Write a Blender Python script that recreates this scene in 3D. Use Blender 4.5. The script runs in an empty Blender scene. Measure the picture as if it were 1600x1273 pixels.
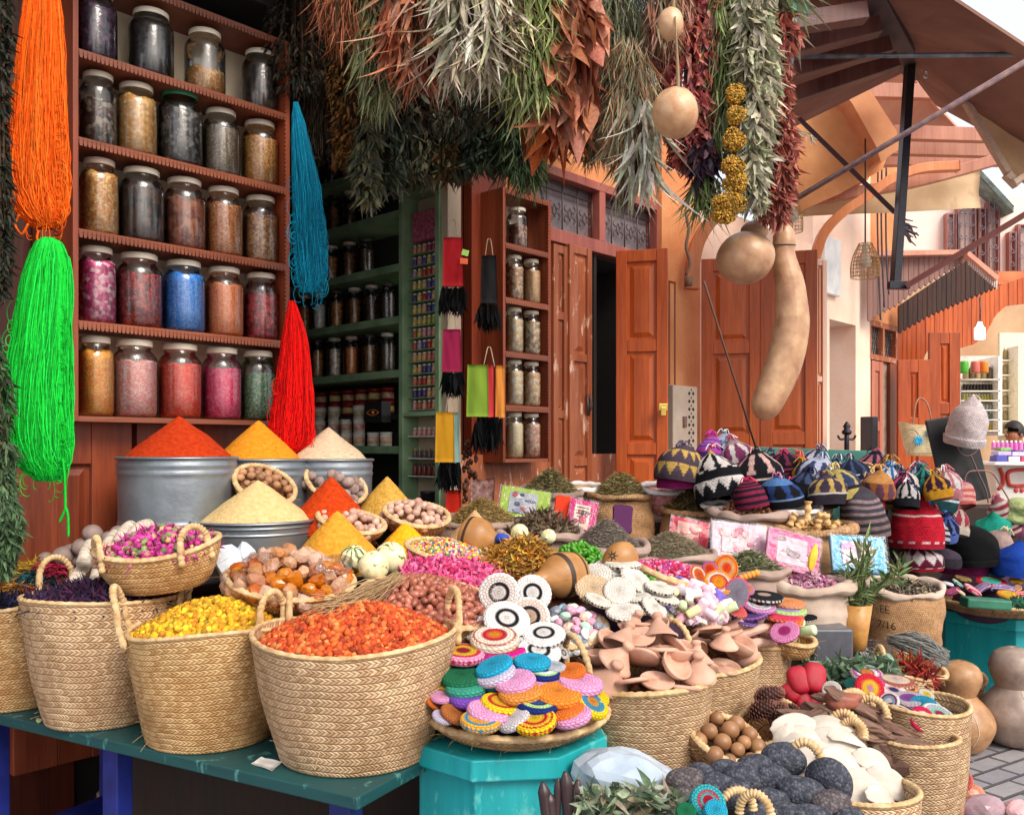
import bpy, math, random
import numpy as np
from mathutils import Vector, Matrix, Euler
R=math.radians
sc=bpy.context.scene
# ---------- camera ----------
F=1400.0; HZ=700.0; H=1.6
cam=bpy.data.cameras.new('camera'); camo=bpy.data.objects.new('camera',cam); sc.collection.objects.link(camo)
cam.sensor_width=36; cam.lens=F/1600*36; cam.shift_y=63.5/1600; cam.clip_start=0.05; cam.clip_end=500
camo.location=(0,0,H); camo.rotation_euler=(R(90),0,0); sc.camera=camo
# ---------- world, sun, exposure ----------
SUN_EL=R(42); SUN_DIR=Vector((0.62,-0.78,0))   # horizontal direction towards the sun
w=bpy.data.worlds.new('World'); sc.world=w; w.use_nodes=True
nt=w.node_tree; bg=nt.nodes['Background']; sky=nt.nodes.new('ShaderNodeTexSky'); sky.sky_type='NISHITA'; sky.sun_disc=False
sky.sun_elevation=SUN_EL; sky.sun_rotation=math.atan2(SUN_DIR.x,SUN_DIR.y); sky.dust_density=6; sky.air_density=1.2; sky.ozone_density=0.6
mxw=nt.nodes.new('ShaderNodeMix'); mxw.data_type='RGBA'; mxw.inputs[0].default_value=.62; mxw.inputs[7].default_value=(7.2,7.3,7.6,1)
nt.links.new(sky.outputs[0],mxw.inputs[6]); nt.links.new(mxw.outputs[2],bg.inputs[0]); bg.inputs[1].default_value=0.12
sl=bpy.data.lights.new('sun','SUN'); sl.energy=1.7; sl.angle=R(28); sl.color=(1,.95,.88)
so=bpy.data.objects.new('sun',sl); sc.collection.objects.link(so)
sd=Vector((SUN_DIR.normalized().x*math.cos(SUN_EL),SUN_DIR.normalized().y*math.cos(SUN_EL),math.sin(SUN_EL)))
so.rotation_euler=sd.to_track_quat('Z','Y').to_euler(); so.location=(3,-4,8)
sc.view_settings.view_transform='Standard'; sc.view_settings.look='None'; sc.view_settings.gamma=1
sc.view_settings.exposure=0.70
try:
    sc.cycles.transparent_max_bounces=24; sc.cycles.max_bounces=8
except Exception: pass
# ---------- helpers ----------
rng=np.random.default_rng(7); random.seed(7)
def U(a,b): return float(rng.uniform(a,b))
def P(px,py,Y): return Vector(((px-800)/F*Y,Y,H+(HZ-py)/F*Y))
def S(p,Y): return p/F*Y
def c(h,k=1.0):
    if isinstance(h,str):
        h=h.lstrip('#'); v=[int(h[i:i+2],16)/255 for i in (0,2,4)]
        v=[x/12.92 if x<=.04045 else ((x+.055)/1.055)**2.4 for x in v]
    else: v=list(h)
    return tuple(x*k for x in v[:3])
def rot(rx=0,ry=0,rz=0): return np.array(Euler((R(rx),R(ry),R(rz))).to_matrix())
class MB:
    def __init__(s): s.V=[];s.F=[];s.C=[];s.UV=[];s.n=0
    def add(s,V,Fs,col=None,uv=None,M=None,loc=None):
        V=np.asarray(V,float).reshape(-1,3)
        if M is not None: V=V@np.asarray(M).T
        if loc is not None: V=V+np.asarray(loc,float)
        n=len(V)
        if not isinstance(Fs,(list,tuple)) : Fs=[Fs]
        elif len(Fs) and not isinstance(Fs[0],np.ndarray):
            d={}
            for f in Fs: d.setdefault(len(f),[]).append(f)
            Fs=[np.array(x) for x in d.values()]
        for f in Fs: s.F.append(f+s.n)
        if col is not None and np.ndim(col)==2 and np.shape(col)[1]==2: uv,col=col,None
        C=np.ones((n,3))
        if col is not None: C[:]=np.asarray(col)
        s.C.append(C)
        s.UV.append(np.zeros((n,2)) if uv is None else np.asarray(uv,float))
        s.V.append(V); s.n+=n; return s
    def build(s,name,mat,parent=None,smooth=True,local=False,bevel=0,origin=None,autos=None):
        V=np.concatenate(s.V);C=np.concatenate(s.C);UV=np.concatenate(s.UV)
        off=np.zeros(3)
        if parent is not None:
            if not local: off=np.array(parent.matrix_world.translation if False else parent.location)
        elif not local:
            off=np.array([(V[:,0].min()+V[:,0].max())/2,(V[:,1].min()+V[:,1].max())/2,V[:,2].min()]) if origin is None else np.array(origin)
        V=V-off
        me=bpy.data.meshes.new(name)
        me.vertices.add(len(V)); me.vertices.foreach_set('co',V.astype(np.float32).ravel())
        loops=np.concatenate([f.ravel() for f in s.F]); tot=np.concatenate([np.full(len(f),f.shape[1]) for f in s.F])
        st=np.concatenate([[0],np.cumsum(tot)[:-1]])
        me.loops.add(len(loops)); me.loops.foreach_set('vertex_index',loops.astype(np.int32))
        me.polygons.add(len(tot)); me.polygons.foreach_set('loop_start',st.astype(np.int32))
        try: me.polygons.foreach_set('loop_total',tot.astype(np.int32))
        except Exception: pass
        me.polygons.foreach_set('use_smooth',np.full(len(tot),smooth))
        uvl=me.uv_layers.new(name='UVMap'); uvl.data.foreach_set('uv',UV[loops].astype(np.float32).ravel())
        a=me.color_attributes.new('Col','FLOAT_COLOR','POINT'); a.data.foreach_set('color',np.concatenate([C,np.ones((len(C),1))],1).astype(np.float32).ravel())
        me.update(); me.validate()
        me.materials.append(mat)
        o=bpy.data.objects.new(name,me); sc.collection.objects.link(o)
        if parent is not None: o.parent=parent
        else: o.location=off
        if bevel:
            b=o.modifiers.new('b','BEVEL'); b.width=bevel; b.segments=2; b.limit_method='ANGLE'
        return o
ORD=[]
def tag(o,label,cat,group=None,kind=None,order=False):
    if label: o['label']=label
    if cat: o['category']=cat
    if group: o['group']=group
    if kind: o['kind']=kind
    if order: ORD.append(o)
    return o
def empty(name,loc,label,cat,group=None,rotm=None,order=False):
    o=bpy.data.objects.new(name,None); sc.collection.objects.link(o); o.location=Vector(loc); o.empty_display_size=.05
    if rotm is not None: o.rotation_euler=Matrix(rotm).to_euler()
    return tag(o,label,cat,group,order=order)
def struct(o): o['kind']='structure'; return o
def copytree(o,loc=None,par=None,label=None,rotm=None,scale=None):
    k=o.copy(); sc.collection.objects.link(k)
    if par is not None: k.parent=par
    else:
        if loc is not None: k.location=Vector(loc)
        if rotm is not None: k.rotation_euler=Matrix(rotm).to_euler()
        if scale is not None: k.scale=(scale,)*3 if not hasattr(scale,'__len__') else scale
        if label: k['label']=label
    for ch in o.children: copytree(ch,par=k)
    return k
# ---------- primitives ----------
def box(c0,sz,M=None):
    x,y,z=[v/2 for v in sz]
    V=np.array([[a,b,d] for a in(-x,x) for b in(-y,y) for d in(-z,z)])
    if M is not None: V=V@np.asarray(M).T
    V=V+np.asarray(c0,float)
    Fq=np.array([[0,1,3,2],[4,6,7,5],[0,4,5,1],[2,3,7,6],[0,2,6,4],[1,5,7,3]])
    return V,Fq
def bar(a,b,w_,t):
    a=Vector(a);b=Vector(b);d=b-a;L=d.length
    q=d.to_track_quat('Z','Y').to_matrix()
    return box((a+b)/2,(w_,t,L),np.array(q))
def lathe(prof,seg=48,nu=1,nv=None,wob=None,cap=False):
    prof=np.asarray(prof,float); n=len(prof)
    th=np.linspace(0,2*np.pi,seg+1)
    r=prof[:,0][:,None];z=prof[:,1][:,None]*np.ones((1,seg+1))
    X=r*np.cos(th)[None];Y=r*np.sin(th)[None]
    V=np.stack([X,Y,z],-1)
    if wob: V=wob(V,th)
    d=np.concatenate([[0],np.cumsum(np.hypot(np.diff(prof[:,0]),np.diff(prof[:,1])))]); d/=max(d[-1],1e-9)
    vv=d if nv is None else d*nv
    uv=np.stack([np.broadcast_to(th[None]/(2*np.pi)*nu,(n,seg+1)),np.broadcast_to(vv[:,None],(n,seg+1))],-1)
    i=np.arange(n-1)[:,None]*(seg+1)+np.arange(seg)[None]
    Fq=np.stack([i,i+1,i+seg+2,i+seg+1],-1).reshape(-1,4)
    return V.reshape(-1,3),Fq,uv.reshape(-1,2)
def spline(pts,n):
    pts=np.asarray(pts,float); k=len(pts)
    if k<3: 
        t=np.linspace(0,1,n)[:,None]; return pts[0]*(1-t)+pts[-1]*t
    e=np.vstack([2*pts[0]-pts[1],pts,2*pts[-1]-pts[-2]])
    t=np.linspace(0,k-1-1e-6,n); i=t.astype(int); f=(t-i)[:,None]
    p0,p1,p2,p3=e[i],e[i+1],e[i+2],e[i+3]
    return .5*((2*p1)+(-p0+p2)*f+(2*p0-5*p1+4*p2-p3)*f**2+(-p0+3*p1-3*p2+p3)*f**3)
def tube(pts,rad,seg=8,nv=1,nu=1,capends=True):
    pts=np.asarray(pts,float); n=len(pts); rad=np.broadcast_to(np.asarray(rad,float),(n,)).copy()
    T=np.gradient(pts,axis=0); T/=np.linalg.norm(T,axis=1,keepdims=True)+1e-12
    up=np.array([0,0,1.]) if abs(T[0][2])<.9 else np.array([1.,0,0])
    N=np.zeros_like(T); v=np.cross(T[0],up); v/=np.linalg.norm(v); N[0]=v
    for i in range(1,n):
        v=N[i-1]-T[i]*np.dot(N[i-1],T[i]); N[i]=v/(np.linalg.norm(v)+1e-12)
    B=np.cross(T,N); th=np.linspace(0,2*np.pi,seg+1)
    V=pts[:,None]+rad[:,None,None]*(np.cos(th)[None,:,None]*N[:,None]+np.sin(th)[None,:,None]*B[:,None])
    uv=np.stack([np.broadcast_to(th[None]/(2*np.pi)*nu,(n,seg+1)),np.broadcast_to(np.linspace(0,nv,n)[:,None],(n,seg+1))],-1)
    i=np.arange(n-1)[:,None]*(seg+1)+np.arange(seg)[None]
    Fq=np.stack([i,i+seg+1,i+seg+2,i+1],-1).reshape(-1,4)
    V=V.reshape(-1,3); uv=uv.reshape(-1,2)
    if capends:
        fs=[Fq,np.arange(seg)[None],(np.arange(seg)[::-1]+(n-1)*(seg+1))[None]]
        return V,fs,uv
    return V,Fq,uv
_ico={}
def ico(sub):
    if sub in _ico: return _ico[sub]
    import bmesh
    bm=bmesh.new(); bmesh.ops.create_icosphere(bm,subdivisions=sub,radius=1)
    V=np.array([v.co[:] for v in bm.verts]); Fq=np.array([[v.index for v in f.verts] for f in bm.faces]); bm.free()
    _ico[sub]=(V,Fq); return V,Fq
def noise3(V,f,seed=0,oct=2):
    r=np.random.default_rng(seed); out=np.zeros(len(V)); a=1
    for o in range(oct):
        for k in range(5):
            d=r.normal(size=3); d*=f*(2**o)*r.uniform(.6,1.4)/np.linalg.norm(d)
            out+=a*np.sin(V@d+r.uniform(0,6.28))/5*1.6
        a*=.5
    return out
def blob(rad,sub=3,amp=.1,f=2.5,seed=0,facet=False):
    V,Fq=ico(sub); d=1+amp*noise3(V,f,seed,3)
    return V*d[:,None]*np.asarray(rad,float),Fq
def randrots(n,r=None):
    r=r or rng
    q=r.normal(size=(n,4)); q/=np.linalg.norm(q,axis=1,keepdims=True); a,b,c_,d=q.T
    return np.stack([np.stack([1-2*(c_*c_+d*d),2*(b*c_-d*a),2*(b*d+c_*a)],-1),np.stack([2*(b*c_+d*a),1-2*(b*b+d*d),2*(c_*d-b*a)],-1),np.stack([2*(b*d-c_*a),2*(c_*d+b*a),1-2*(b*b+c_*c_)],-1)],1)
def scatter(mb,base,pos,rots,scl,cols):
    V,Fq=base[0],base[1]; n=len(pos); m=len(V)
    scl=np.asarray(scl,float); scl=scl.reshape(n,-1)
    W=V[None]*(scl[:,None,:] if scl.shape[1]==3 else scl[:,:,None])
    W=np.einsum('nij,nmj->nmi',rots,W)+pos[:,None]
    FF=(Fq[None]+(np.arange(n)*m)[:,None,None]).reshape(-1,Fq.shape[1])
    mb.add(W.reshape(-1,3),FF,col=np.repeat(cols,m,0))
def leaves(mb,o,d,L,W,cols,curl=.4,segs=4,fold=.25,bend=None,r=None):
    r=r or rng; n=len(o)
    d=d/(np.linalg.norm(d,axis=1,keepdims=True)+1e-9)
    q=r.normal(size=(n,3)); sd_=np.cross(d,q); sd_/=np.linalg.norm(sd_,axis=1,keepdims=True)+1e-9
    up=np.cross(sd_,d)
    b=up*curl*r.uniform(.2,1.5,(n,1))*np.sign(r.normal(size=(n,1)))
    if bend is not None: b=b+bend
    t=np.linspace(0,1,segs+1)
    w_=np.sin(np.pi*np.clip(t,0,1)**.75); w_[0]=.12; w_[-1]=.03
    L=np.broadcast_to(L,(n,)); W=np.broadcast_to(W,(n,))
    C=o[:,None]+d[:,None]*L[:,None,None]*t[None,:,None]+b[:,None]*(L[:,None]*t[None]**2)[...,None]
    tw=r.normal(size=(n,1))*.9*t[None]
    sv=np.cos(tw)[...,None]*sd_[:,None]+np.sin(tw)[...,None]*up[:,None]
    e=sv*(W[:,None]*w_[None]*.5)[...,None]; f_=up[:,None]*(W[:,None]*w_[None]*fold)[...,None]
    V=np.stack([C-e+f_,C,C+e+f_],2)  # n,segs+1,3,3
    m=(segs+1)*3
    k=np.arange(segs)[:,None]*3+np.arange(2)[None]
    Fq=np.stack([k,k+1,k+4,k+3],-1).reshape(-1,4)
    FF=(Fq[None]+(np.arange(n)*m)[:,None,None]).reshape(-1,4)
    mb.add(V.reshape(-1,3),FF,col=np.repeat(cols,m,0))
def pal(n,cs,var=.15,r=None):
    r=r or rng; cs=np.array([c(x) for x in cs]); k=r.integers(0,len(cs),n)
    return np.clip(cs[k]*(1+var*r.normal(size=(n,1)))*(1+.05*r.normal(size=(n,3))),.003,.95)
# ---------- materials ----------
MATS={}
def newmat(name):
    m=bpy.data.materials.new(name); m.use_nodes=True; return m,m.node_tree,m.node_tree.nodes['Principled BSDF']
def N(nt,t,**k):
    n=nt.nodes.new(t)
    for a,b in k.items(): setattr(n,a,b)
    return n
def mth(nt,op,a,b=None,cl=False):
    n=N(nt,'ShaderNodeMath',operation=op,use_clamp=cl)
    for i,x in enumerate((a,b)):
        if x is None: continue
        if isinstance(x,(int,float)): n.inputs[i].default_value=x
        else: nt.links.new(x,n.inputs[i])
    return n.outputs[0]
def mixc(nt,f,a,b,bt='MIX'):
    n=N(nt,'ShaderNodeMix',data_type='RGBA',blend_type=bt)
    for s,x in ((n.inputs[0],f),(n.inputs[6],a),(n.inputs[7],b)):
        if isinstance(x,(int,float)): s.default_value=x
        elif isinstance(x,tuple): s.default_value=(*x[:3],1)
        else: nt.links.new(x,s)
    return n.outputs[2]
def bump(nt,bs,h,dist,strength=1):
    b=N(nt,'ShaderNodeBump'); b.inputs['Distance'].default_value=dist; b.inputs['Strength'].default_value=strength
    nt.links.new(h,b.inputs['Height']); nt.links.new(b.outputs[0],bs.inputs['Normal'])
def coords(nt,scale=(1,1,1),kind='Object',rotz=0):
    tc=N(nt,'ShaderNodeTexCoord'); mp=N(nt,'ShaderNodeMapping'); mp.inputs['Scale'].default_value=scale; mp.inputs['Rotation'].default_value=(0,0,rotz)
    nt.links.new(tc.outputs[kind],mp.inputs[0]); return mp.outputs[0]
def noise(nt,vec,scale,detail=4,rough=.55):
    n=N(nt,'ShaderNodeTexNoise'); n.inputs['Scale'].default_value=scale; n.inputs['Detail'].default_value=detail; n.inputs['Roughness'].default_value=rough
    if vec is not None: nt.links.new(vec,n.inputs['Vector'])
    return n.outputs[0]
def ramp(nt,f,stops):
    r=N(nt,'ShaderNodeValToRGB'); nt.links.new(f,r.inputs[0]); e=r.color_ramp.elements
    while len(e)<len(stops): e.new(.5)
    for i,(p,col) in enumerate(stops): e[i].position=p; e[i].color=(*col[:3],1)
    return r.outputs[0]
def objrand(nt,col,amt=.2):
    oi=N(nt,'ShaderNodeObjectInfo'); v=mth(nt,'ADD',mth(nt,'MULTIPLY',oi.outputs['Random'],2*amt),1-amt)
    n=N(nt,'ShaderNodeHueSaturation'); nt.links.new(v,n.inputs['Value']); nt.links.new(col,n.inputs['Color']); return n.outputs[0]
def M_noise(name,c1,c2,scale=20,rough=.7,bd=.002,stretch=(1,1,1),c3=None,metal=0,var=0,spec=.5,detail=5,bscale=None,kind='Object',transl=0):
    if name in MATS: return MATS[name]
    m,nt,b=newmat(name); v=coords(nt,stretch,kind); n=noise(nt,v,scale,detail)
    st=[(.32,c(c1)),(.68,c(c2))]
    if c3: st.append((.8,c(c3)))
    col=ramp(nt,n,st)
    if var: col=objrand(nt,col,var)
    nt.links.new(col,b.inputs['Base Color']); b.inputs['Roughness'].default_value=rough; b.inputs['Metallic'].default_value=metal; b.inputs['Specular IOR Level'].default_value=spec
    if bd: bump(nt,b,noise(nt,v,bscale or scale*2.5,4),bd)
    if transl:
        t=N(nt,'ShaderNodeBsdfTranslucent'); nt.links.new(col,t.inputs[0]); mx=N(nt,'ShaderNodeMixShader'); mx.inputs[0].default_value=transl; nt.links.new(b.outputs[0],mx.inputs[1]); nt.links.new(t.outputs[0],mx.inputs[2]); nt.links.new(mx.outputs[0],nt.nodes['Material Output'].inputs[0])
    MATS[name]=m; return m
def M_vor(name,c1,c2,scale=60,rough=.7,bd=.004,c3=None,stretch=(1,1,1),dark=.5):
    if name in MATS: return MATS[name]
    m,nt,b=newmat(name); v=coords(nt,stretch); n=N(nt,'ShaderNodeTexVoronoi'); n.inputs['Scale'].default_value=scale; nt.links.new(v,n.inputs['Vector'])
    sep=N(nt,'ShaderNodeSeparateColor'); nt.links.new(n.outputs['Color'],sep.inputs[0])
    st=[(.2,c(c1)),(.6,c(c2))]
    if c3: st.append((.85,c(c3)))
    col=ramp(nt,sep.outputs[0],st)
    k=mth(nt,'SUBTRACT',1,mth(nt,'MULTIPLY',n.outputs['Distance'],dark),True)
    col=mixc(nt,1.0,col,k,'MULTIPLY')
    nt.links.new(col,b.inputs['Base Color']); b.inputs['Roughness'].default_value=rough
    bump(nt,b,mth(nt,'SUBTRACT',1,n.outputs['Distance']),bd)
    MATS[name]=m; return m
def M_wood(name,c1,c2,axis='Z',rough=.42,scale=9,worn=None):
    if name in MATS: return MATS[name]
    m,nt,b=newmat(name); st={'Z':(1,1,.07),'X':(.07,1,1),'Y':(1,.07,1)}[axis]
    v=coords(nt,st); n1=noise(nt,v,scale,6,.6); n2=noise(nt,v,scale*7,3)
    n3=noise(nt,coords(nt),2.2,3)
    f=mth(nt,'ADD',mth(nt,'MULTIPLY',n1,.65),mth(nt,'MULTIPLY',n2,.35))
    col=ramp(nt,f,[(.36,c(c1)),(.62,c(c2))])
    col=mixc(nt,mth(nt,'MULTIPLY',n3,.55),col,c(c1),'MIX')
    if worn:
        k=ramp(nt,noise(nt,coords(nt,(1,1,.4)),14,5,.7),[(.585,(0,0,0)),(.66,(1,1,1))])
        col=mixc(nt,k,col,c(worn))
    oi=N(nt,'ShaderNodeObjectInfo'); h=N(nt,'ShaderNodeHueSaturation'); nt.links.new(col,h.inputs['Color']); nt.links.new(mth(nt,'ADD',mth(nt,'MULTIPLY',oi.outputs['Random'],.3),.85),h.inputs['Value'])
    nt.links.new(h.outputs[0],b.inputs['Base Color']); b.inputs['Roughness'].default_value=rough
    nt.links.new(mth(nt,'ADD',mth(nt,'MULTIPLY',n1,.3),rough-.15),b.inputs['Roughness'])
    bump(nt,b,f,.0025); MATS[name]=m; return m
def braid(nt,k=.9):
    tc=N(nt,'ShaderNodeTexCoord'); s=N(nt,'ShaderNodeSeparateXYZ'); nt.links.new(tc.outputs['UV'],s.inputs[0]); u,v=s.outputs[0],s.outputs[1]
    w1=noise(nt,coords(nt),9,2); v=mth(nt,'ADD',v,mth(nt,'MULTIPLY',w1,.75))
    row=mth(nt,'FLOOR',v); fv=mth(nt,'SUBTRACT',v,row); tri=mth(nt,'MULTIPLY',mth(nt,'ABSOLUTE',mth(nt,'SUBTRACT',fv,.5)),2)
    ph=mth(nt,'ADD',mth(nt,'ADD',u,mth(nt,'MULTIPLY',tri,k)),mth(nt,'MULTIPLY',row,.37))
    fl=mth(nt,'FLOOR',ph); fr=mth(nt,'SUBTRACT',ph,fl)
    hs=mth(nt,'POWER',mth(nt,'SINE',mth(nt,'MULTIPLY',fr,math.pi)),.6)
    h=mth(nt,'MULTIPLY',hs,mth(nt,'SUBTRACT',1,mth(nt,'POWER',tri,5)))
    cx=N(nt,'ShaderNodeCombineXYZ'); nt.links.new(fl,cx.inputs[0]); nt.links.new(row,cx.inputs[1]); wn=N(nt,'ShaderNodeTexWhiteNoise'); nt.links.new(cx.outputs[0],wn.inputs[0])
    return h,wn.outputs[0]
def M_weave(name,cl,cm,cd,bd=.0035,k=.9):
    if name in MATS: return MATS[name]
    m,nt,b=newmat(name); h,rn=braid(nt,k)
    col=ramp(nt,rn,[(0,c(cm)),(.6,c(cl)),(1,c(cl,1.12))])
    n=noise(nt,coords(nt),7,4,.6); col=mixc(nt,mth(nt,'MULTIPLY',ramp(nt,n,[(.45,(0,0,0)),(.7,(1,1,1))]),.6),col,c(cm))
    col=mixc(nt,ramp(nt,h,[(.05,(0,0,0)),(.5,(1,1,1))]),c(cd),col)
    st_=ramp(nt,noise(nt,coords(nt),3.2,6,.65),[(.5,(0,0,0)),(.75,(1,1,1))]); col=mixc(nt,mth(nt,'MULTIPLY',st_,.55),col,mixc(nt,1.0,col,(.62,.5,.42),'MULTIPLY')); col=objrand(nt,col,.14)
    nt.links.new(col,b.inputs['Base Color']); b.inputs['Roughness'].default_value=.62; bump(nt,b,h,bd); MATS[name]=m; return m
def M_col(name,rough=.8,kind='none',bd=.002,scale=60,sheen=0,transl=0,spec=.4,var=.25):
    if name in MATS: return MATS[name]
    m,nt,b=newmat(name); at=N(nt,'ShaderNodeAttribute',attribute_name='Col'); col=at.outputs['Color']
    n=noise(nt,coords(nt),scale,3); 
    if var: col=mixc(nt,1.0,col,ramp(nt,n,[(.3,(1-var,)*3),(.7,(1+var*.3,)*3)]),'MULTIPLY')
    if kind=='knit':
        h,rn=braid(nt,.45); bump(nt,b,h,bd); col=mixc(nt,mth(nt,'SUBTRACT',1,h,True),col,mixc(nt,1.0,col,(.8,.8,.8),'MULTIPLY'))  # shading between stitches is put into the colour
        col=mixc(nt,1.0,col,ramp(nt,rn,[(0,(.9,.9,.9)),(1,(1.08,1.08,1.08))]),'MULTIPLY')
    elif bd: bump(nt,b,n,bd)
    nt.links.new(col,b.inputs['Base Color']); b.inputs['Roughness'].default_value=rough; b.inputs['Specular IOR Level'].default_value=spec
    if sheen: b.inputs['Sheen Weight'].default_value=sheen
    if transl:
        t=N(nt,'ShaderNodeBsdfTranslucent'); nt.links.new(col,t.inputs[0]); mx=N(nt,'ShaderNodeMixShader'); mx.inputs[0].default_value=transl
        out=nt.nodes['Material Output']; nt.links.new(b.outputs[0],mx.inputs[1]); nt.links.new(t.outputs[0],mx.inputs[2]); nt.links.new(mx.outputs[0],out.inputs[0])
    MATS[name]=m; return m
def M_glass(name,tint=(1,1,1),rough=.03,k=1.0,bd=0,soft=0):
    if name in MATS: return MATS[name]
    m,nt,b=newmat(name); nt.nodes.remove(b); tr=N(nt,'ShaderNodeBsdfTransparent'); tr.inputs[0].default_value=(*tint,1); gl=N(nt,'ShaderNodeBsdfGlossy'); gl.inputs['Roughness'].default_value=rough
    fr=N(nt,'ShaderNodeFresnel'); fr.inputs[0].default_value=1.5; mx=N(nt,'ShaderNodeMixShader')
    nt.links.new(mth(nt,'MULTIPLY',fr.outputs[0],k,True),mx.inputs[0]); nt.links.new(tr.outputs[0],mx.inputs[1]); nt.links.new(gl.outputs[0],mx.inputs[2]); out=mx.outputs[0]
    if soft:  # second gloss lobe masked into painted vertical streaks, for bright street reflections
        g2=N(nt,'ShaderNodeBsdfGlossy'); g2.inputs['Roughness'].default_value=.33; m2=N(nt,'ShaderNodeMixShader')
        cs=N(nt,'ShaderNodeMapping'); tc=N(nt,'ShaderNodeTexCoord'); cs.inputs['Scale'].default_value=(70,70,2.5); nt.links.new(tc.outputs['Object'],cs.inputs[0])
        nt.links.new(mth(nt,'MULTIPLY',ramp(nt,noise(nt,cs.outputs[0],1,3),[(.42,(.12,)*3),(.56,(1,)*3)]),soft),m2.inputs[0]); nt.links.new(out,m2.inputs[1]); nt.links.new(g2.outputs[0],m2.inputs[2]); out=m2.outputs[0]
    nt.links.new(out,nt.nodes['Material Output'].inputs[0])
    if bd:
        bp=N(nt,'ShaderNodeBump'); bp.inputs['Distance'].default_value=bd; nt.links.new(noise(nt,coords(nt),45,3),bp.inputs['Height']); nt.links.new(bp.outputs[0],gl.inputs['Normal']); nt.links.new(bp.outputs[0],fr.inputs['Normal'])
    MATS[name]=m; return m
def M_plain(name,col,rough=.5,metal=0,bd=0,scale=30,var=.12,spec=.5): 
    return M_noise(name,c(col,1-var),c(col,1+var),scale,rough,bd,metal=metal,spec=spec)
LEAF=M_col('leaf',.6,'none',.001,80,transl=.25,var=.35)
FIB=M_col('fibre',.85,'none',.001,90,spec=.2)
GRN=M_col('grain',.75,'none',.0008,150)
SHINY=M_col('shiny skin',.32,'none',.0006,60)
KNIT=M_col('knit wool',.9,'knit',.004,40,spec=.2)
STRAW=M_weave('straw weave','#d6b48c','#b58e66','#6a4a30')
STRAWY=M_weave('yellow straw weave','#dcb47c','#bd8c52','#744c28')
WICK=M_weave('wicker weave','#b98a58','#94623a','#4e2e18',bd=.004)
ROPE=M_noise('palm rope','#b08a58','#e0c193',40,.75,.003,stretch=(1,1,1),c3='#c9a673')
GLASS=M_glass('jar glass',(.97,.985,.98),.04,1.4,.0012,.075)
WRAP=M_glass('plastic film',(.97,.97,.98),.12,.55,.008)
# ================= wall frame =================
OX,OY=-1.75,3.6; AX,AY=.6806,.7327; NX,NY=.7327,-.6806
def aw(px,n=0.):
    k=(px-800)/F; return (k*(OY+n*NY)-OX-n*NX)/(AX-k*AY)
def Wp(a,n,z): return Vector((OX+a*AX+n*NX,OY+a*AY+n*NY,z))
def PW(px,py,n=0.):
    p=Wp(aw(px,n),n,0); p.z=H+(HZ-py)/F*p.y; return p
WM=np.array([[AX,-NX,0],[AY,-NY,0],[0,0,1]])
WO=np.array([OX,OY,0])
def wb(a0,a1,n0,n1,z0,z1):
    V,Fq=box(((a0+a1)/2,-(n0+n1)/2,(z0+z1)/2),(abs(a1-a0),abs(n1-n0),abs(z1-z0)))
    return V@WM.T+WO,Fq
def wpx(p0,p1,n0,n1,z0,z1): return wb(aw(p0,n1),aw(p1,n1),n0,n1,z0,z1)
WV=M_wood('red wood upright','#6a2c18','#a44e2c'); WH=M_wood('red wood board','#6c3420','#a05a3c'); 
MATS['red wood board'].node_tree  # horizontal grain:
def hgrain(m):
    for n in m.node_tree.nodes:
        if n.type=='MAPPING' and abs(n.inputs['Scale'].default_value[2]-.07)<.001: n.inputs['Scale'].default_value=(.07,.07,1)
hgrain(WH)
WO_=M_wood('orange wood','#a04010','#d86a2a',rough=.4); WD=M_wood('dark red wood','#3c140a','#6b2a16'); WL=M_wood('light worn wood','#8c4426','#b8704c',worn='#dcb49c')
PLO=M_noise('orange plaster','#cc7a46','#dc9460',3,.85,.004,bscale=30); PLP=M_noise('pale pink plaster','#f0c8ae','#f8dcc8',2.5,.85,.003,bscale=30)
PLPK=M_noise('salmon plaster','#d79a80','#e3ae94',3,.85,.003,bscale=30)
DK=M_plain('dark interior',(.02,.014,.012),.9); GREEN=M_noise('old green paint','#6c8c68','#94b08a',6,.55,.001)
CREAM=M_noise('cream paint','#d6c6a8','#ead9bc',5,.7,.001); TURQ=M_wood('brushed turquoise paint','#0a939a','#25b0b4',rough=.5,scale=5,worn='#56bab8'); TURQD=M_wood('worn shaded teal boards','#0b383c','#1a5656',rough=.55,scale=6,worn='#4c8884'); IRON=M_plain('wrought iron',(.10,.075,.075),.5,.5);  # bench boards: teal darkened in its colour for the shade they stand in
WHITE=M_plain('white enamel',(.78,.76,.72),.4); hgrain(TURQD)
BLUEP=M_noise('blue paint','#10185c','#1c2a80',8,.5,.001); PIPE=M_noise('rusty pipe','#6b5560','#9a7a72',30,.5,.001,metal=.3,c3='#a0583a'); STEELK=M_plain('dark steel',(.035,.035,.045),.35,.6)
STONE=M_noise('cobble','#6c707c','#8c8c92',8,.75,.004)
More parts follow.
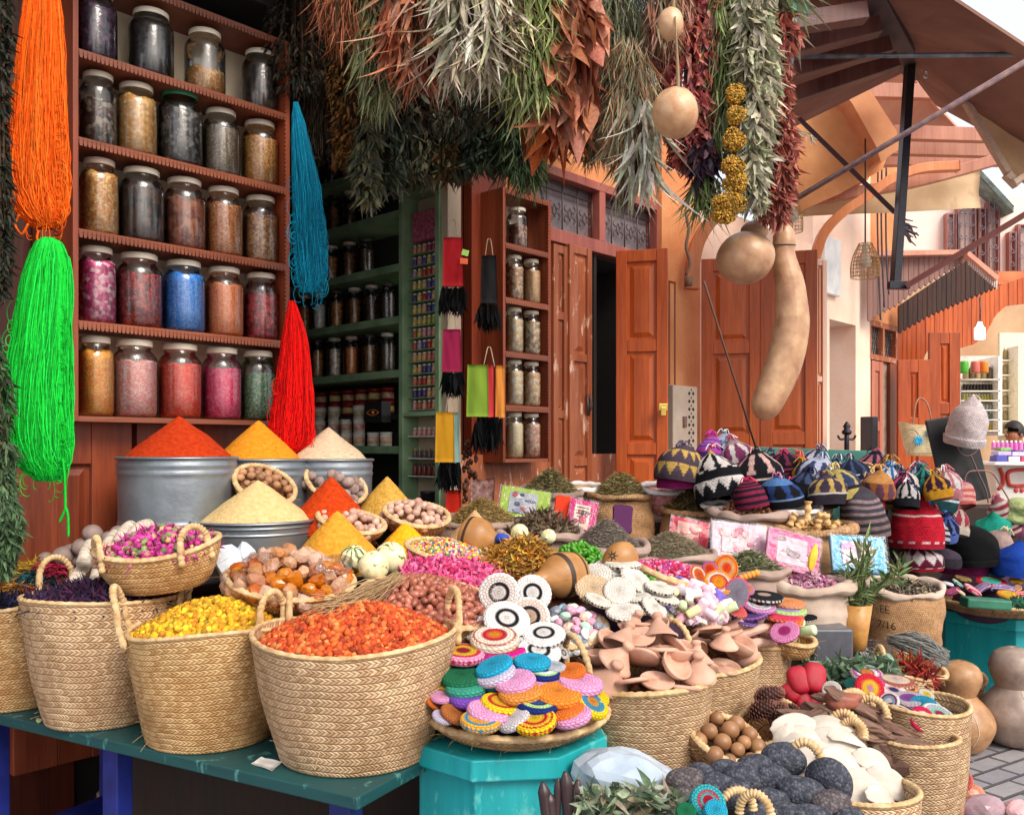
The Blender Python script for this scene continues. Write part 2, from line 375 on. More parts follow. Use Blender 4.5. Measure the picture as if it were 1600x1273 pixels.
# ---- ground ----
def ground():
    m,nt,b=newmat('street paving'); v=coords(nt,(1,1,1),'Object',R(-32)); br=N(nt,'ShaderNodeTexBrick'); nt.links.new(v,br.inputs[0])
    br.inputs['Scale'].default_value=1; br.inputs['Brick Width'].default_value=.24; br.inputs['Row Height'].default_value=.12; br.inputs['Mortar Size'].default_value=.012; br.inputs['Mortar Smooth'].default_value=.4
    br.inputs['Color1'].default_value=(*c('#8a8a92'),1); br.inputs['Color2'].default_value=(*c('#a5a09e'),1); br.inputs['Mortar'].default_value=(*c('#3f3c3e'),1)
    col=mixc(nt,mth(nt,'MULTIPLY',noise(nt,v,6,5,.7),.6),br.outputs[0],c('#6f6c74')); nt.links.new(col,b.inputs['Base Color']); b.inputs['Roughness'].default_value=.7
    h=mth(nt,'SUBTRACT',mth(nt,'MULTIPLY',noise(nt,v,25,4),.35),br.outputs['Fac']); bump(nt,b,h,.012)
    g=MB(); n=12; xs=np.linspace(-60,60,n); X,Y=np.meshgrid(xs,xs+40); i=np.arange(n-1)[:,None]*n+np.arange(n-1)[None]
    g.add(np.stack([X,Y,0*X],-1).reshape(-1,3),np.stack([i,i+1,i+n+1,i+n],-1).reshape(-1,4))
    struct(g.build('ground',m,origin=(0,0,0)))
ground()
# ---- doors ----
def frust(x0,x1,z0,z1,y,dep,m_):
    V=[(x0,y,z0),(x1,y,z0),(x1,y,z1),(x0,y,z1),(x0+m_,y-dep,z0+m_),(x1-m_,y-dep,z0+m_),(x1-m_,y-dep,z1-m_),(x0+m_,y-dep,z1-m_)]
    return np.array(V),np.array([[4,5,6,7],[0,1,5,4],[1,2,6,5],[2,3,7,6],[3,0,4,7]])
def pdoor(p,d,w_,h,zs,label,name='door_leaf',cols=1,mat=None,pm=None,thick=.05,sw=.075,cat='door',group=None,handle=None,parent=None):
    mat=mat or WV; pm=pm or mat; d=Vector((d[0],d[1],0)).normalized()
    M=np.array([[d.x,-d.y,0],[d.y,d.x,0],[0,0,1]])
    if parent is None: root=empty(name,p,label,cat,group)
    else: root=parent
    off=np.array(p)-np.array(root.location)
    f=MB(); zz=[0]+[z*h for z in zs]+[h]
    f.add(*box((sw/2,0,h/2),(sw,thick,h)),M=M,loc=off); f.add(*box((w_-sw/2,0,h/2),(sw,thick,h)),M=M,loc=off)
    cw=(w_-sw*(cols+1))/cols
    for k in range(1,cols): f.add(*box((sw*k+cw*k+sw/2,0,h/2),(sw,thick,h)),M=M,loc=off)
    rails=[]
    for i,z in enumerate(zz):
        rw=sw*1.1
        z0=max(0,z-rw/2) if i else 0; z1=min(h,z0+rw) ; z0=z1-rw if i==len(zz)-1 else z0
        rails.append((z0,z1))
        for k in range(cols): f.add(*box((sw+(sw+cw)*k+cw/2,.001,(z0+z1)/2),(cw,thick-.006,z1-z0)),M=M,loc=off)
    f.build('frame',mat,root,local=True,smooth=False,bevel=.004)
    for i in range(len(rails)-1):
        for k in range(cols):
            x0=sw+(sw+cw)*k; q=MB(); z0=rails[i][1];z1=rails[i+1][0]
            q.add(*box((x0+cw/2,.004,(z0+z1)/2),(cw,.012,z1-z0)),M=M,loc=off)
            q.add(*frust(x0+.02,x0+cw-.02,z0+.02,z1-.02,-.003,.014,min(.03,cw*.2)),M=M,loc=off)
            q.build('panel',pm,root,local=True,smooth=False)
    if handle:
        hx,hz=handle; q=MB(); t=np.linspace(0,np.pi,14)
        q.add(*tube(np.stack([hx+0*t,-thick/2-.03*np.sin(t),hz+.05*np.cos(t)],-1),.006),M=M,loc=off); q.add(*box((hx,-thick/2-.003,hz),(.03,.006,.15)),M=M,loc=off)
        q.build('handle',IRON,root,local=True)
    return root
# plinth wall behind the display, left panel wall
def wall(name,parts,mat,label,cat='wall',bevel=0,group=None):
    g=MB()
    for q in parts: g.add(*q)
    o=g.build(name,mat,smooth=False,bevel=bevel); tag(o,label,cat,group); return o
wall('timber_wall',[wb(-2.4,aw(116,-.3),-.35,-.30,0,4.2)],WD,'dark brown timber boarding at the far left behind the yarn skeins')
pdoor(Wp(aw(22,-.12),-.16,.3),(AX,AY),aw(208,-.12)-aw(22,-.12),1.42,[],'reddish brown panelled shutter under the big jar cabinet, left of the metal bins','panelled_shutter',sw=.17,thick=.06,cat='shutter')
pdoor(Wp(aw(222,-.12),-.20,.3),(AX,AY),aw(452,-.12)-aw(222,-.12),1.42,[],'panelled shutter behind the metal bins, mostly hidden under the jar cabinet','panelled_shutter',cols=2,sw=.11,thick=.06,mat=M_wood('shade wood','#6e2a14','#9a4524'),cat='shutter')
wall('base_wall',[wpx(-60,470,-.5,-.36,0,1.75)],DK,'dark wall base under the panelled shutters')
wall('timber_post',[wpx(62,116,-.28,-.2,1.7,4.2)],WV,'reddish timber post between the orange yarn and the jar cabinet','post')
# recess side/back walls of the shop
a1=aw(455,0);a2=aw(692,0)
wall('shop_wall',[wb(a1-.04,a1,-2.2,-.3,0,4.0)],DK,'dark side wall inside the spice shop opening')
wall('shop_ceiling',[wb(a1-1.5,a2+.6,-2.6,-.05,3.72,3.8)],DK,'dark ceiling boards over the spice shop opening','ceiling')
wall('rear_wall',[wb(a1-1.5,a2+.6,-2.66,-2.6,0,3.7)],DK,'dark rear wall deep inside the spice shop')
# ---- jars ----
def jar(p,r,h,fmat,fill,label,lid='w',base=None,group='glass jars in the big wooden cabinet',name='glass_jar',order=True,rim=True):
    root=empty(name,p,label,'jar',group,order=order)
    n=.70*r
    pr=[(0,.004),(r*.9,.002),(r,.02),(r*1.0,h*.30),(r*1.0,h*.70),(r*.97,h*.76),(r*.86,h*.82),(n,h*.86),(n,h*.93)]
    g=MB(); V,Fq,uv=lathe(pr,40); g.add(V,Fq,uv=uv); g.build('glass_body',GLASS,root,local=True)
    g=MB(); fh=h*.76*fill; t=.004
    pr=[(0,t),(r*.86,t),(r*.945,.022)]+[(r*.955,z) for z in np.linspace(.03,fh-.01,4)]
    if fill>.97: pr=[q for q in pr if q[1]<h*.7]+[(r*.92,h*.765),(r*.8,h*.81),(0,h*.82)]
    else: pr+=[(r*.9,fh),(r*.45,fh+r*.06),(0,fh+r*.02)]
    def wob(V,th):
        m=V[...,2]>fh-.012; V[...,2]+=m*(.006*np.sin(3*th+1)+.004*np.sin(7*th))[None]; return V
    V,Fq,uv=lathe(pr,32,wob=wob); g.add(V,Fq,uv=uv); g.build('contents',fmat,root,local=True)
    g=MB(); lr=n*1.1; V,Fq,uv=lathe([(lr,h*.915),(lr*1.02,h*.925),(lr*1.02,h*.985),(lr*.93,h*1.0),(0,h*1.0)],32); g.add(V,Fq); g.build('lid',LIDS[lid],root,local=True)
    return root
LIDS={'w':M_noise('cream lid','#d8cdb8','#efe6d4',8,.4,0),'g':M_noise('green lid','#2c7a52','#4a9c70',8,.4,0),'p':M_noise('pinkish lid','#d2b8a8','#e2cdbc',8,.45,0),'d':M_noise('dark lid','#3a3230','#5a4a44',8,.4,0),'r':M_noise('red lid','#a82020','#c83a30',8,.4,0)}
def fm(n,a,b,cc=None,sc_=130,dark=.5):
    def lift(q,k): q=c(q); k=min(k,.85/max(q)); return tuple(x*k for x in q)
    a,b,cc=lift(a,1.7),lift(b,1.6),(lift(cc,1.1) if cc else None)
    return M_vor('fill '+n,a,b,sc_,.7,.003,cc,dark=dark*.4)
def cabinet(px0,px1,zs,dep,name,label,teethside=True,th=.022,back=CREAM,n1=0.0):
    a0,a1=aw(px0,n1),aw(px1,n1); root=empty(name,Wp((a0+a1)/2,n1-dep/2,zs[0]),label,'cabinet')
    for nm,q in (('side_panel',wb(a0,a0+th,n1-dep,n1,zs[0]-th,zs[-1])),('side_panel',wb(a1-th,a1,n1-dep,n1,zs[0]-th,zs[-1]))):
        g=MB(); g.add(*q); g.build(nm,WV,root,smooth=False,bevel=.002)
    g=MB(); g.add(*wb(a0+th,a1-th,n1-dep,n1-dep+.012,zs[0],zs[-1])); g.build('back_panel',back,root,smooth=False)
    for i,z in enumerate(zs):
        g=MB(); g.add(*wb(a0+th,a1-th,n1-dep+.013,n1-.004,z-th,z))
        if 0<i:   # scalloped trim
            nT=int((a1-a0)/.018)
            for k in range(nT):
                aa=a0+th+(k+.5)*(a1-a0-2*th)/nT
                V=np.array([[aa-.007,0,z-th-.003],[aa+.007,0,z-th-.003],[aa+.005,0,z-th-.014],[aa-.005,0,z-th-.014],[aa-.007,0,z-.004],[aa+.007,0,z-.004]])
                V=V-[0,0,0]; W=[]
                for nn in(n1-.003,n1+.003):
                    for v in V: W.append(Wp(v[0],nn,v[2]))
                g.add(np.array([list(x) for x in W]),[(4,5,1,0),(0,1,2,3),(10,11,7,6),(6,7,8,9),(0,3,9,6),(1,2,8,7),(3,2,8,9)])
        g.build('shelf',WH,root,smooth=False)
    g=MB()
    for k in range(int((zs[-1]-zs[0])/.02)):
        g.add(*wb(a1-th-.008,a1-th,n1-.006,n1+.002,zs[0]+.004+k*.02,zs[0]+.015+k*.02))
    g.build('scalloped_trim',WV,root,smooth=False)
    return root
ZL=[1.73,2.115,2.485,2.855,3.21,3.56]
cabinet(114,453,ZL,.27,'jar_cabinet','tall reddish wooden cabinet of five shelves full of large glass jars')
# rows bottom->top: (px, r px at local, content, fill, lid, label)
OR=fm('yellow orange','#c9781c','#e8a23c','#f2bb58'); PK=fm('light pink','#e88a86','#f4b4ac','#f8cfc6'); RD=fm('scarlet','#e02a10','#ee4a24','#f57a50')
MG=fm('hot pink','#e01a5c','#f0407c','#f880a8'); GN=fm('moss green','#35603e','#55805a','#98a488'); 
MP=fm('magenta petals','#8c1450','#c0387e','#f0c8cc',60,.9); DR=fm('dark red berries','#5a0a0c','#9a1c1c','#c84030',90,1.0); BL=fm('blue crystals','#0a5aa8','#1c78c8','#4aa0dc',160)
OP=fm('bright orange grains','#e0702c','#f08c48','#f8a868',160); CR=fm('dark crimson petals','#6a0a14','#a01828','#d05050',60,.9)
TN=fm('tan flakes','#a06a30','#cc9448','#e8c88c',110,.7); BK=fm('black brown pods','#120c0c','#2a1a16','#5a3a2a',30,.9); NT=fm('round brown nuts','#6a2e14','#9a5028','#b87048',42,1.1); RB=fm('rust brown seeds','#8a4a20','#b87038','#c8904c',140); BR=fm('brown twigs','#7a4a2c','#a87848','#c89c6c',90,.8)
CD=fm('dark clear','#2a1c18','#5a4030','#a8988a',50,1.0); CHK=fm('tan chunks','#a87838','#c89850','#dcb878',70,.9); DG=fm('dark grey leaves','#1c1816','#3c3430','#8c847c',55,1.0); SMK=fm('smoky seeds','#5a4a3c','#7a6650','#9a8a70',150); GB=fm('golden brown straw','#9a6020','#c88c38','#dca850',110,.8)
DP=fm('dark purple','#1c0c20','#3a1c38','#6a4060',60,.9); DDK=fm('very dark','#100c0c','#241a18','#3a2c28',60,.8)
rows=[
 [(149,29,OR,1,'w','yellow orange grains'),(210,35.5,PK,.93,'w','pale pink grains'),(281,34,RD,.93,'w','scarlet grains'),(346,31.5,MG,.9,'w','hot pink grains'),(403,29,GN,.86,'w','moss green leaves')],
 [(151,30,MP,1,'w','magenta and white petals'),(217,36,DR,.93,'w','dark red berries'),(287,33.5,BL,1,'w','bright blue crystals'),(350,31,OP,.97,'w','bright orange grains'),(408,29,CR,.9,'w','dark crimson petals')],
 [(155,30,TN,1,'p','tan yellow flakes'),(221,35,BK,.95,'w','black brown pods'),(288,33,NT,.93,'w','round brown nuts'),(349,30.5,RB,.97,'w','rust brown seeds'),(407,29,BR,.93,'w','light brown twigs')],
 [(153,29,CD,.8,'w','loose dark husks'),(213,32.5,CHK,.98,'w','tan chunks'),(281,35,DG,.96,'g','grey leaves, green lidded'),(345,30,SMK,.93,'w','smoky grey seeds'),(406,30,GB,.95,'w','golden brown straw')],
 [(149,33,DP,1,'w','dark purple petals'),(236,35,DDK,1,'w','very dark leaves'),(320,32,TN,.5,'w','tan seeds half full'),(406,29,BK,.95,'w','almost black pods')]]
for i,row in enumerate(rows):
    for (px,rp,m_,fl,lid,lb) in row:
        n=-.115; p=PW(px,600,n); r=S(rp,p.y)*.97; hh=[.335,.325,.325,.315,.30][i]*(1 if lid!='g' else 1.08)
        p.z=ZL[i]+.002; jar(p,r,hh,m_,fl,f'large glass jar of {lb} on the {["bottom","fourth","third","second","top"][i]} shelf of the cabinet',lid,order=False)
# ---- right small cabinet ----
ZR=[1.535,1.86,2.185,2.51,2.84,3.17]
cabinet(786,861,ZR,.24,'jar_cabinet','narrow reddish wooden cabinet of five shelves beside the tall door',n1=.03)
f2=[[('pale grain',fm('pale grain','#c8b088','#e0cca8','#f0e4c8',90)),('reddish beans',fm('reddish beans','#a06850','#c89880','#e8c8b0',60,.9))],[('pale buds',fm('pale buds','#b89468','#e0c8a0','#f0e4c8',50,.9)),('tan nuts',fm('tan nuts','#a87848','#d0a878','#ecd8b4',50,1.0))],[('cream roots',fm('cream roots','#b08c5c','#e4cca0','#f4e8c8',40,1.)),('brown bark',fm('brown bark','#7c5c3c','#b89468','#e0cca8',40,1.))],[('brown sticks',fm('brown sticks','#8c5c38','#b88860','#e4cca8',60,.9)),('tan powder',fm('tan powder','#a87c48','#c49860','#d8b484',120))]]
for i,rw in enumerate(f2):
    for k,(px) in enumerate((803,830)):
        p=PW(px,600,-.06); p.z=ZR[i]+.001; nm,m_=rw[k]
        jar(p,S(15.2,p.y),.285,m_,.97,f'{["left","right"][k]} glass jar of {nm} on the {["bottom","fourth","third","second"][i]} shelf of the narrow cabinet',order=False,group='glass jars in the narrow wooden cabinet')
p=PW(808,600,-.07); p.z=ZR[4]+.001; jar(p,S(17,p.y),.26,fm('dark dried rose','#5a3028','#84503c','#c8a080',50,1.),.75,'glass jar of dried brown petals alone on the top shelf of the narrow cabinet',order=False,group='glass jars in the narrow wooden cabinet')
# wood panel side behind cabinet + dark pillar
wall('timber_wall',[wpx(696,745,-.32,-.24,.6,3.6)],WD,'dark red timber panelling between the bottle rack and the narrow cabinet')
wall('timber_wall',[wpx(737,790,-.23,-.16,.6,3.45)],M_wood('mid red wood','#5a2010','#8c3a1e'),'reddish timber board beside the narrow cabinet where green mitts hang')
wall('timber_wall',[wpx(700,962,-.2,-.14,.5,1.56)],WL,'orange brown timber skirting panel below the narrow jar cabinet')
# shutter door leaves
a0=aw(861,-.2)
def doorA(px0,px1,n,z0,z1,zs,lb,**k):
    a,b_=aw(px0,n),aw(px1,n); return pdoor(Wp(a,n,z0),(AX,AY),b_-a,z1-z0,zs,lb,**k)
doorA(861,885,-.14,.6,2.96,[.22,.52,.8],'narrow fixed leaf with painted trim beside the jar cabinet',mat=WL,sw=.05)
doorA(886,921,-.12,.6,2.98,[.1,.38,.68],'closed wooden door leaf left of the dark doorway',mat=WL,handle=(.2,1.3),sw=.05)
doorA(1041,1052,-.12,.6,2.9,[.5],'narrow edge leaf behind the open door',mat=WV,sw=.02)
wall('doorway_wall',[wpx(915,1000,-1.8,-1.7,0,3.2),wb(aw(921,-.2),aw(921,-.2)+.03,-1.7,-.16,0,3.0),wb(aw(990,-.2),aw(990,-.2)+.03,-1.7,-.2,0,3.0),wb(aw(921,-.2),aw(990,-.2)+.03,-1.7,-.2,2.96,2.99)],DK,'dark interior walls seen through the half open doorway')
# open leaf facing us
pB=P(966,0,6.15); pdoor((pB.x,6.25,.6),(1,-.28),S(80,6.2)*1.0,2.37,[.13,.42,.72],'open wooden door leaf with knots right of the dark doorway',mat=WO_,handle=None,sw=.075)
g=MB(); hp=P(1036,636,6.08); g.add(*box(hp,(.06,.02,.05))); g.add(*box(hp+Vector((0,-.012,-.03)),(.035,.02,.06))); tag(g.build('padlock',M_plain('brass',(.7,.5,.12),.3,.9),smooth=False,bevel=.004),'brass padlock and hasp on the edge of the open door leaf','padlock')
# orange wall above doors and pillar
zt=lambda px,py,n: PW(px,py,n).z
wall('plaster_wall',[wpx(735,826,-.45,-.24,3.2,4.4),wpx(826,1034,-.45,-.2,3.5,4.4),wpx(1034,1094,-.45,-.1,0,4.4),wb(aw(861,-.2)-.35,aw(861,-.2),-.45,-.25,0,3.5)],PLO,'orange plastered shop wall above and right of the tall door')
# transom window
a0,a1=aw(828,-.14),aw(1033,-.14); root=empty('transom_window',Wp((a0+a1)/2,-.2,2.97),'two iron grille transom windows in a red wooden frame above the door','window')
am=aw(940,-.14); g=MB(); t=.07
for q in ((a0,a0+t,3.0,3.48),(a1-t,a1,3.0,3.48),(am-t/2,am+t/2,3.07,3.42)): g.add(*wb(q[0],q[1],-.24,-.13,q[2]+(.0),q[3]))
g.add(*wb(a0+t,a1-t,-.24,-.128,3.42,3.48)); g.add(*wb(a0+t,a1-t,-.24,-.128,2.98,3.07))
g.build('frame',M_wood('mauve red paint','#8a4438','#b4685a'),root,smooth=False,bevel=.004)
g=MB(); g.add(*wb(a0+t,a1-t,-.245,-.235,3.05,3.44)); g.build('pane',M_plain('dark backing glass',(.20,.16,.17),.35),root,smooth=False)  # opaque pane in one dark tone behind the grille
for (b0,b1) in ((a0+t,am-t/2),(am+t/2,a1-t)):
    g=MB(); n_=4; wd=(b1-b0)/n_; z0,z1=3.08,3.41
    def wt(pts,r): 
        g.add(*tube([list(Wp(a,-.2,z)) for a,z in pts],r,6)[:2])
    for k in range(n_+1): wt([(b0+k*wd,z0),(b0+k*wd,(z0+z1)/2),(b0+k*wd,z1)],.006)
    for z in (z0+.005,z1-.06,z1): wt([(b0,z),((b0+b1)/2,z),(b1,z)],.006)
    for k in range(n_):
        cx=b0+(k+.5)*wd
        for sx in(-1,1):
            for (cz,sz) in ((z0+.09,1),(z1-.15,-1)):
                tt=np.linspace(0,4.6,26); rr=wd*.23*(1-tt/6.2)
                wt([(cx+sx*(wd*.24-rr[i]*math.cos(tt[i])),cz+sz*rr[i]*math.sin(tt[i])) for i in range(26)],.004)
        tt=np.linspace(0,6.3,16); wt([(cx+.02*math.cos(x),(z0+z1)/2-.03+.03*math.sin(x)) for x in tt],.004)
    g.build('grille',IRON,root)
# meter box
g0=PW(1071,655,-.1); root=empty('meter_box',Wp(aw(1071,0),-.05,1.5),'cream metal cabinet with a cut-out pattern of ovals, behind the hats','box')
g=MB(); a,b_=aw(1050,.05),aw(1088,.05); z0,z1=1.5,zt(1070,603,.05); g.add(*wb(a,b_,-.1,.06,z0,z1)); g.build('housing',M_noise('beige metal','#bfae9c','#d2c2b0',6,.5,.001),root,smooth=False,bevel=.006)
g=MB(); mid=(a+b_)/2+.08
for k in range(9):
    zc=z0+(k+.6)*(z1-z0)/9.5
    for dx in(-.028,.028):
        for (w_,h_) in ((.03,.012),(.012,.03)): 
            g.add(*wb(mid+dx-w_/2,mid+dx+w_/2,.055,.0615+(.0008 if w_>h_ else 0),zc-h_/2,zc+h_/2))
    g.add(*wb(mid-.006,mid+.006,.055,.0625,zc+.02,zc+.035))
g.build('cutout_shade',M_plain('cutout shade black',(.02,.02,.02),.8),root,smooth=False)  # black pieces on the front; shade inside the holes put into their colour
g=MB(); g.add(*wb(a+.13,a+.17,.055,.075,1.76,1.84)); g.build('latch',PIPE,root,smooth=False)
# arch bracket at pillar edge
def archx(pts,wd,Y,th,name,mat,label,cat='arch',n=24):
    pp=spline(pts,n); W=np.array([list(P(x,y,Y)) for x,y in pp]); d=np.gradient(W[:,[0,2]],axis=0); d/=np.linalg.norm(d,axis=1,keepdims=True); nr=np.stack([-d[:,1],d[:,0]],-1)*wd/2
    rings=[]
    for s1,yy in ((-1,0),(1,0),(1,th),(-1,th)):
        q=W.copy(); q[:,0]+=s1*nr[:,0]; q[:,2]+=s1*nr[:,1]; q[:,1]+=yy; rings.append(q)
    V=np.stack(rings,1).reshape(-1,3); fs=[]
    for i in range(n-1):
        for k in range(4): a=i*4+k; b=i*4+(k+1)%4; fs.append((a,b,b+4,a+4))
    fs+= [(0,1,2,3),tuple(4*(n-1)+k for k in(3,2,1,0))]
    g=MB(); g.add(V,fs); o=g.build(name,mat,smooth=False,bevel=.005); tag(o,label,cat); return o
TANW=M_wood('orange tan wood','#c06a38','#e08e58'); SALW=M_wood('salmon wood','#a0604a','#c48468')
archx([(1082,450),(1086,400),(1098,365),(1122,335),(1160,318)],.10,6.95,.1,'wall_bracket',TANW,'curved orange bracket on the pillar corner beside the hanging squash','bracket')
g=MB(); g.add(*tube(spline([list(P(x,y,6.75)) for x,y in ((1071,330),(1076,360),(1072,385),(1078,410),(1072,430))],20),.012)[:2]); g.add(*box(P(1076,440,6.75),(.05,.05,.07))); tag(g.build('cable',M_plain('grimy cable',(.25,.14,.09),.7)),'grimy cable with a socket hanging down the pillar','cable')
# double leaves
pdoor((P(1096,0,7.0).x,7.0,.6),(1,-.24),S(91,6.95),2.47,[.15,.43,.72],'left of two closed orange shutters behind the hanging long gourd','shutter',mat=WO_,cat='shutter',sw=.09)
pdoor((P(1187,0,6.9).x,6.89,.6),(1,-.24),S(86,6.8),2.5,[.15,.43,.72],'right of two closed orange shutters, nearest the pink wall','shutter',mat=WO_,cat='shutter',sw=.09)
# ================= street behind, awnings =================
def pxpoly(pts,Y,th,uvs=None):
    Ys=Y if isinstance(Y,(list,tuple)) else [Y]*len(pts)
    a=[list(P(x,y,yy)) for (x,y),yy in zip(pts,Ys)]; b=[[v[0],v[1]+th,v[2]] for v in a]; n=len(a)
    return np.array(a+b),[tuple(range(n)),tuple(range(2*n-1,n-1,-1))]+[(i,(i+1)%n,n+(i+1)%n,n+i) for i in range(n)]
def poly(name,pts,Y,th,mat,label,cat,kind=None,bevel=0,group=None):
    g=MB(); g.add(*pxpoly(pts,Y,th)); o=g.build(name,mat,smooth=False,bevel=bevel); tag(o,label,cat,group,kind); return o
def sheet(c00,c10,c11,c01,nx=20,ny=10,amp=.02,seed=1,th=.008,sag=0):
    u=np.linspace(0,1,nx)[None,:,None]; v=np.linspace(0,1,ny)[:,None,None]
    c00,c10,c11,c01=[np.array(q,float) for q in(c00,c10,c11,c01)]
    G=(1-v)*((1-u)*c00+u*c10)+v*((1-u)*c01+u*c11); nrm=np.cross(c10-c00,c01-c00); nrm/=np.linalg.norm(nrm)
    d=noise3(np.stack(np.broadcast_arrays(u[...,0]*3,v[...,0]*1.5,0*u[...,0]),-1).reshape(-1,3),3,seed,3).reshape(ny,nx)
    G=G+nrm*(amp*d[...,None]); G[...,2]-=sag*4*(u*(1-u))[...,0]
    V=np.concatenate([G.reshape(-1,3),(G+nrm*th).reshape(-1,3)]); i=np.arange(ny-1)[:,None]*nx+np.arange(nx-1)[None]
    q=np.stack([i,i+1,i+nx+1,i+nx],-1).reshape(-1,4); m=nx*ny
    bd=list(range(nx))+[nx*k+nx-1 for k in range(1,ny)]+[nx*(ny-1)+k for k in range(nx-2,-1,-1)]+[nx*k for k in range(ny-2,0,-1)]
    e=np.array([[bd[k],bd[(k+1)%len(bd)],bd[(k+1)%len(bd)]+m,bd[k]+m] for k in range(len(bd))])
    return V,[q,q[:,::-1]+m,e]
def pipe(name,a,b,r,mat,label,cat='pipe',seg=12,group=None):
    g=MB(); g.add(*tube([list(a),list(Vector(a)*.5+Vector(b)*.5),list(b)],r,seg)[:2]); o=g.build(name,mat); tag(o,label,cat,group); return o
MAR=M_noise('maroon canvas','#8c6458','#a47c6c',3,.85,.001,bscale=300,transl=.3); BEI=M_noise('beige canvas','#d8b890','#ecd2ac',3,.85,.002,c3='#c09a70',bscale=200,transl=.35)
UND=M_noise('salmon boards','#bc8870','#d4a088',4,.7,.002,stretch=(1,.15,1)); TANP=M_noise('tan plaster','#c88450','#dc9c68',4,.85,.003)
DKW=M_wood('dark rafters','#482620','#704238'); GRYP=M_noise('grey pole','#5c6470','#8c929a',20,.4,.001,metal=.4)
# pink wall beyond the shop and its niche
z5=lambda py,px: PW(px,py,-.1).z
wall('plaster_wall',[wpx(1094,1296,-.5,-.1,0,3.6),wpx(1296,1337,-.5,-.1,z5(503,1315),5.0),wpx(1337,1360,-.5,-.1,0,5.0),wpx(1270,1296,-.5,-.102,3.6,5.0),wpx(1296,1337,-.55,-.45,0,3.3)],PLP,'pale pink plaster wall with a tall niche beyond the orange shutters')
pdoor((P(1272,0,7.1).x,7.15,.6),(1,.25),S(24,7.1),2.5,[.3,.62],'pale pink painted narrow door leaf beside the orange shutter','door_leaf',mat=M_wood('pale pink paint','#e8b8a0','#f4d0bc'),pm=M_wood('apricot panel','#e08c5c','#f0a878'),sw=.04)
g=MB(); g.add(*wpx(1289,1314,-.1,-.04,PW(1300,460,-.05).z,PW(1300,372,-.05).z)); tag(g.build('sign_board',M_noise('milky board','#c8ccd0','#f4f2ec',5,.35,0),smooth=False,bevel=.005),'blank white board in a brown frame high on the pink wall','sign')
# hook stand
g=MB(); b0=P(1323,715,7.0); g.add(*tube([list(P(1323,760,7)),list(P(1323,690,7)),list(P(1323,668,7))],[.022,.02,.02])[:2]); g.add(*lathe([(0,0),(.035,.01),(.04,.03),(.02,.05),(.03,.07),(.012,.1),(0,.11)],12)[:2],loc=P(1323,680,7))
for s_ in(-1,1): g.add(*tube(spline([list(P(1323,685,7)),list(P(1323+s_*10,686,7)),list(P(1323+s_*14,680,7))],8),.009)[:2])
tag(g.build('hook_stand',STEELK),'black iron stand with two hooks before the pink wall','stand')
g=MB(); g.add(*box(P(1358,682,9.0),(.10,.14,.40),rot(0,0,35))); tag(g.build('wall_speaker',STEELK,smooth=False,bevel=.01),'dark upright box fixed at the edge of the pink wall','box')
# second shop: transom, doors
a,b_=aw(1359,-.1),aw(1402,-.1)
zt2=PW(1380,513,-.1).z; zb2=PW(1380,556,-.1).z
wall('plaster_wall',[wpx(1360,1408,-.5,-.1,zt2+.05,5.)],PLO,'small orange wall patch above the second shop door')
root=empty('transom_window',Wp((a+b_)/2,-.15,zb2),'small two-light grille transom of the further shop','window')
g=MB(); 
for q in((a,b_,zt2,zt2+.06),(a,b_,zb2-.06,zb2),(a,a+.05,zb2,zt2),(b_-.05,b_,zb2,zt2),((a+b_)/2-.03,(a+b_)/2+.03,zb2,zt2)): g.add(*wb(q[0],q[1],-.2,-.1,q[2],q[3]))
g.build('frame',WL,root,smooth=False); g=MB()
for k in range(13): aa=a+.05+k*(b_-a-.1)/12; g.add(*tube([list(Wp(aa,-.15,zb2)),list(Wp(aa+.06,-.15,(zb2+zt2)/2)),list(Wp(aa,-.15,zt2))],.006,5)[:2]); 
for k in range(6): zz=zb2+k*(zt2-zb2)/5; g.add(*tube([list(Wp(a,-.15,zz)),list(Wp((a+b_)/2,-.15,zz+.02)),list(Wp(b_,-.15,zz))],.006,5)[:2])
g.build('grille',IRON,root); g=MB(); g.add(*wb(a+.03,b_-.03,-.19,-.18,zb2,zt2)); g.build('pane',M_plain('dull pane',(.3,.28,.26),.4),root,smooth=False)
doorA(1359,1377,-.13,.3,zb2-.07,[.35,.68],'mauve fixed door leaf of the second shop',mat=M_wood('mauve paint','#a8604c','#cc8870'),sw=.1)
wall('stone_jamb',[wpx(1377,1391,-.6,-.14,0,zb2-.07)],M_noise('grey rubble','#8c7c6c','#b8a894',14,.9,.01),'rough grey rubble jamb inside the second doorway')
wall('timber_wall',[wpx(1391,1403,-.3,-.1,0,zb2-.07)],WV,'dark red timber jamb right of the grey rubble')
pdoor((P(1402,0,10.2).x,10.2,.0),(1,-.12),S(48,10.2),2.6,[.12,.42,.72],'open orange door leaf behind the flowered straw bag','door_leaf',mat=WO_,sw=.13,handle=(.3,1.75),thick=.06)
pdoor((P(1451,0,10.5).x,10.5,.0),(1,-.1),S(46,10.5),2.95,[.1,.38,.70],'taller orange door leaf behind the black board','door_leaf',mat=WO_,sw=.12,thick=.06)
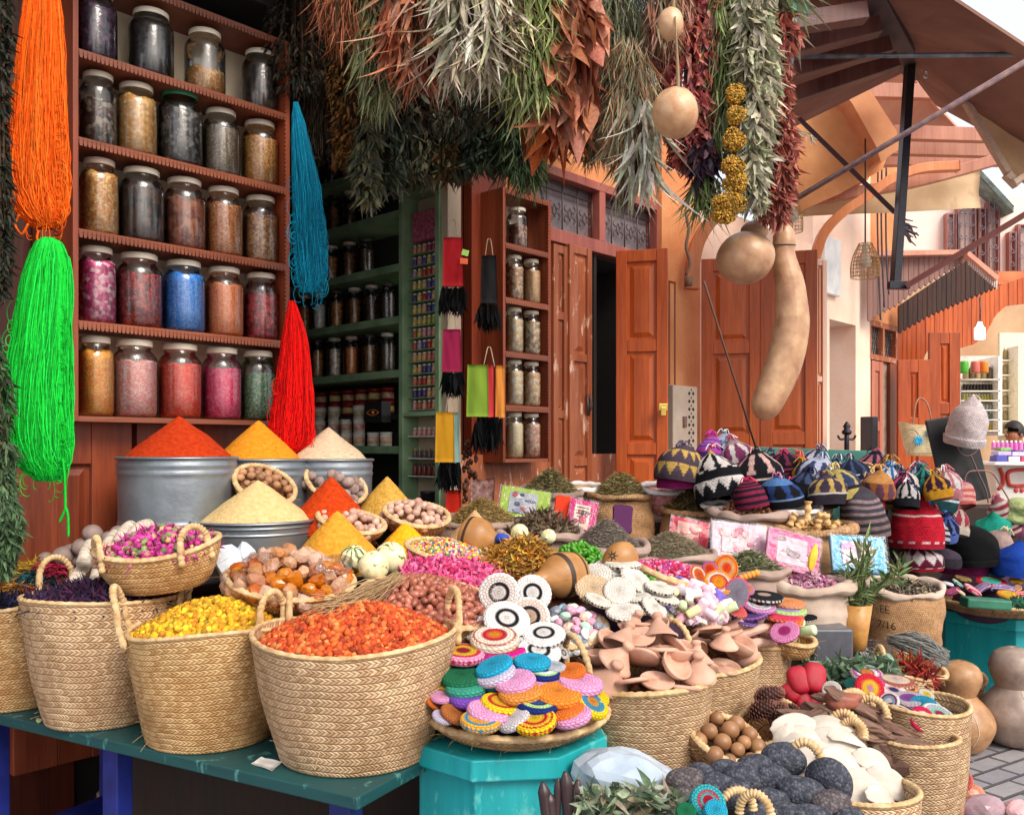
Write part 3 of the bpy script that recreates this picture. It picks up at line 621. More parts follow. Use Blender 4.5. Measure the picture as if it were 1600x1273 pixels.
# fascia of orange planks
def planks(px0,px1,ytop,ybot,Y,pw,th,name,mat,label,cat,scal=0,dY=0):
    root=empty(name,P((px0+px1)/2,(ytop(px0)+ybot(px0))/2,Y),label,cat); g=MB(); x=px0; k=0
    while x<px1-.5:
        x1=min(x+pw,px1); m=(x+x1)/2; yy=Y+dY*(m-px0)/(px1-px0)+(.006 if k%2 else 0)
        pts=[(x+.25,ytop(x)),(x1-.25,ytop(x1)),(x1-.25,ybot(x1)),(m,ybot(m)+scal),(x+.25,ybot(x))]
        g.add(*pxpoly(pts,yy,th)); x=x1; k+=1
    g.build('boards',mat,root,smooth=False); return root
ip=lambda *q: (lambda x:float(np.interp(x,[a for a,b in q],[b for a,b in q])))
planks(1403,1600+40,ip((1403,500),(1640,420)),ip((1403,600),(1418,588),(1438,578),(1448,548),(1497,545),(1522,538),(1540,522),(1556,492),(1572,478),(1640,470)),10.9,7.2,.04,'plank_fascia',WO_,'orange vertical plank fascia over the further shop front','fascia')
# wooden eave
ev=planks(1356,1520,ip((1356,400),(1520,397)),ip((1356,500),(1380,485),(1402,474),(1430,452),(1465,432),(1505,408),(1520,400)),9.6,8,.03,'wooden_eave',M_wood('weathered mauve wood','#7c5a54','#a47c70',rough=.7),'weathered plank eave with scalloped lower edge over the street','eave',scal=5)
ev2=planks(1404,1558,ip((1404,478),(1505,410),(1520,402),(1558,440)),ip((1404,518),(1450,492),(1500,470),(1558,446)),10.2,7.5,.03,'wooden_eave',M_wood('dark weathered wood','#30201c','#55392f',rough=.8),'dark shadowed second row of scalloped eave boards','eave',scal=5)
g=MB(); g.add(*pxpoly([(1352,392),(1514,390),(1516,397),(1352,400)],9.5,.15)); g.add(*pxpoly([(1512,390),(1562,432),(1558,438),(1512,399)],9.45,.1)); tag(g.build('eave_trim',M_wood('salmon trim','#c08068','#dca088'),smooth=False),'salmon trim board capping the wooden eave','trim')
g=MB()
for k in range(14): 
    x=1513+k*3.3; y=399+k*2.9; g.add(*pxpoly([(x,y-2),(x+3,y+.6),(x+2.2,y+15),(x+.9,y+15)],9.5,.02))
tag(g.build('gable_fringe',M_plain('pale wood',(.62,.52,.48),.6),smooth=False),'pale toothed fringe board on the gable of the eave','trim')
# upper building
BW=13.5
def bw(x0,x1,y0,y1,Y=BW,th=.3): 
    return pxpoly([(x0,y1),(x1,y1),(x1,y0),(x0,y0)],Y,th)
root=empty('pink_house',P(1450,800,BW),'pale pink house with iron window grilles rising beyond the eaves','house')
g=MB(); g.add(*bw(1200,1532,225,760)); g.add(*bw(1532,1760,308,470)); g.add(*pxpoly([(1532,460),(1532,268),(1582,325),(1582,460)],BW-.02,.3)); g.build('wall',M_noise('pale pink facade','#f6d4c6','#fae0d4',2,.8,.003),root,smooth=False)
g=MB(); g.add(*pxpoly([(1526,262),(1584,324),(1584,332),(1526,272)],BW-.35,.7)); 
for k in range(18): x=1528+k*3.1; y=266+k*3.35; g.add(*tube([list(P(x,y,BW-.45)),list(P(x,y,BW)),list(P(x,y,BW+.3))],.035,6)[:2])
g.build('roof',M_noise('roof tiles','#6c7870','#94a096',10,.8,.01),root,smooth=False)
for (x0,x1,y0,y1) in ((1479,1495,333,392),(1497,1526,320,400),(1529,1541,325,425),(1543,1562,315,425),(1577,1588,362,425),(1591,1640,350,425),(1360,1400,340,395)):
    fr=MB(); cx=(x0+x1)/2
    fr.add(*bw(x0,x1,y0,y0+2,BW-.12,.1)); fr.add(*bw(x0,x1,y1-2,y1,BW-.12,.1)); fr.add(*bw(x0,x0+2,y0+2,y1-2,BW-.12,.1)); fr.add(*bw(x1-2,x1,y0+2,y1-2,BW-.12,.1))
    o=fr.build('window',M_plain('rose wood frame',c('#a8685c'),.6),root,smooth=False)
    q=MB(); q.add(*bw(x0+2,x1-2,y0+2,y1-2,BW-.03,.02)); r=q.build('pane',M_plain('window pane',c('#c8a8a0' if (x1-x0)<18 else '#dcd4d4'),.3),root,smooth=False); r.parent=o; r.location=Vector(r.location)
    r.location=(0,0,0)
    q=MB(); rr=np.random.default_rng(int(x0)); 
    for i in range(int((x1-x0)/8)+1):
        xx=x0+3+i*8; q.add(*tube([list(P(xx,y0,BW-.18)),list(P(xx,(y0+y1)/2,BW-.18)),list(P(xx,y1,BW-.18))],.009,5)[:2])
    for yy in np.arange(y0+10,y1-6,20):
        for xx in np.arange(x0+5,x1-3,8):
            t=np.linspace(0,7,18); rad=4.2*(1-t/9); q.add(*tube([list(P(xx+rad[i]*math.cos(t[i]),yy+1.1*rad[i]*math.sin(t[i]),BW-.2)) for i in range(18)],.007,5)[:2])
    gr=q.build('grille',M_plain('grille iron',(.26,.2,.22),.5),root); gr.parent=o; gr.location=(0,0,0)
    for x in (r,gr): x.matrix_parent_inverse=Matrix.Identity(4)
# ledge roof strip

poly('roof_ledge',[(1560,424),(1660,424),(1660,446),(1556,444)],11.2,.5,M_noise('orange ledge','#c0683c','#dc8858',6,.7,.002),'orange roof ledge right of the eave under the grilled windows','roof')
# bare creeper
g=MB(); rr=np.random.default_rng(5)
for k in range(22):
    x,y=1395,rr.uniform(330,350); pts=[]; dx=rr.choice([-1,1]); dy=rr.uniform(.2,1.2)
    for i in range(9): pts.append(list(P(x,y,12.8))); x+=dx*rr.uniform(1,8); y+=rr.uniform(2,8)*dy; 
    g.add(*tube(spline(pts,18),np.linspace(.035,.008,18),5)[:2])
tag(g.build('bare_creeper',M_plain('dark twigs',(.05,.04,.05),.8)),'leafless dark creeper clinging to the pink house','plant')
for k,x in enumerate((1372,1378,1385)): 
    g=MB(); g.add(*tube(spline([list(P(x,250,9.3)),list(P(x-1,340,9.3)),list(P(x+1,420,9.3)),list(P(x+4,500-20*k,9.3))],20),.010)[:2]); tag(g.build('hanging_cable',M_plain('cable dark',(.08,.06,.08),.6)),'dark cable hanging beside the black awning post','cable',order=True)
g=MB(); g.add(*pxpoly([(1400,860),(1900,860),(1900,430),(1400,430)],12.9,.2)); tag(g.build('far_wall',M_noise('warm dim plaster','#b8906c','#d8b48c',2,.8,.002),smooth=False),'warm plastered wall at the back of the further shop','wall')
# shop front far right
root=empty('shop_shelves',P(1532,690,11.6),'bright white shelving full of jars and bottles in the further shop','shelf'); g=MB()
ys=[592,610,625,640,655,672]; 
g.add(*pxpoly([(1497,680),(1566,680),(1566,556),(1497,556)],11.95,.05))
for y in ys: g.add(*pxpoly([(1500,y+1.5),(1563,y+1.5),(1563,y),(1500,y)],11.5,.4))
g.add(*pxpoly([(1497,680),(1501,680),(1501,556),(1497,556)],11.5,.45)); g.add(*pxpoly([(1560,680),(1566,680),(1566,556),(1560,556)],11.5,.45))
g.build('shelf',M_plain('bright white',c('#f4efe2'),.5),root,smooth=False)
root2=empty('shop_shelves',P(1577,700,11.8),'narrower cream shelving of jars at the right edge of the further shop','shelf'); g=MB()
g.add(*pxpoly([(1562,720),(1620,720),(1620,520),(1562,520)],12.2,.05)); ys2=[562,585,609,633,657,678]
for y in ys2: g.add(*pxpoly([(1566,y+1.5),(1591,y+1.5),(1591,y),(1566,y)],11.8,.3))
g.add(*pxpoly([(1591,720),(1640,720),(1640,540),(1591,540)],11.7,.3))
g.build('shelf',M_plain('cream shelf',c('#efe4cc'),.5),root2,smooth=False)
def mini(p,r,h,body,cap,label,group,first={},cat='bottle',name='spice_bottle'):
    key=(round(r,4),round(h,4),body.name,cap.name,name)
    if key in first: return copytree(first[key],loc=p,label=label)
    root=empty(name,p,label,cat,group)
    g=MB(); g.add(*lathe([(0,0),(r*.9,0),(r,h*.06),(r,h*.66),(r*.6,h*.8),(r*.6,h*.86)],12)[:2]); g.build('body',body,root,local=True)
    g=MB(); g.add(*lathe([(r*.68,h*.82),(r*.68,h),(0,h)],10)[:2]); g.build('cap',cap,root,local=True)
    first[key]=root; return root
capw=M_plain('bottle cap',c('#e8e2d4'),.4); capd=M_plain('black cap',(.03,.03,.03),.4); capg=M_plain('gold cap',(.5,.36,.12),.35,.6)
def vm(n,col): return M_noise('jar '+n,c(col),c(col,.6),60,.3,0)
for i,(y,n_,w_,h_,cols,cp) in enumerate(((592,6,4.4,22,('#a08a5c','#6c5c3c','#b8a070'),capw),(610,11,2.5,12,('#2c1c18','#3a2420'),capw),(625,12,2.3,9,('#c8b848','#b8c05c'),capw),(640,11,2.5,10,('#b0b8b4','#c8ccc8'),capg),(655,11,2.5,11,('#8c9498','#c0c4c4'),capw),(672,11,2.5,11,('#e0b81c','#f0cc30'),capw))):
    for k in range(n_):
        x=1504+(k+.5)*56/n_; mini(P(x,y-.3,11.65),S(w_,11.65),S(h_,11.65),vm(cols[k%len(cols)],cols[k%len(cols)]),cp,f'small shop {"jar" if h_>20 else "bottle"} on shelf {ORD_W[i]} from top of the white shelving' if False else f'small {"jar" if h_>20 else "bottle"} on the {["top","second","third","fourth","fifth","lowest"][i]} shelf of the white shop shelving','bottles on the further shop shelves')
for i,y in enumerate(ys2[:]):
    for k in range(3): mini(P(1570.5+k*8,y-.3,11.95),S(3.6,11.95),S(19,11.95),vm('olive jar','#a89868'),capw,f'jar on the {["top","second","third","fourth","fifth","lowest"][i]} shelf of the narrow cream shelving','jars on the cream shelving',cat='jar',name='shop_jar')
for k,(x,cl) in enumerate(((1506,'#58c83c'),(1524,'#f07a70'),(1537,'#f0902c'))):
    g=MB(); g.add(*lathe([(0,0),(.05,.0),(.055,.02),(.055,.13),(.05,.15),(0,.15)],12)[:2],loc=P(x,583,11.3)); tag(g.build('colour_bag',vm('bag'+cl,cl)),f'{["green","coral","orange"][k]} bag of colour powder at the top of the white shelving','bag')
# bulb
root=empty('hanging_lamp',P(1531,530,9.0),'lit white bulb hanging on a chain before the orange planks','lamp')
m,nt,b=newmat('lit bulb'); b.inputs['Emission Color'].default_value=(.9,.92,1,1); b.inputs['Emission Strength'].default_value=3
g=MB(); g.add(*lathe([(0,0),(.045,.0),(.05,.02),(.05,.11),(.03,.13),(.02,.17),(0,.17)],16)[:2]); g.build('bulb',m,root,local=True)
g=MB(); g.add(*tube([[0,0,.17],[0.005,0,.3],[0,0,.42]],.008)[:2]); g.build('chain',IRON,root,local=True)
# counter and goods at right
root=empty('market_counter',P(1600,790,7.5),'white painted counter with red lettering strokes at the right edge','counter')
g=MB(); g.add(*pxpoly([(1560,800),(1680,800),(1680,728),(1553,726)],7.5,.5)); g.build('front',M_noise('painted board','#e4dcd2','#f0ece4',6,.5,.001,c3='#d8e0d4'),root,smooth=False)
g=MB(); redl=M_plain('red lettering',c('#d8483c'),.5)
for pts in ([(1562,731),(1567,745),(1566,758),(1560,764)],[(1577,758),(1574,742),(1582,735),(1612,733)],[(1577,758),(1590,759),(1612,757)]):
    W=[list(P(x,y,7.49)) for x,y in pts]; g.add(*tube(spline(W,16),.016,6)[:2])
for x in(1588,1597): g.add(*ico(2),loc=(0,0,0),M=np.eye(3)*.001)
for x in(1588,1597): V,Fq=ico(2); g.add(V*[.02,.008,.02],Fq,loc=P(x,766,7.495))
g.build('lettering',redl,root)
g=MB(); g.add(*pxpoly([(1553,726),(1680,728),(1680,722),(1556,722)],7.3,.7)); g.build('top',WHITE,root,smooth=False)
for i,(x,y,w_,h_,cl) in enumerate(((1556,722,16,10,'#4a4aa8'),(1574,722,18,9,'#e8c8c8'),(1594,722,20,9,'#c83c5c'),(1558,711,20,6,'#b8a8dc'),(1580,712,26,6,'#d8c0e8'),(1562,704,16,5,'#7cb060'))):
    g=MB(); g.add(*box(P(x+w_/2-4,y-h_/2,7.7),(S(w_,7.7),.12,S(h_,7.7)))); tag(g.build('goods_box',M_plain('box'+cl,c(cl),.5),smooth=False,bevel=.004),f'small {["indigo","pale pink","crimson","lilac","mauve","green"][i]} carton stacked on the white counter','box')
pkm=M_glass('pink bottle',(.95,.3,.75),.1,1.); 
for k in range(8): mini(P(1552+k*7,703,7.9),S(2.8,7.9),S(15,7.9),M_plain('pink liquid',c('#e070c8'),.2),capw,'pink bottle in the row on top of the white counter','pink bottles on the counter',name='pink_bottle')
# ------------- awnings / overhead -------------
g=MB(); pts=[P(1228,-60,4.4),P(1490,0,4.4),P(1660,112,4.95),P(1660,270,6.0),P(1600,240,6.05),P(1462,165,6.7),P(1420,110,6.9),P(1228,205,6.9)]
ctr=P(1400,60,5.6); n_=len(pts); V=[list(p) for p in pts]+[list(ctr)]; V2=[[a,b,d+.02] for a,b,d in V]
fs=[(i,(i+1)%n_,n_) for i in range(n_)]; fs+=[(n_+1+b,n_+1+a,2*n_+1) for a,b,_ in fs]+[(i,(i+1)%n_,(i+1)%n_+n_+1,i+n_+1) for i in range(n_)]
g.add(np.array(V+V2),fs); tag(g.build('canvas_awning',MAR,smooth=False),'large maroon canvas awning stretched overhead at the top right','awning')
for i,(a,b) in enumerate((((1236,38),(1352,20)),((1236,75),(1372,42)),((1238,112),(1388,72)),((1240,150),(1400,96)))):
    g=MB(); g.add(*bar(P(*a,4.55+i*.3),P(*b,4.55+i*.3),.09,.09)); tag(g.build('rafter',DKW,smooth=False,bevel=.005),'dark wooden rafter under the maroon awning','beam','rafters under the maroon awning',order=True)
g=MB(); g.add(*bar(P(1352,-30,4.5),P(1434,112,6.3),.14,.12)); tag(g.build('edge_beam',M_plain('black beam',(.05,.025,.03),.6),smooth=False,bevel=.006),'black edge beam running diagonally under the maroon awning','beam')
for k in range(6):
    g=MB(); g.add(*box(P(1318+k*13,8+k*16,4.7+k*.28),(.05,.05,.05),rot(0,20,30))); tag(g.build('rafter_end',SALW,smooth=False,bevel=.004),'small salmon rafter end beside the black edge beam','beam end','rafter ends',order=True)
pipe('awning_pipe',P(1236,89,5.0),P(1680,84,5.0),S(3.6,5),GRYP,'grey horizontal awning pipe crossing the top right')
pipe('awning_pipe',P(1232,318,4.4),P(1640,74,4.0),S(4.6,4.2),PIPE,'rusty diagonal awning arm rising to the right')
pipe('awning_pipe',P(1243,-20,3.9),P(1228,170,4.2),S(6,4),GRYP,'grey upright pole wrapped in film behind the hanging bunches')
poly('cloth_cover',[(1212,-20),(1234,-20),(1228,185),(1214,175)],4.3,.03,M_plain('dark plum cloth',(.04,.02,.03),.8),'dark plum cloth hanging behind the upper hanging bunches','cloth')
g=MB(); g.add(*bar(P(1422,95,5.9),P(1399,443,5.9),.075,.05)); tag(g.build('awning_post',STEELK,smooth=False,bevel=.004),'black square awning post hanging down at the right','post')
g=MB(); g.add(*bar(P(1388,446,5.85),P(1420,446,5.85),.05,.05)); tag(g.build('post_foot',STEELK,smooth=False,bevel=.003),'black foot plate at the lower end of the awning post','bracket')
g=MB(); g.add(*bar(P(1416,447,5.8),P(1640,312,5.4),.04,.03)); tag(g.build('awning_strut',M_plain('brown steel',c('#7a4038'),.5),smooth=False),'brown diagonal strut from the foot of the black post','strut')
g=MB(); g.add(*bar(P(1249,186,6.3),P(1398,332,6.0),.03,.03)); tag(g.build('awning_strut',M_plain('plum steel',c('#4a2024'),.5),smooth=False),'thin plum strut meeting the black post from the left','strut')
g=MB(); t=np.linspace(0,6.3,20); g.add(*tube([list(P(1446+3.2*math.cos(x),117+5*math.sin(x),5.5)) for x in t],.005)[:2]); tag(g.build('steel_ring',M_plain('ring',(.7,.7,.7),.3,.8)),'small steel ring hanging under the awning','ring')
# scroll plaster corbels
sc_=[(1222,332),(1222,205),(1246,196),(1246,183),(1262,183),(1264,168),(1276,152),(1296,144),(1296,130),(1312,127),(1330,150),(1372,228),(1384,240),(1376,262),(1310,300),(1232,334)]
poly('corbel',sc_,7.4,.3,TANP,'big tan scrolled corbel under the eaves at the right','corbel',bevel=.02)
poly('corbel',[(1308,128),(1308,113),(1334,112),(1338,124),(1344,122),(1398,205),(1402,232),(1378,248),(1372,228),(1334,160)],7.15,.25,M_noise('salmon plaster two','#c07a50','#d49468',4,.85,.003),'narrow salmon corbel leaning against the big scrolled one','corbel',bevel=.015)
poly('eave_soffit',[(1334,125),(1420,112),(1462,165),(1530,235),(1560,250),(1370,262),(1400,225)],[7.6,7.6,8,9,9.4,9.2,8.6],.03,UND,'salmon boarded soffit beneath the far eaves','soffit')
for i,(a,b) in enumerate((((1345,142),(1492,146)),((1395,208),(1540,212)),((1390,232),(1552,236)),((1375,250),(1566,250)))):
    g=MB(); g.add(*bar(P(*a,7.5+i*.3),P(*b,7.5+i*.3),.07,.12)); tag(g.build('soffit_batten',SALW,smooth=False,bevel=.005),'salmon batten crossing the far soffit','beam','battens under the far soffit',order=True)
g=MB(); g.add(*sheet(P(1255,338,7.6),P(1530,326,7.9),P(1530,262,7.9),P(1262,304,7.6),24,6,.03,3)); tag(g.build('canvas_valance',BEI,smooth=True),'beige canvas valance hanging across the street','awning')
archx([(1262,312),(1330,300),(1420,285),(1500,265),(1566,246)],.09,7.5,.08,'valance_beam',SALW,'salmon beam carrying the beige valance','beam')
archx([(1276,400),(1290,362),(1320,330),(1356,306),(1392,280),(1440,262),(1500,258)],.075,7.3,.08,'timber_arch',TANW,'long curved orange timber arch over the street')
g=MB(); g.add(*sheet(P(1512,166,5.9),P(1660,250,5.9),P(1660,330,5.9),P(1585,276,5.9),10,8,.02,4)); tag(g.build('folded_awning',BEI),'beige folded awning cloth at the right edge','awning')
g=MB(); g.add(*bar(P(1509,160,5.85),P(1578,276,5.85),.05,.04)); g.add(*bar(P(1572,272,5.84),P(1590,290,5.84),.06,.05)); g.add(*bar(P(1582,286,5.8),P(1640,250,5.8),.05,.04)); tag(g.build('folding_arm',M_plain('beige arm',c('#c8a890'),.45),smooth=False,bevel=.005),'beige folding metal arm with its elbow joint','folding arm')
g=MB(); g.add(*sheet(P(1262,26,3.6),P(1222,8,3.6),P(1215,-40,3.6),P(1270,-40,3.6),8,6,.015,9)); tag(g.build('green_pennant',M_noise('sea green cloth','#0f7a66','#1c9078',6,.8,.001)),'corner of a sea green cloth hanging at the very top','cloth')
# rattan lamps
RAT=M_noise('rattan','#c08c4c','#e4bc80',30,.6,.001)
def rattan(p,R_,Hh,label,open_=False):
    root=empty('rattan_lampshade',p,label,'lampshade'); g=MB(); pr=lambda t: R_*(1-.55*t**2.2)*(.93+.07*math.sin(3*t))
    for k in range(20):
        th=k/20*2*np.pi; t=np.linspace(0,1,10); g.add(*tube([[pr(x)*math.cos(th),pr(x)*math.sin(th),x*Hh] for x in t],R_*.02,5)[:2])
    for x in np.linspace(0,1,10):
        th=np.linspace(0,2*np.pi,25); g.add(*tube(np.stack([pr(x)*np.cos(th),pr(x)*np.sin(th),0*th+x*Hh],-1),R_*(.03 if x in(0,1) else .02),5)[:2])
    for k in range(60):
        th=k/60*2*np.pi; t=np.linspace(0,1,6); g.add(*tube([[pr(x)*math.cos(th+.3*x),pr(x)*math.sin(th+.3*x),x*Hh] for x in t],R_*.009,4)[:2]) if math.cos(th-.6)>.0 else None
    g.build('weave',RAT,root,local=True)
    g=MB(); g.add(*tube([[0,0,Hh],[0,0,Hh+.4],[0,0,Hh+.75]],.006)[:2]); g.build('cord',M_plain('brown cord',(.12,.07,.04),.7),root,local=True)
    g=MB(); g.add(*lathe([(0,Hh*.25),(.04,Hh*.35),(.045,Hh*.5),(.02,Hh*.7),(.02,Hh)],12)[:2]); g.build('bulb',M_plain('unlit bulb',(.75,.68,.55),.3),root,local=True)
    return root
rattan(P(1352,433,6.4),S(23,6.4),S(52,6.4),'open woven rattan lampshade hanging before the pink wall')
rattan(P(1238,362,6.2),S(17,6.2),S(52,6.2),'rattan lampshade half hidden behind the dried leaves and the gourd stem')
# ================= shop interior =================
def nP(px,a):
    k=(px-800)/F; return (k*(OY+a*AY)-OX-a*AX)/(NX-k*NY)
AS=1.92
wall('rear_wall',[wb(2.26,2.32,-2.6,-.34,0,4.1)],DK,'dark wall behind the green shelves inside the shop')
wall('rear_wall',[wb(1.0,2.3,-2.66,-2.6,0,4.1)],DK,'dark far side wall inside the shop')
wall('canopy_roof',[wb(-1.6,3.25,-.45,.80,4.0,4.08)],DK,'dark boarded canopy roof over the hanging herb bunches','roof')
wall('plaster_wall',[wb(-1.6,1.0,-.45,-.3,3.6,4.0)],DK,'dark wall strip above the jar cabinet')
n0,n1_=nP(470,AS)-.25,nP(624,AS)
def zi(y,px=560): n=nP(px,AS); return H+(HZ-y)/F*Wp(AS,n,0).y
zsh=[zi(697),zi(583),zi(503),zi(425),zi(345),zi(268)]
root=empty('shop_shelving',Wp(AS+.15,(n0+n1_)/2,1.0),'old green shelving inside the dark shop, full of jars and tins','shelf')
for z in zsh+[zi(775)]:
    g=MB(); g.add(*wb(AS,AS+.28,n0,n1_,z-.045,z)); g.build('shelf',GREEN,root,smooth=False,bevel=.003)
g=MB(); g.add(*wb(AS+.28,AS+.3,n0,n1_,.5,3.5)); g.build('back_panel',M_plain('dim back',(.035,.03,.028),.8),root,smooth=False)
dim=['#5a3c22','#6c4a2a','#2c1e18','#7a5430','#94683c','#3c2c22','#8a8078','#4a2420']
for i,(y,xs,r,h,lvl) in enumerate(((268,(492,520,548),13,60,'uppermost'),(345,(497,522,548,575),13,62,'high'),(425,(494,518,546,572),12.5,60,'middle'),(503,(476,499,526,554,581,605),12.5,62,'fourth'),(583,(472,496,523,549,578,605),12.5,64,'lower'))):
    for k,x in enumerate(xs):
        n=nP(x,AS+.12); p=Wp(AS+.12,n,zsh[5-i]+.001); r_=S(r,p.y); cl=dim[(i*3+k*5)%8]
        if (i,k)==(3,1): cl='#c8c0b8'
        if (i,k)==(4,3): cl='#b06a2c'
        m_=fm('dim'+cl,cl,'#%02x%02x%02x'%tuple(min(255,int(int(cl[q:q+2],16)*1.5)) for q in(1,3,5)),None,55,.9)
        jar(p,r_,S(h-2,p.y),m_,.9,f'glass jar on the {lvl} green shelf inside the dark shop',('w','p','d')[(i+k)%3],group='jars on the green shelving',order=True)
# tins
def tin(p,r,h,col,lab,lid,label,cache={}):
    key=(col,lab,lid,round(r,3),round(h,3))
    if key in cache: return copytree(cache[key],loc=p)
    root=empty('round_tin',p,label,'tin','tins in the shop',order=False)
    g=MB(); g.add(*lathe([(0,0),(r,0),(r,h*.86),(0,h*.86)],20)[:2]); g.build('body',M_plain('tin'+col,c(col),.35),root,local=True)
    g=MB(); g.add(*lathe([(r*1.01,h*.2),(r*1.015,h*.2),(r*1.015,h*.66),(r*1.01,h*.66)],20)[:2]); g.build('paper_band',M_noise('band'+lab,lab,'#d8c8a0' if lab!='#c82828' else '#e8d0c8',40,.5,0),root,local=True)
    g=MB(); g.add(*lathe([(r*1.04,h*.86),(r*1.05,h*.9),(r*1.05,h),(0,h)],20)[:2]); g.build('lid',M_plain('tinlid'+lid,c(lid),.35),root,local=True)
    cache[key]=root; return root
for row,(zb,off,cols) in enumerate(((zi(697),0,[('#e8dcd0','#e09a94','#d8d4cc')]),(zi(697)+.085,0,[('#e8dcd0','#c82828','#e0dcd4'),('#ece4d8','#c86a78','#d8d4cc')]),(zi(697)+.17,0,[('#d8d0c8','#8a8078','#b8b8bc')]))):
    for k,x in enumerate((482,500,522,541,561,583,603)):
        if row and x>=583 or (row==2 and x==541): continue
        n=nP(x,AS+.1); p=Wp(AS+.1,n,zb+.001+.0*row); cc_=cols[k%len(cols)]; tin(p,S(9.2,p.y),.084,*cc_,f'round tin in the {["lower","middle","upper"][row]} row of pale tins on the green shelf')
for row in range(4):
    for k,x in enumerate((482,502,524,545,565,585,606)):
        if row==0 and x in(545,565,524): pass
        n=nP(x,AS+.17); p=Wp(AS+.17,n,zi(650)+.012+.083*row); 
        if p.z+.083>zsh[1]-.04: continue
        tin(p,S(9.8,p.y),.082,'#7a1c1c',['#c8a83c','#b83c3c','#a8784c'][(k+row)%3],'#a02424',f'red lidded tin in row {["one","two","three","four"][row]} from below of the red tins')
g=MB(); g.add(*wb(AS+.11,AS+.24,n0,n1_,zi(655),zi(650)+.01)); tag(g.build('tin_ledge',DK,smooth=False),'dark ledge carrying the red tins in the shop','shelf')
# black eye box
root=empty('printed_box',Wp(AS+.08,nP(576,AS),zi(662)),'small black box printed with an orange eye among the tins','box')
p=Wp(AS+.05,nP(576,AS),zi(645)); g=MB(); g.add(*wb(AS+.03,AS+.1,nP(563,AS),nP(590,AS),zi(660),zi(628))); g.build('carton',M_plain('black carton',(.02,.02,.02),.4),root,smooth=False)
g=MB()
for dz in(1,-1): t=np.linspace(-1,1,14); g.add(*tube([list(Wp(AS+.028,nP(576.5+9*x,AS),zi(645)+dz*.018*(1-x*x))) for x in t],.003,5)[:2])
V,Fq=ico(2); g.add(V*.011,Fq,loc=Wp(AS+.028,nP(577,AS),zi(645))); g.build('eye_print',M_plain('orange print',(.75,.25,.06),.5),root)
# green bottle rack
nr0,nr1=nP(627,AS),nP(690,AS); Yr=Wp(AS,(nr0+nr1)/2,0).y
zr=lambda y: H+(HZ-y)/F*Yr
root=empty('bottle_rack',Wp(AS+.06,(nr0+nr1)/2,1.0),'narrow green framed wall rack of many tiny bottles','rack')
for q in ((nr0,nr0+.035,zr(800),zr(290)),(nr1-.035,nr1,zr(800),zr(290)),(nr0+.035,nr1-.035,zr(302),zr(290)),(nr0+.035,nr1-.035,zr(650),zr(643))):
    g=MB(); g.add(*wb(AS-.02,AS+.1,*q)); g.build('frame',GREEN,root,smooth=False,bevel=.003)
g=MB(); g.add(*wb(AS+.1,AS+.115,nr0,nr1,zr(820),zr(290))); g.build('back_panel',M_noise('dusty cream','#b09c80','#d0bca0',5,.7,.001),root,smooth=False)
g=MB(); g.add(*wb(AS+.0,AS+.1,nr1,nr1+.05,zr(820),zr(296))); g.build('side_panel',M_noise('pale post','#a89078','#c8b49c',8,.7,.001,stretch=(1,1,.2)),root,smooth=False)
ysr=[392+18.95*k for k in range(14)]
bc=['#d8a070','#b8603c','#e0a888','#d8c070','#a83c70','#c8342c','#d0b868','#6a50a0','#c84c3c','#e0b078','#a8b048','#d08c98','#54407c','#d8785c','#b0a0b8','#4c5c94']
bg_={}
for i,y in enumerate(ysr):
    g=MB(); g.add(*wb(AS+.02,AS+.09,nr0+.035,nr1-.035,zr(y+.6)-.006,zr(y+.6))); g.build('shelf',GREEN,root,smooth=False)
    for k in range(6):
        n=nr0+.048+(k+.5)*(nr1-nr0-.096)/6; cl=bc[(i*7+k*3+(i*k)%5)%16] if (i%3) else bc[(k//3*4+i)%16]
        m_=vm('tiny'+cl,cl); mini(Wp(AS+.045,n,zr(y+.6)+.0005),.0148,.052,m_,capw,'tiny bottle of coloured powder in the narrow green wall rack','tiny bottles in the green rack')
for i,(y,h_) in enumerate(((680,13),(715,15),(743,19))):
    g=MB(); g.add(*wb(AS+.02,AS+.09,nr0+.035,nr1-.035,zr(y+.6)-.006,zr(y+.6))); g.build('shelf',GLASS if False else WHITE,root,smooth=False)
    for k in range(6):
        n=nr0+.048+(k+.5)*(nr1-nr0-.096)/6
        mini(Wp(AS+.045,n,zr(y+.6)+.0005),.0145,S(h_,Yr),vm('lowtiny%d'%(i),['#d89c90','#6c5c58','#803c34'][i]) ,[capw,capg,capd][i],f'small vial on the {["upper","middle","lowest"][i]} open ledge below the bottle rows','vials under the tiny bottles',name='perfume_vial',cat='vial')
g=MB(); g.add(*wb(AS+.02,AS+.09,nP(640,AS),nP(675,AS),zr(388-14),zr(328))); g.add(*wb(AS+.016,AS+.02,nP(652,AS),nP(664,AS),zr(360),zr(348))); tag(g.build('trinket_box',M_noise('pink pattern','#8c3048','#c8788c',60,.5,.001),smooth=False,bevel=.004),'patterned pink box at the top of the green rack','box')
g=MB(); g.add(*lathe([(0,0),(.045,0),(.045,.05),(.047,.05),(.047,.065),(0,.065)],20)[:2],loc=Wp(AS+.03,nP(663,AS),zr(785))); tag(g.build('round_tin',M_plain('black tin',(.03,.03,.035),.3)),'black round tin at the foot of the green bottle rack','tin')
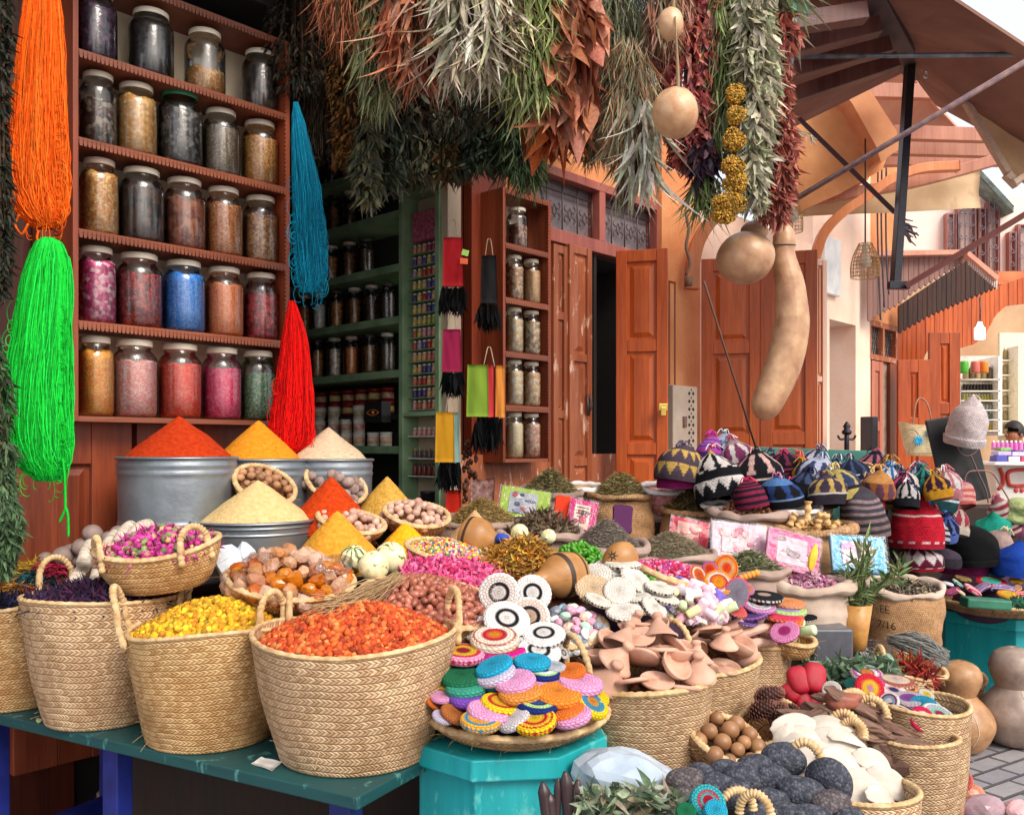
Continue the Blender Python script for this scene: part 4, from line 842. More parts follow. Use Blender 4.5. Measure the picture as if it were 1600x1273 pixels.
# ---- hanging mitts ----
def mitt(px,y0,y1,Y,wpx_,cols,label,fringe='#101012',cuff=.62,ang=0):
    root=empty('bath_mitt',P(px,y0,Y),label,'mitt','bath mitts hanging by the shop door')
    hh=S(y1-y0,Y); ww=S(wpx_,Y); n=len(cols)
    for k,cl in enumerate(cols):
        x0=(k-(n-1)/2)*ww*.25; w1=ww*(.8 if n==1 or k==0 else .35); 
        g=MB(); A=rot(0,0,ang)
        V,fs=sheet((-w1/2,0,-hh*cuff*(1+.03*k)),(w1/2,0,-hh*cuff),(w1/2*.9,0.01,0),(-w1/2*.9,.01,0),10,12,.006,k+int(px),.02)
        g.add(V,fs,M=A,loc=(x0*1.6,k*.025,0)); g.build('mitt_cloth',M_noise('felt'+cl,cl,cl,80,.95,.001),root,local=True)
    g=MB(); m_=90; o=np.stack([rng.uniform(-ww*.42,ww*.42,m_),rng.uniform(-.01,.05,m_),np.full(m_,-hh*cuff)],-1); d=np.stack([rng.normal(0,.1,m_),rng.normal(0,.1,m_),np.full(m_,-1)],-1)
    leaves(g,o,d,rng.uniform(.7,1.05,m_)*hh*(1-cuff),np.full(m_,.028),pal(m_,[fringe],.3),.15); g.build('fringe',FIB,root,local=True)
    g=MB(); g.add(*tube(spline([[-ww*.2,0.01,-.01],[-.01,.02,.09],[0,.03,.1],[.01,.02,.09],[ww*.2,0.01,-.01]],14),.003,5)[:2]); g.build('loop',M_plain('string',(.5,.4,.3),.8),root,local=True)
    return root
mitt(708,372,495,4.72,40,['#b0101c'],'red hanging bath mitts with black fringe and neon tags beside the bottle rack')
g=MB(); g.add(*box(P(727,395,4.66),(.035,.004,.03),rot(0,15,0))); tag(g.build('price_tag',M_plain('neon green',(.4,.8,.15),.6),smooth=False),'neon green tag on the red mitts','tag')
g=MB(); g.add(*box(P(725,408,4.65),(.04,.004,.03),rot(0,5,0))); tag(g.build('price_tag',M_plain('neon orange',(.9,.15,.05),.6),smooth=False),'neon orange tag on the red mitts','tag')
mitt(706,515,622,4.72,38,['#a01848'],'maroon pink hanging bath mitts with black fringe, in the middle of the row')
mitt(703,644,770,4.7,38,['#e0a01c','#8cb8b4'],'yellow and pale blue bath mitts with black fringe')
mitt(764,570,710,4.95,44,['#8cae38','#d83844','#e0903c'],'lime green bath mitts with red ones behind and black fringe',cuff=.58)
mitt(764,400,520,5.0,32,['#141416'],'black bath mitts hanging on the dark timber board')
g=MB(); g.add(*sheet(P(696,806,4.85),P(721,806,4.85),P(720,765,4.85),P(698,765,4.85),6,6,.004,2,.02)); tag(g.build('felt_pouch',M_noise('bright red felt','#e8200c','#f03018',60,.9,.001)),'bright orange red felt pouch hanging at the bottom by the rack','pouch')
# string of brown beads
g=MB()
for k in range(60): V,Fq=ico(1); q=P(735+U(-11,11),690+k*1.6,5.05+U(-.02,.02)); g.add(V*[.012,.01,.018],Fq,loc=q,col=c('#5a3424',U(.6,1.6)))
tag(g.build('bead_string',SHINY),'brown dried berry string hanging by the mitts','string')
# ================= yarn skeins =================
def skein(path,Y,cols,label,n=340,core=None,loops=50,name='yarn_skein',sr=.0018,ends=None):
    # path: (px, py, half width px)
    n=int(n*1.35); pp=spline([[a,b,w_] for a,b,w_ in path],60); cx=(pp[:,0]-800)/F*Y; cz=H+(HZ-pp[:,1])/F*Y; hw=S(pp[:,2],Y)
    root=empty(name,(cx[0],Y,cz[0]),label,'yarn skein'); R0=np.array([cx[0],Y,cz[0]])
    g=MB(); rr=rng
    th=np.linspace(0,2*np.pi,25); V=np.stack([cx[:,None]+.86*hw[:,None]*np.cos(th)[None],Y+.5*hw[:,None]*np.sin(th)[None],cz[:,None]+0*th[None]],-1)
    i=np.arange(59)[:,None]*25+np.arange(24)[None]; g.add(V.reshape(-1,3)-R0,np.stack([i,i+1,i+26,i+25],-1).reshape(-1,4),col=c(cols[0],.55)); g.build('shaded_core',FIB,root,local=True)  # solid core, yarn colour darkened as shade between the strands
    g=MB(); t=np.linspace(0,1,60)
    for k in range(n):
        a=rr.uniform(0,2*np.pi); a=a if math.sin(a)<.3 else -a; rad=rr.uniform(.82,1.06); ph=rr.uniform(0,6.28,4); am=rr.uniform(.3,1)
        t1=rr.uniform(.9,1.0); t0=0 if rr.random()<.75 else rr.uniform(0,.3); m_=t0+(t1-t0)*t
        w_=.0045*am*(np.sin(m_*rr.uniform(14,30)+ph[0])+.6*np.sin(m_*rr.uniform(35,70)+ph[1]))*(.3+m_)
        ang=a+.25*np.sin(m_*5+ph[2])*m_
        C=np.interp(m_,t,cx),np.interp(m_,t,hw),np.interp(m_,t,cz)
        X=C[0]+C[1]*rad*np.cos(ang)+w_; Yy=Y+.58*C[1]*rad*np.sin(ang)+w_*.5; Z=C[2]+.0
        V,fs,uv=tube(np.stack([X,Yy,Z],-1)-R0,sr*rr.uniform(.7,1.2),4,capends=False); g.add(V,fs,col=np.array(c(cols[k%len(cols)]))*rr.uniform(.7,1.25))
    for k in range(loops):
        m_=rr.uniform(.35,1); x=np.interp(m_,t,cx);h_=np.interp(m_,t,hw);z=np.interp(m_,t,cz); s_=rr.choice([-1,1]); L=rr.uniform(.01,.03)
        if m_>.93: s_*=rr.uniform(0,.9)
        a=np.linspace(-.5,3.6,14); q=np.stack([x+s_*(h_*.93+L*np.sin(a)),Y-.3*h_+0*a-.01,z-L*1.6*(1-np.cos(a))],-1); V,fs,uv=tube(q-R0,sr*.8,4,capends=False); g.add(V,fs,col=c(cols[k%len(cols)]))
    for e in (ends or []):
        q=spline([list(P(a,b,Y-.05)) for a,b in e],24); V,fs,uv=tube(q-R0,.0045,6); g.add(V,fs,col=c(cols[0]))
    g.build('strands',FIB,root,local=True)
skein([(66,-30,22),(66,30,30),(62,130,38),(60,220,45),(60,290,46),(66,335,36),(72,358,14)],3.28,['#fa6a10','#ff8024','#ec5808'],'bright orange skein of yarn hanging at the upper left',ends=[[(30,335),(24,352),(34,366),(44,350)],[(60,360),(58,372),(62,384)]])
skein([(74,372,8),(76,385,22),(74,430,36),(66,520,44),(60,610,50),(62,690,50),(70,730,34),(76,752,14)],3.2,['#10c434','#1cdc48','#0ca42c'],'bright green skein of yarn hanging below the orange one',n=420,ends=[[(98,716),(101,745),(102,790),(100,800),(93,815)],[(102,792),(106,805),(107,838)]])
skein([(462,160,3),(468,210,12),(478,290,20),(484,370,24),(486,430,23),(484,458,14)],4.1,['#0888a8','#10a0c4','#066c8c'],'turquoise blue skein of yarn hanging right of the jar cabinet',n=260)
skein([(456,470,4),(460,520,17),(460,590,26),(457,650,32),(452,690,34),(446,708,20)],4.08,['#f01010','#ff1c14','#d80808'],'red skein of yarn hanging behind the pale powder cone',n=260,loops=12)
# ================= hanging bunches =================
def hb(px,wid,y0,y1,Y,cols,typ,label,n=900,seed=None,name='herb_bunch',cat='herb bunch',tip=1.0):
    n=int(n*1.35); g=MB(); rr=np.random.default_rng(seed or int(px*7+y1*3)); x=S(px-800,Y); w_=S(wid/2,Y); zt=H+(HZ-y0)/F*Y; zb=H+(HZ-y1)/F*Y; Lh=zt-zb
    par={'long':(.08,.009,.6,.2),'straps':(.11,.020,1.1,.18),'broad':(.050,.026,.9,.55),'paper':(.12,.075,.7,.3),'fine':(.085,.0042,.7,.3),'small':(.028,.012,.9,.9),'petals':(.034,.022,.9,.6),'green':(.10,.011,.9,.3)}[typ]
    L,W,cu,sp=par; t=rr.beta(1.0,.95,n); a=rr.uniform(0,6.283,n); prof=(.45+.62*np.sin(np.pi*np.clip(t*.86+.06,0,1))**.8)*w_; rad=np.sqrt(rr.uniform(0.15,1,n))*prof
    o=np.stack([x+rad*np.cos(a)*1.0,Y+rad*np.sin(a)*.75,zt-t*(Lh-L*.7)],-1); o[:,0]+=.012*np.sin(t*9+px)
    d=np.stack([np.cos(a)*sp,np.sin(a)*sp,-np.ones(n)],-1)+rr.normal(0,.17,(n,3))
    leaves(g,o,d,L*rr.uniform(.55,1.25,n),W*rr.uniform(.6,1.3,n),pal(n,cols,.22,rr),cu,6 if L>.09 else 3,.3,bend=np.array([0,0,-.55]),r=rr)
    for k in range(16):
        a=rr.uniform(0,6.283); q=rr.uniform(.1,.7)*w_; g.add(*tube(spline([[x+q*.3*math.cos(a),Y+q*.3*math.sin(a),zt],[x+q*math.cos(a),Y+q*math.sin(a),zt-Lh*.5],[x+q*1.2*math.cos(a),Y+q*math.sin(a),zt-Lh*rr.uniform(.75,.95)]],8),.004,4)[:2],col=c('#5c4430'))
    o_=g.build(name,LEAF,origin=(x,Y,zb)); tag(o_,label,cat,'dried bunches hanging from the canopy'); return o_
def pole(a,b,lb): pipe('hanging_pole',a,b,.018,M_wood('old pole','#4a3424','#74543a'),lb)
pole(P(440,-120,3.9),P(860,-160,3.4),'wooden pole above the front herb bunches left part'); pole(P(840,-150,3.5),P(1250,-120,3.9),'wooden pole above the front herb bunches right part')
B=hb
# back dark rows
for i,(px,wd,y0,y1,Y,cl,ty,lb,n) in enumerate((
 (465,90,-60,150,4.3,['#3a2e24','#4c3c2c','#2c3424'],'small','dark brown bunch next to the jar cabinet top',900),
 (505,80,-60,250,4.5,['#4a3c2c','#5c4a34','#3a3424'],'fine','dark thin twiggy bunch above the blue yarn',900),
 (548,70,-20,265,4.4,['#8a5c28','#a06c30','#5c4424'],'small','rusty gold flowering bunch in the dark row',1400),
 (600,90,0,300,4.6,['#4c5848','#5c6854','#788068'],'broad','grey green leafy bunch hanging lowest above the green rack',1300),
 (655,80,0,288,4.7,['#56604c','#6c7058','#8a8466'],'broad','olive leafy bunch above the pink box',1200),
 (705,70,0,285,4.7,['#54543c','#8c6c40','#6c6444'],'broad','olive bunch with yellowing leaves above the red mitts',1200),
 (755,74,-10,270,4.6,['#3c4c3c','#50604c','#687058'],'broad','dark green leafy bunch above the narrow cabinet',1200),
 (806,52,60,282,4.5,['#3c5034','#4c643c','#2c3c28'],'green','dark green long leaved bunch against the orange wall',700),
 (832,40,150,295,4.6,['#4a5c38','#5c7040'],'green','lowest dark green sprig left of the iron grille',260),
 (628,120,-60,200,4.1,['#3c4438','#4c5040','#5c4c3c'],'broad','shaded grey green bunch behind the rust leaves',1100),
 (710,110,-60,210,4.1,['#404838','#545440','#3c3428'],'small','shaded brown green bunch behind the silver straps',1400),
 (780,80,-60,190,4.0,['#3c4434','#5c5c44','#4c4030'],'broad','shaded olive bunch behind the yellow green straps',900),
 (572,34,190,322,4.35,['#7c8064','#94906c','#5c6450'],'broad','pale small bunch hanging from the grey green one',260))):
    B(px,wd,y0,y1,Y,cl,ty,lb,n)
for (px,wd,y0,y1,Y,cl,ty,lb,n) in (
 (545,90,-90,70,3.5,['#b06440','#c07850','#8c5438'],'fine','small rusty bunch at the top left of the front row',500),
 (590,66,-90,172,3.5,['#8c9464','#a4a87c','#6c7850'],'long','pale green thin leaved bunch with long tips',520),
 (645,84,-90,125,3.4,['#b86444','#cc8460','#98502f','#dcae94'],'straps','rust orange bunch of curled leaves in front row',420),
 (690,60,-90,138,3.5,['#8c9070','#a8a888','#70745c'],'long','grey green thin bunch beside the rust leaves',450),
 (738,110,-90,120,3.3,['#dcd4bc','#e8e0cc','#b8b49c','#ccc0a0'],'straps','silvery white bunch of wide curling straps',520),
 (792,56,-90,118,3.3,['#a08870','#b89c80','#8c7458'],'small','beige brown crumpled bunch between silver and green straps',900),
 (828,84,-90,180,3.35,['#8c9c54','#b4bc7c','#6c8048','#c8cc94'],'green','yellow green bunch of long curling blades',560),
 (890,74,-80,205,3.4,['#b06848','#c88064','#8c4830','#d49878'],'paper','copper brown bunch of large papery leaves',240),
 (868,70,130,225,3.5,['#b85c28','#c87038','#8c3c20'],'paper','translucent orange papery leaves under the copper bunch',46),
 (955,120,-90,240,3.5,['#7c8464','#94987c','#64704c','#a89c7c'],'fine','wide grey green bunch of needle leaves',2400),
 (930,60,60,250,3.6,['#5c6850','#788068'],'long','darker needle leaved bunch beside the copper leaves',500),
 (985,70,60,270,3.4,['#9c9878','#b4ac8c','#c08860'],'fine','straw coloured needle bunch with orange tips',900),
 (1004,46,150,305,3.35,['#c4c4b0','#d8d4c4','#a0a088'],'straps','white grey straps trailing below the needle bunch',80),
 (975,30,220,330,3.5,['#9ca07c','#b4b090'],'long','few thin leaves trailing over the iron grille',40),
 (1040,60,-90,80,3.4,['#b87860','#c89880','#8c8468'],'long','pinkish straw bunch behind the upper gourd',400),
 (1080,96,-90,262,3.5,['#b8584c','#cc7464','#a04848','#bc6c78','#d89080'],'petals','deep red bunch of small dried leaves around the round gourd',2400),
 (1102,44,215,282,3.45,['#4a3444','#5c4454','#382c3c'],'broad','dark purple tuft at the foot of the red bunch',90),
 (1104,44,262,335,3.5,['#6c8048','#8ca064','#b4b88c'],'green','green leaf tuft below the purple tuft',90),
 (1132,50,-90,240,3.45,['#8c9c60','#a8b07c','#70804c'],'long','light green leafy bunch beside the red one',800),
 (1178,50,-90,325,3.4,['#c8c0a4','#dcd4bc','#a4a484','#b8b498'],'broad','cream silver leafy garland second from the right end',1500),
 (1215,44,90,350,3.5,['#b86c5c','#cc8474','#9c5044'],'petals','dusty pink leaf garland at the right end',1300),
 (1222,40,20,90,3.45,['#b05c4c','#c47464'],'petals','short pink tuft standing out at the upper right',200),
 (1205,70,-90,60,3.5,['#a8a888','#c8c4a8','#8c9470'],'straps','pale leafy top bunch beside the green cloth',260)):
    B(px,wd,y0,y1,Y,cl,ty,lb,n)
# sprig reaching right
g=MB(); q=spline([list(P(1222,195,3.5)),list(P(1250,205,3.5)),list(P(1268,210,3.5))],8); g.add(*tube(q,.002,4)[:2],col=c('#a8906c')); o=q[rng.integers(2,8,14)]; leaves(g,o,rng.normal(0,.3,(14,3))+[.2,0,-1],np.full(14,.045),np.full(14,.010),pal(14,['#c8c0a8','#e0dccc']),.6); tag(g.build('leaf_sprig',LEAF),'pale leaf sprig reaching out right of the garlands','sprig')
# yellow flower heads
for k,(x,y,rx,ry) in enumerate(((1148,150,15,14),(1150,180,13,14),(1148,218,17,18),(1146,262,19,15),(1148,285,18,16),(1138,318,24,17),(1132,335,18,14))):
    g=MB(); n=700; Y=3.35; v=rng.normal(size=(n,3)); v/=np.linalg.norm(v,axis=1,keepdims=True); pos=v*[S(rx,Y),S(rx,Y)*.8,S(ry,Y)]*(.95+.22*noise3(v,3.5,k,2)+rng.uniform(-.14,.14,n))[:,None]+np.array(P(x,y,Y)); scatter(g,ico(1),pos,randrots(n),rng.uniform(.002,.005,n),pal(n,['#c09030','#d4a840','#94702c','#b88428'],.25)); V,Fq=ico(2); g.add(V*[S(rx,Y)*.72,S(rx,Y)*.6,S(ry,Y)*.75],Fq,loc=P(x,y,Y),col=c('#8c6014')); tag(g.build('flower_head',GRN),'mustard yellow dried flower head in the hanging column','dried flower',order=True,group='yellow flower heads')
# left edge bunches
B(-6,40,-60,470,3.1,['#2c2c20','#3c3828','#242c1c'],'small','very dark bunch at the left edge of the picture',1500)
B(-8,34,520,800,3.0,['#4c6040','#5c704c','#3c4c34'],'small','dark green bunch hanging at the left edge beside green yarn',700)
B(2,46,690,905,2.9,['#54704c','#66845c','#486040'],'small','fuller green bunch at the left edge above the coloured fibre',1100)
# dark pipe at left
# ---- gourds ----
def gm(name,a,b,cc): return M_noise(name,a,b,13,.4,.003,c3=cc,detail=9,bscale=22)
GO=gm('gourd skin','#a07254','#cca47e','#dcbc9c'); GP=gm('pale gourd skin','#b8845c','#dcb890','#e8cca8'); GR_=gm('grey gourd skin','#847064','#a89488','#9c7c60')
def gourd(px,py,Y,rp,label,mat,sq=.95,name='dried_gourd',seed=1,neck=None):
    root=empty(name,P(px,py,Y),label,'gourd'); g=MB(); V,Fq=blob(1,4,.035,1.8,seed); r=S(rp,Y); th=np.arctan2(V[:,1],V[:,0]); V=V*(1+.015*np.sin(th*6))[:,None]*np.array([r,r,r*sq]); g.add(V,Fq); g.build('body',mat,root,local=True)
    g=MB(); g.add(*tube(spline([[0,0,r*sq*.9],[.01,0,r*sq*1.15],[0,0,r*sq+.25]],10),np.linspace(.012,.003,10),6)[:2]); g.build('stem',M_plain('stalk',(.3,.2,.1),.7),root,local=True); return root
gourd(1048,38,3.2,20,'small pale round gourd hanging high among the red leaves',GP,1.25,seed=3)
gourd(1055,176,3.15,37,'large pale round gourd among the hanging bunches',GP,1.05,seed=5)
root=empty('dried_gourd',P(1165,402,3.6),'flattened brown gourd with a small neck, left of the long gourd','gourd')
g=MB(); V,Fq=blob(1,4,.03,1.8,8); g.add(V*[S(45,3.6),S(44,3.6),S(41,3.6)],Fq); g.build('body',GO,root,local=True); g=MB(); V,Fq=blob(1,3,.03,1.8,9); g.add(V*[S(22,3.6),S(21,3.6),S(16,3.6)],Fq,loc=(S(17,3.6),.03,S(44,3.6))); g.build('neck',GO,root,local=True)
g=MB(); g.add(*tube(spline([[S(14,3.6),.0,S(56,3.6)],[S(22,3.6),0,S(80,3.6)],[S(10,3.6),0,S(110,3.6)]],12),.006,6)[:2]); g.build('hanging_string',M_plain('pale rope',(.6,.6,.62),.7),root,local=True)
lg=[(1216,352,6),(1222,362,15),(1225,378,18),(1224,400,18.5),(1235,450,23),(1237,510,27),(1224,570,28),(1205,615,25.5),(1194,640,21),(1188,654,8)]
pp=spline([[*P(a,b,3.7),S(r,3.7)] for a,b,r in lg],64); root=empty('long_gourd',P(1222,362,3.7),'very long curved pale brown gourd hanging in front of the orange shutters','gourd')
V,fs,uv=tube(pp[:,:3],pp[:,3],40); V=V+.004*noise3(V,14,3,3)[:,None]; g=MB(); g.add(V,fs); g.build('body',GO,root)
g=MB(); t=np.linspace(0,6.3,24); q=np.array(P(1223,384,3.7)); g.add(*tube([q+np.array([S(19,3.7)*math.cos(x),S(19,3.7)*math.sin(x),.006*math.sin(x)]) for x in t],.003,6)[:2]); g.add(*tube([list(P(1220,354,3.7)),list(P(1195,330,3.65)),list(P(1190,300,3.6))],.003,6)[:2]); g.build('hanging_string',M_plain('dark string',(.08,.06,.06),.8),root)
pipe('hanging_rod',P(1100,440,4.9),P(1185,712,5.6),.006,M_plain('thin dark rod',(.14,.07,.05),.7),'thin dark cord slanting down before the orange shutters','cord')
# ================= stall furniture =================
def pz(px,py,z):  # point at height z seen at pixel
    Y=(H-z)*F/(py-HZ); return P(px,py,Y)
# blue trestle bench with teal top
root=empty('display_bench',(-1.0,2.9,0),'long teal topped bench on dark blue legs carrying the big straw baskets','bench')
BD=np.array([1.32,-.71])/np.hypot(1.32,.71); BA=np.array([BD[1]*-1,BD[0]])
c0=np.array([-.40,2.31])
def bb(u0,u1,v0,v1,z0,z1):
    M=np.array([[BD[0],BA[0],0],[BD[1],BA[1],0],[0,0,1]]); V,Fq=box(((u0+u1)/2,(v0+v1)/2,(z0+z1)/2),(abs(u1-u0),abs(v1-v0),z1-z0)); return V@M.T+np.array([c0[0],c0[1],0]),Fq
g=MB(); g.add(*bb(-2.1,0,0,.62,.665,.70)); g.build('bench_top',TURQD,root,smooth=False,bevel=.004)
for u in (-1.66,-1.02,-.10):
    for v in (.05,.52):
        g=MB(); g.add(*bb(u-.035,u+.035,v,v+.06,0,.665)); g.build('leg',BLUEP,root,smooth=False,bevel=.004)
    g=MB(); g.add(*bb(u-.02,u+.02,.11,.52,.16,.22)); g.build('stretcher',BLUEP,root,smooth=False,bevel=.003)
g=MB(); g.add(*bb(-1.6,-.1,.535,.565,.24,.30)); g.build('stretcher',BLUEP,root,smooth=False,bevel=.003)
g=MB(); g.add(*bb(-1.6,-.14,.065,.095,.10,.15)) ; g.build('stretcher',BLUEP,root,smooth=False,bevel=.003)
# stepped platforms under the goods
PLAT=M_wood('platform wood','#20140e','#38251a',rough=.8)
def plat(x0,x1,y0,y1,z,lb,rz=0):
    g=MB(); V,Fq=box((0,0,z/2),((x1-x0),(y1-y0),z)); V=V@rot(0,0,rz).T+[(x0+x1)/2,(y0+y1)/2,0]; g.add(V,Fq); tag(g.build('display_platform',PLAT,smooth=False,bevel=.005),lb,'platform')
plat(-1.35,.10,3.05,3.75,.92,'dark wooden platform under the spice cones and nut baskets')
plat(-1.55,-.2,3.6,4.4,.98,'taller dark wooden platform at the back under the metal bins',-30)
plat(.15,1.40,3.75,4.6,.80,'low dark platform under the herb sacks in the middle')
plat(.5,2.28,5.0,5.2,.90,'dark platform under the knitted hats')
plat(.55,2.38,5.22,6.2,1.17,'upper dark step carrying the back rows of knitted hats')
plat(2.4,4.2,6.75,7.2,1.15,'dark step behind the hats under the black board')
plat(.45,1.75,4.62,4.98,.86,'dark platform in front of the hat platform')
plat(.12,1.15,2.62,3.5,.34,'low platform under the clay ware baskets')
plat(-.35,.45,3.1,3.7,.86,'dark platform in the middle under the flower trays')
# ---- crumpled paper etc ----
def crumple(p,r,mat,label,name,cat,seed=1,sub=3,sq=.7,amp=.45):
    g=MB(); V,Fq=blob(1,sub,amp,3,seed); g.add(V*[r,r*.8,r*sq],Fq,loc=p); o=g.build(name,mat,smooth=False); tag(o,label,cat); return o
crumple(pz(172,1248,.12),.05,M_plain('brown paper',(.35,.25,.18),.8),'crumpled brown paper scrap under the bench','paper','paper')
g=MB(); g.add(*sheet(pz(392,1192,.703),pz(425,1204,.703),pz(441,1190,.703),pz(408,1182,.703),6,4,.002,5,.001)); tag(g.build('paper_slip',WHITE),'white paper slip on the teal bench between two baskets','paper')
g=MB(); leaves(g,np.array([list(pz(56,1126,.705))]),np.array([[1,.2,.3]]),np.array([.03]),np.array([.02]),np.array([c('#c8c890')]),.8); tag(g.build('fallen_leaf',LEAF),'single pale leaf lying on the bench edge','leaf')
# ================= baskets =================
def frame_(tx,ty,rz=0): return rot(tx,ty,rz)
class Fr: pass
def ropehandle(mb,cx,cy,z,ang,wd,ht,lean=.2,r=.011,n=70):
    t=np.linspace(0,np.pi,n); tx,ty=-math.sin(ang),math.cos(ang); nx,ny=math.cos(ang),math.sin(ang)
    u=-np.cos(t)*wd/2; v=np.sin(t)**.75*ht
    pts=np.stack([cx+tx*u+nx*lean*v,cy+ty*u+ny*lean*v,z+v-.03*(np.abs(np.cos(t))>.9)],-1)
    V,fs,uv=tube(pts,r*(1+.16*np.sin(np.arange(n)*1.6)),9); mb.add(V,fs,uv=uv)
def basket(loc,rt,rb,h,label,tx=0,ty=0,handles=(),mat=None,bulge=.006,wav=.012,ell=1.0,rz=0,name='straw_basket',cat='basket',rimr=.008,rows=None,hsize=(.15,.13),group=None,shallow=False,hlean=.25,seed=0):
    mat=mat or STRAW; Rm=rot(tx,ty,rz); root=empty(name,loc,label,cat,group,rotm=Rm)
    rows=rows or max(3,int(h/(.021 if rt>.25 else .017))); n=rows*6; t=np.linspace(0,1,n)
    rad=rb+(rt-rb)*(t**(.6 if shallow else .9))+bulge*np.sin(np.pi*t); rad=rad+.0016*np.abs(np.sin(np.pi*t*rows))
    ins=[(r-.012,z) for r,z in zip(rad[::-1][:n//2],(t*h)[::-1][:n//2])]
    prof=[(0,0.001),(rb*.7,0),(rb*.96,.002)]+list(zip(rad,t*h))
    nu=int(2*np.pi*rt/.016); ph=seed*1.7
    def wob(V,th):
        k=np.clip(V[...,2]/h,0,1)[...,None][...,0]
        V[...,2]+=wav*k*k*np.sin(2*th+ph)[None]; V[...,0]*=1; V[...,1]*=ell; s_=1+(.02*k*np.sin(3*th+ph+1)+.012*np.sin(np.pi*k)*np.sin(4*th+ph*2+k*5)); V[...,:2]*=s_[...,None]; return V
    g=MB(); V,Fq,uv=lathe(prof,72,nu=nu,wob=wob); 
    uv=uv.reshape(len(prof),73,2); uv[:3,:,1]=0; uv[3:,:,1]=(t*rows)[:,None]; g.add(V,Fq,uv=uv.reshape(-1,2)); g_=g
    ns=70
    for q in range(ns):
        a_=U(0,6.28); tq=U(.03,.99); r_=float(np.interp(tq,t,rad)); p_=np.array([r_*math.cos(a_),r_*math.sin(a_)*ell,tq*h]); d_=np.array([math.cos(a_),math.sin(a_)*ell,0])*U(.2,1)+rng.normal(0,.7,3); L_=U(.008,.022); g.add(*tube(np.stack([p_,p_+d_*L_*.5,p_+d_*L_+[0,0,-.003]]),.0006,3,capends=False)[:2])
    g.build('woven_body',mat,root,local=True)
    g=MB(); V,Fq,uv=lathe(ins+[(max(rb-.012,.01),h*.45),(0,h*.45)],48,nu=nu,nv=rows*.5,wob=wob); g.add(V,Fq,uv=uv); g.build('inner_lining',mat,root,local=True)
    g=MB(); th=np.linspace(0,2*np.pi,145); s_=1+.02*np.sin(3*th+ph+1); rr_=(rad[-1]-.004)*s_
    V,fs,uv=tube(np.stack([rr_*np.cos(th),rr_*np.sin(th)*ell,h+wav*np.sin(2*th+ph)+.002],-1),rimr*(1+.15*np.sin(np.arange(145)*2.2)),8,capends=False); g.add(V,fs); g.build('rim',ROPE,root,local=True)
    for hd in handles:
        a=R(hd[0]); sc2=hd[1] if len(hd)>1 else 1; g=MB(); ln=hd[2] if len(hd)>2 else hlean
        ropehandle(g,(rt-.005)*math.cos(a),(rt-.005)*math.sin(a)*ell,h-.012,a,hsize[0]*sc2,hsize[1]*sc2,ln,.0105); g.build('handle',ROPE,root,local=True)
    f=Fr(); f.root=root; f.loc=np.array(loc); f.M=Rm; f.h=h; f.rt=rt; f.ell=ell; return f
def bpx(px,yf,rpx,Y,zb,rbf,label,**k):
    """basket from photo: px centre, yf = y of front rim, rpx radius px, Y depth of centre, zb base height"""
    rt=S(rpx,Y); e=k.get('ell',1); z=H-(yf-HZ)/F*(Y-rt*e); loc=(S(px-800,Y),Y,zb); return basket(loc,rt,rt*rbf,z-zb,label,**k)
# ================= heaps =================
def mound(x,y,Rr,h,p=1.7,seed=0):
    r=np.hypot(x,y)/Rr; return h*(1-np.clip(r,0,1)**p)+.06*h*noise3(np.stack([x/Rr,y/Rr,0*x],-1),4,seed,2)
def heap(f,hgt,kind,n,size,cols,label,name,cat,core='#302010',Rf=.95,p=1.7,dz=-.02,kindtag='stuff',group=None,cx=0,cy=0,var=.18,seed=0,ell=None):
    Rr=f.rt*Rf; e=ell or f.ell; g=MB()
    rr=np.linspace(0,1,14); th=np.linspace(0,2*np.pi,37); X=Rr*rr[:,None]*np.cos(th)[None]; Yy=Rr*rr[:,None]*np.sin(th)[None]
    Z=mound(X.ravel(),Yy.ravel(),Rr,hgt,p,seed)-size*.5; V=np.stack([X.ravel(),Yy.ravel()*e,Z+f.h+dz],-1); i=np.arange(13)[:,None]*37+np.arange(36)[None]
    g.add(V@f.M.T+f.loc,np.stack([i,i+1,i+38,i+37],-1).reshape(-1,4),col=c(core))
    a=rng.uniform(0,6.283,n); r=np.sqrt(rng.uniform(0,1,n))*Rr*.97; x,y=r*np.cos(a),r*np.sin(a); z=mound(x,y,Rr,hgt,p,seed)+rng.uniform(-.4,.45,n)*size
    pos=np.stack([x,y*e,z+f.h+dz],-1)@f.M.T+f.loc; C=pal(n,cols,var)
    smooth=True
    if kind in('leaf','petal','stick','curl'):
        d=rng.normal(size=(n,3)); d[:,2]*={'petal':.8,'stick':.22}.get(kind,.45)
        L={'leaf':2.2,'petal':1.3,'stick':2.6,'curl':1.8}[kind]*size; W={'leaf':.8,'petal':1.1,'stick':.28,'curl':.7}[kind]*size
        leaves(g,pos,d,L*rng.uniform(.6,1.3,n),W*rng.uniform(.6,1.3,n),C,{'leaf':.5,'petal':.9,'stick':.15,'curl':1.3}[kind],3,.5)
    else:
        base={'bud':ico(1),'nut':ico(2),'chunk':blob(1,1,.35,2,3),'pebble':blob(1,2,.15,2,4),'cup':None}[kind]
        sc3={'bud':(.62,.5,.42),'nut':(.62,.47,.45),'chunk':(.7,.5,.5),'pebble':(.6,.5,.4)}[kind]
        scatter(g,base,pos,randrots(n),np.array(sc3)[None]*size*rng.uniform(.7,1.2,(n,1)),C); smooth=kind!='chunk'
    o=g.build(name,GRN if kind!='nut' else SHINY,smooth=smooth,origin=f.loc); tag(o,label,cat,group,kindtag); return o
def flat(px,py,Y,rpx,ell=.75,tx=0,ty=0):
    f=Fr(); f.loc=np.array(P(px,py,Y)); f.M=rot(tx,ty,0); f.h=0; f.rt=S(rpx,Y); f.ell=ell; return f
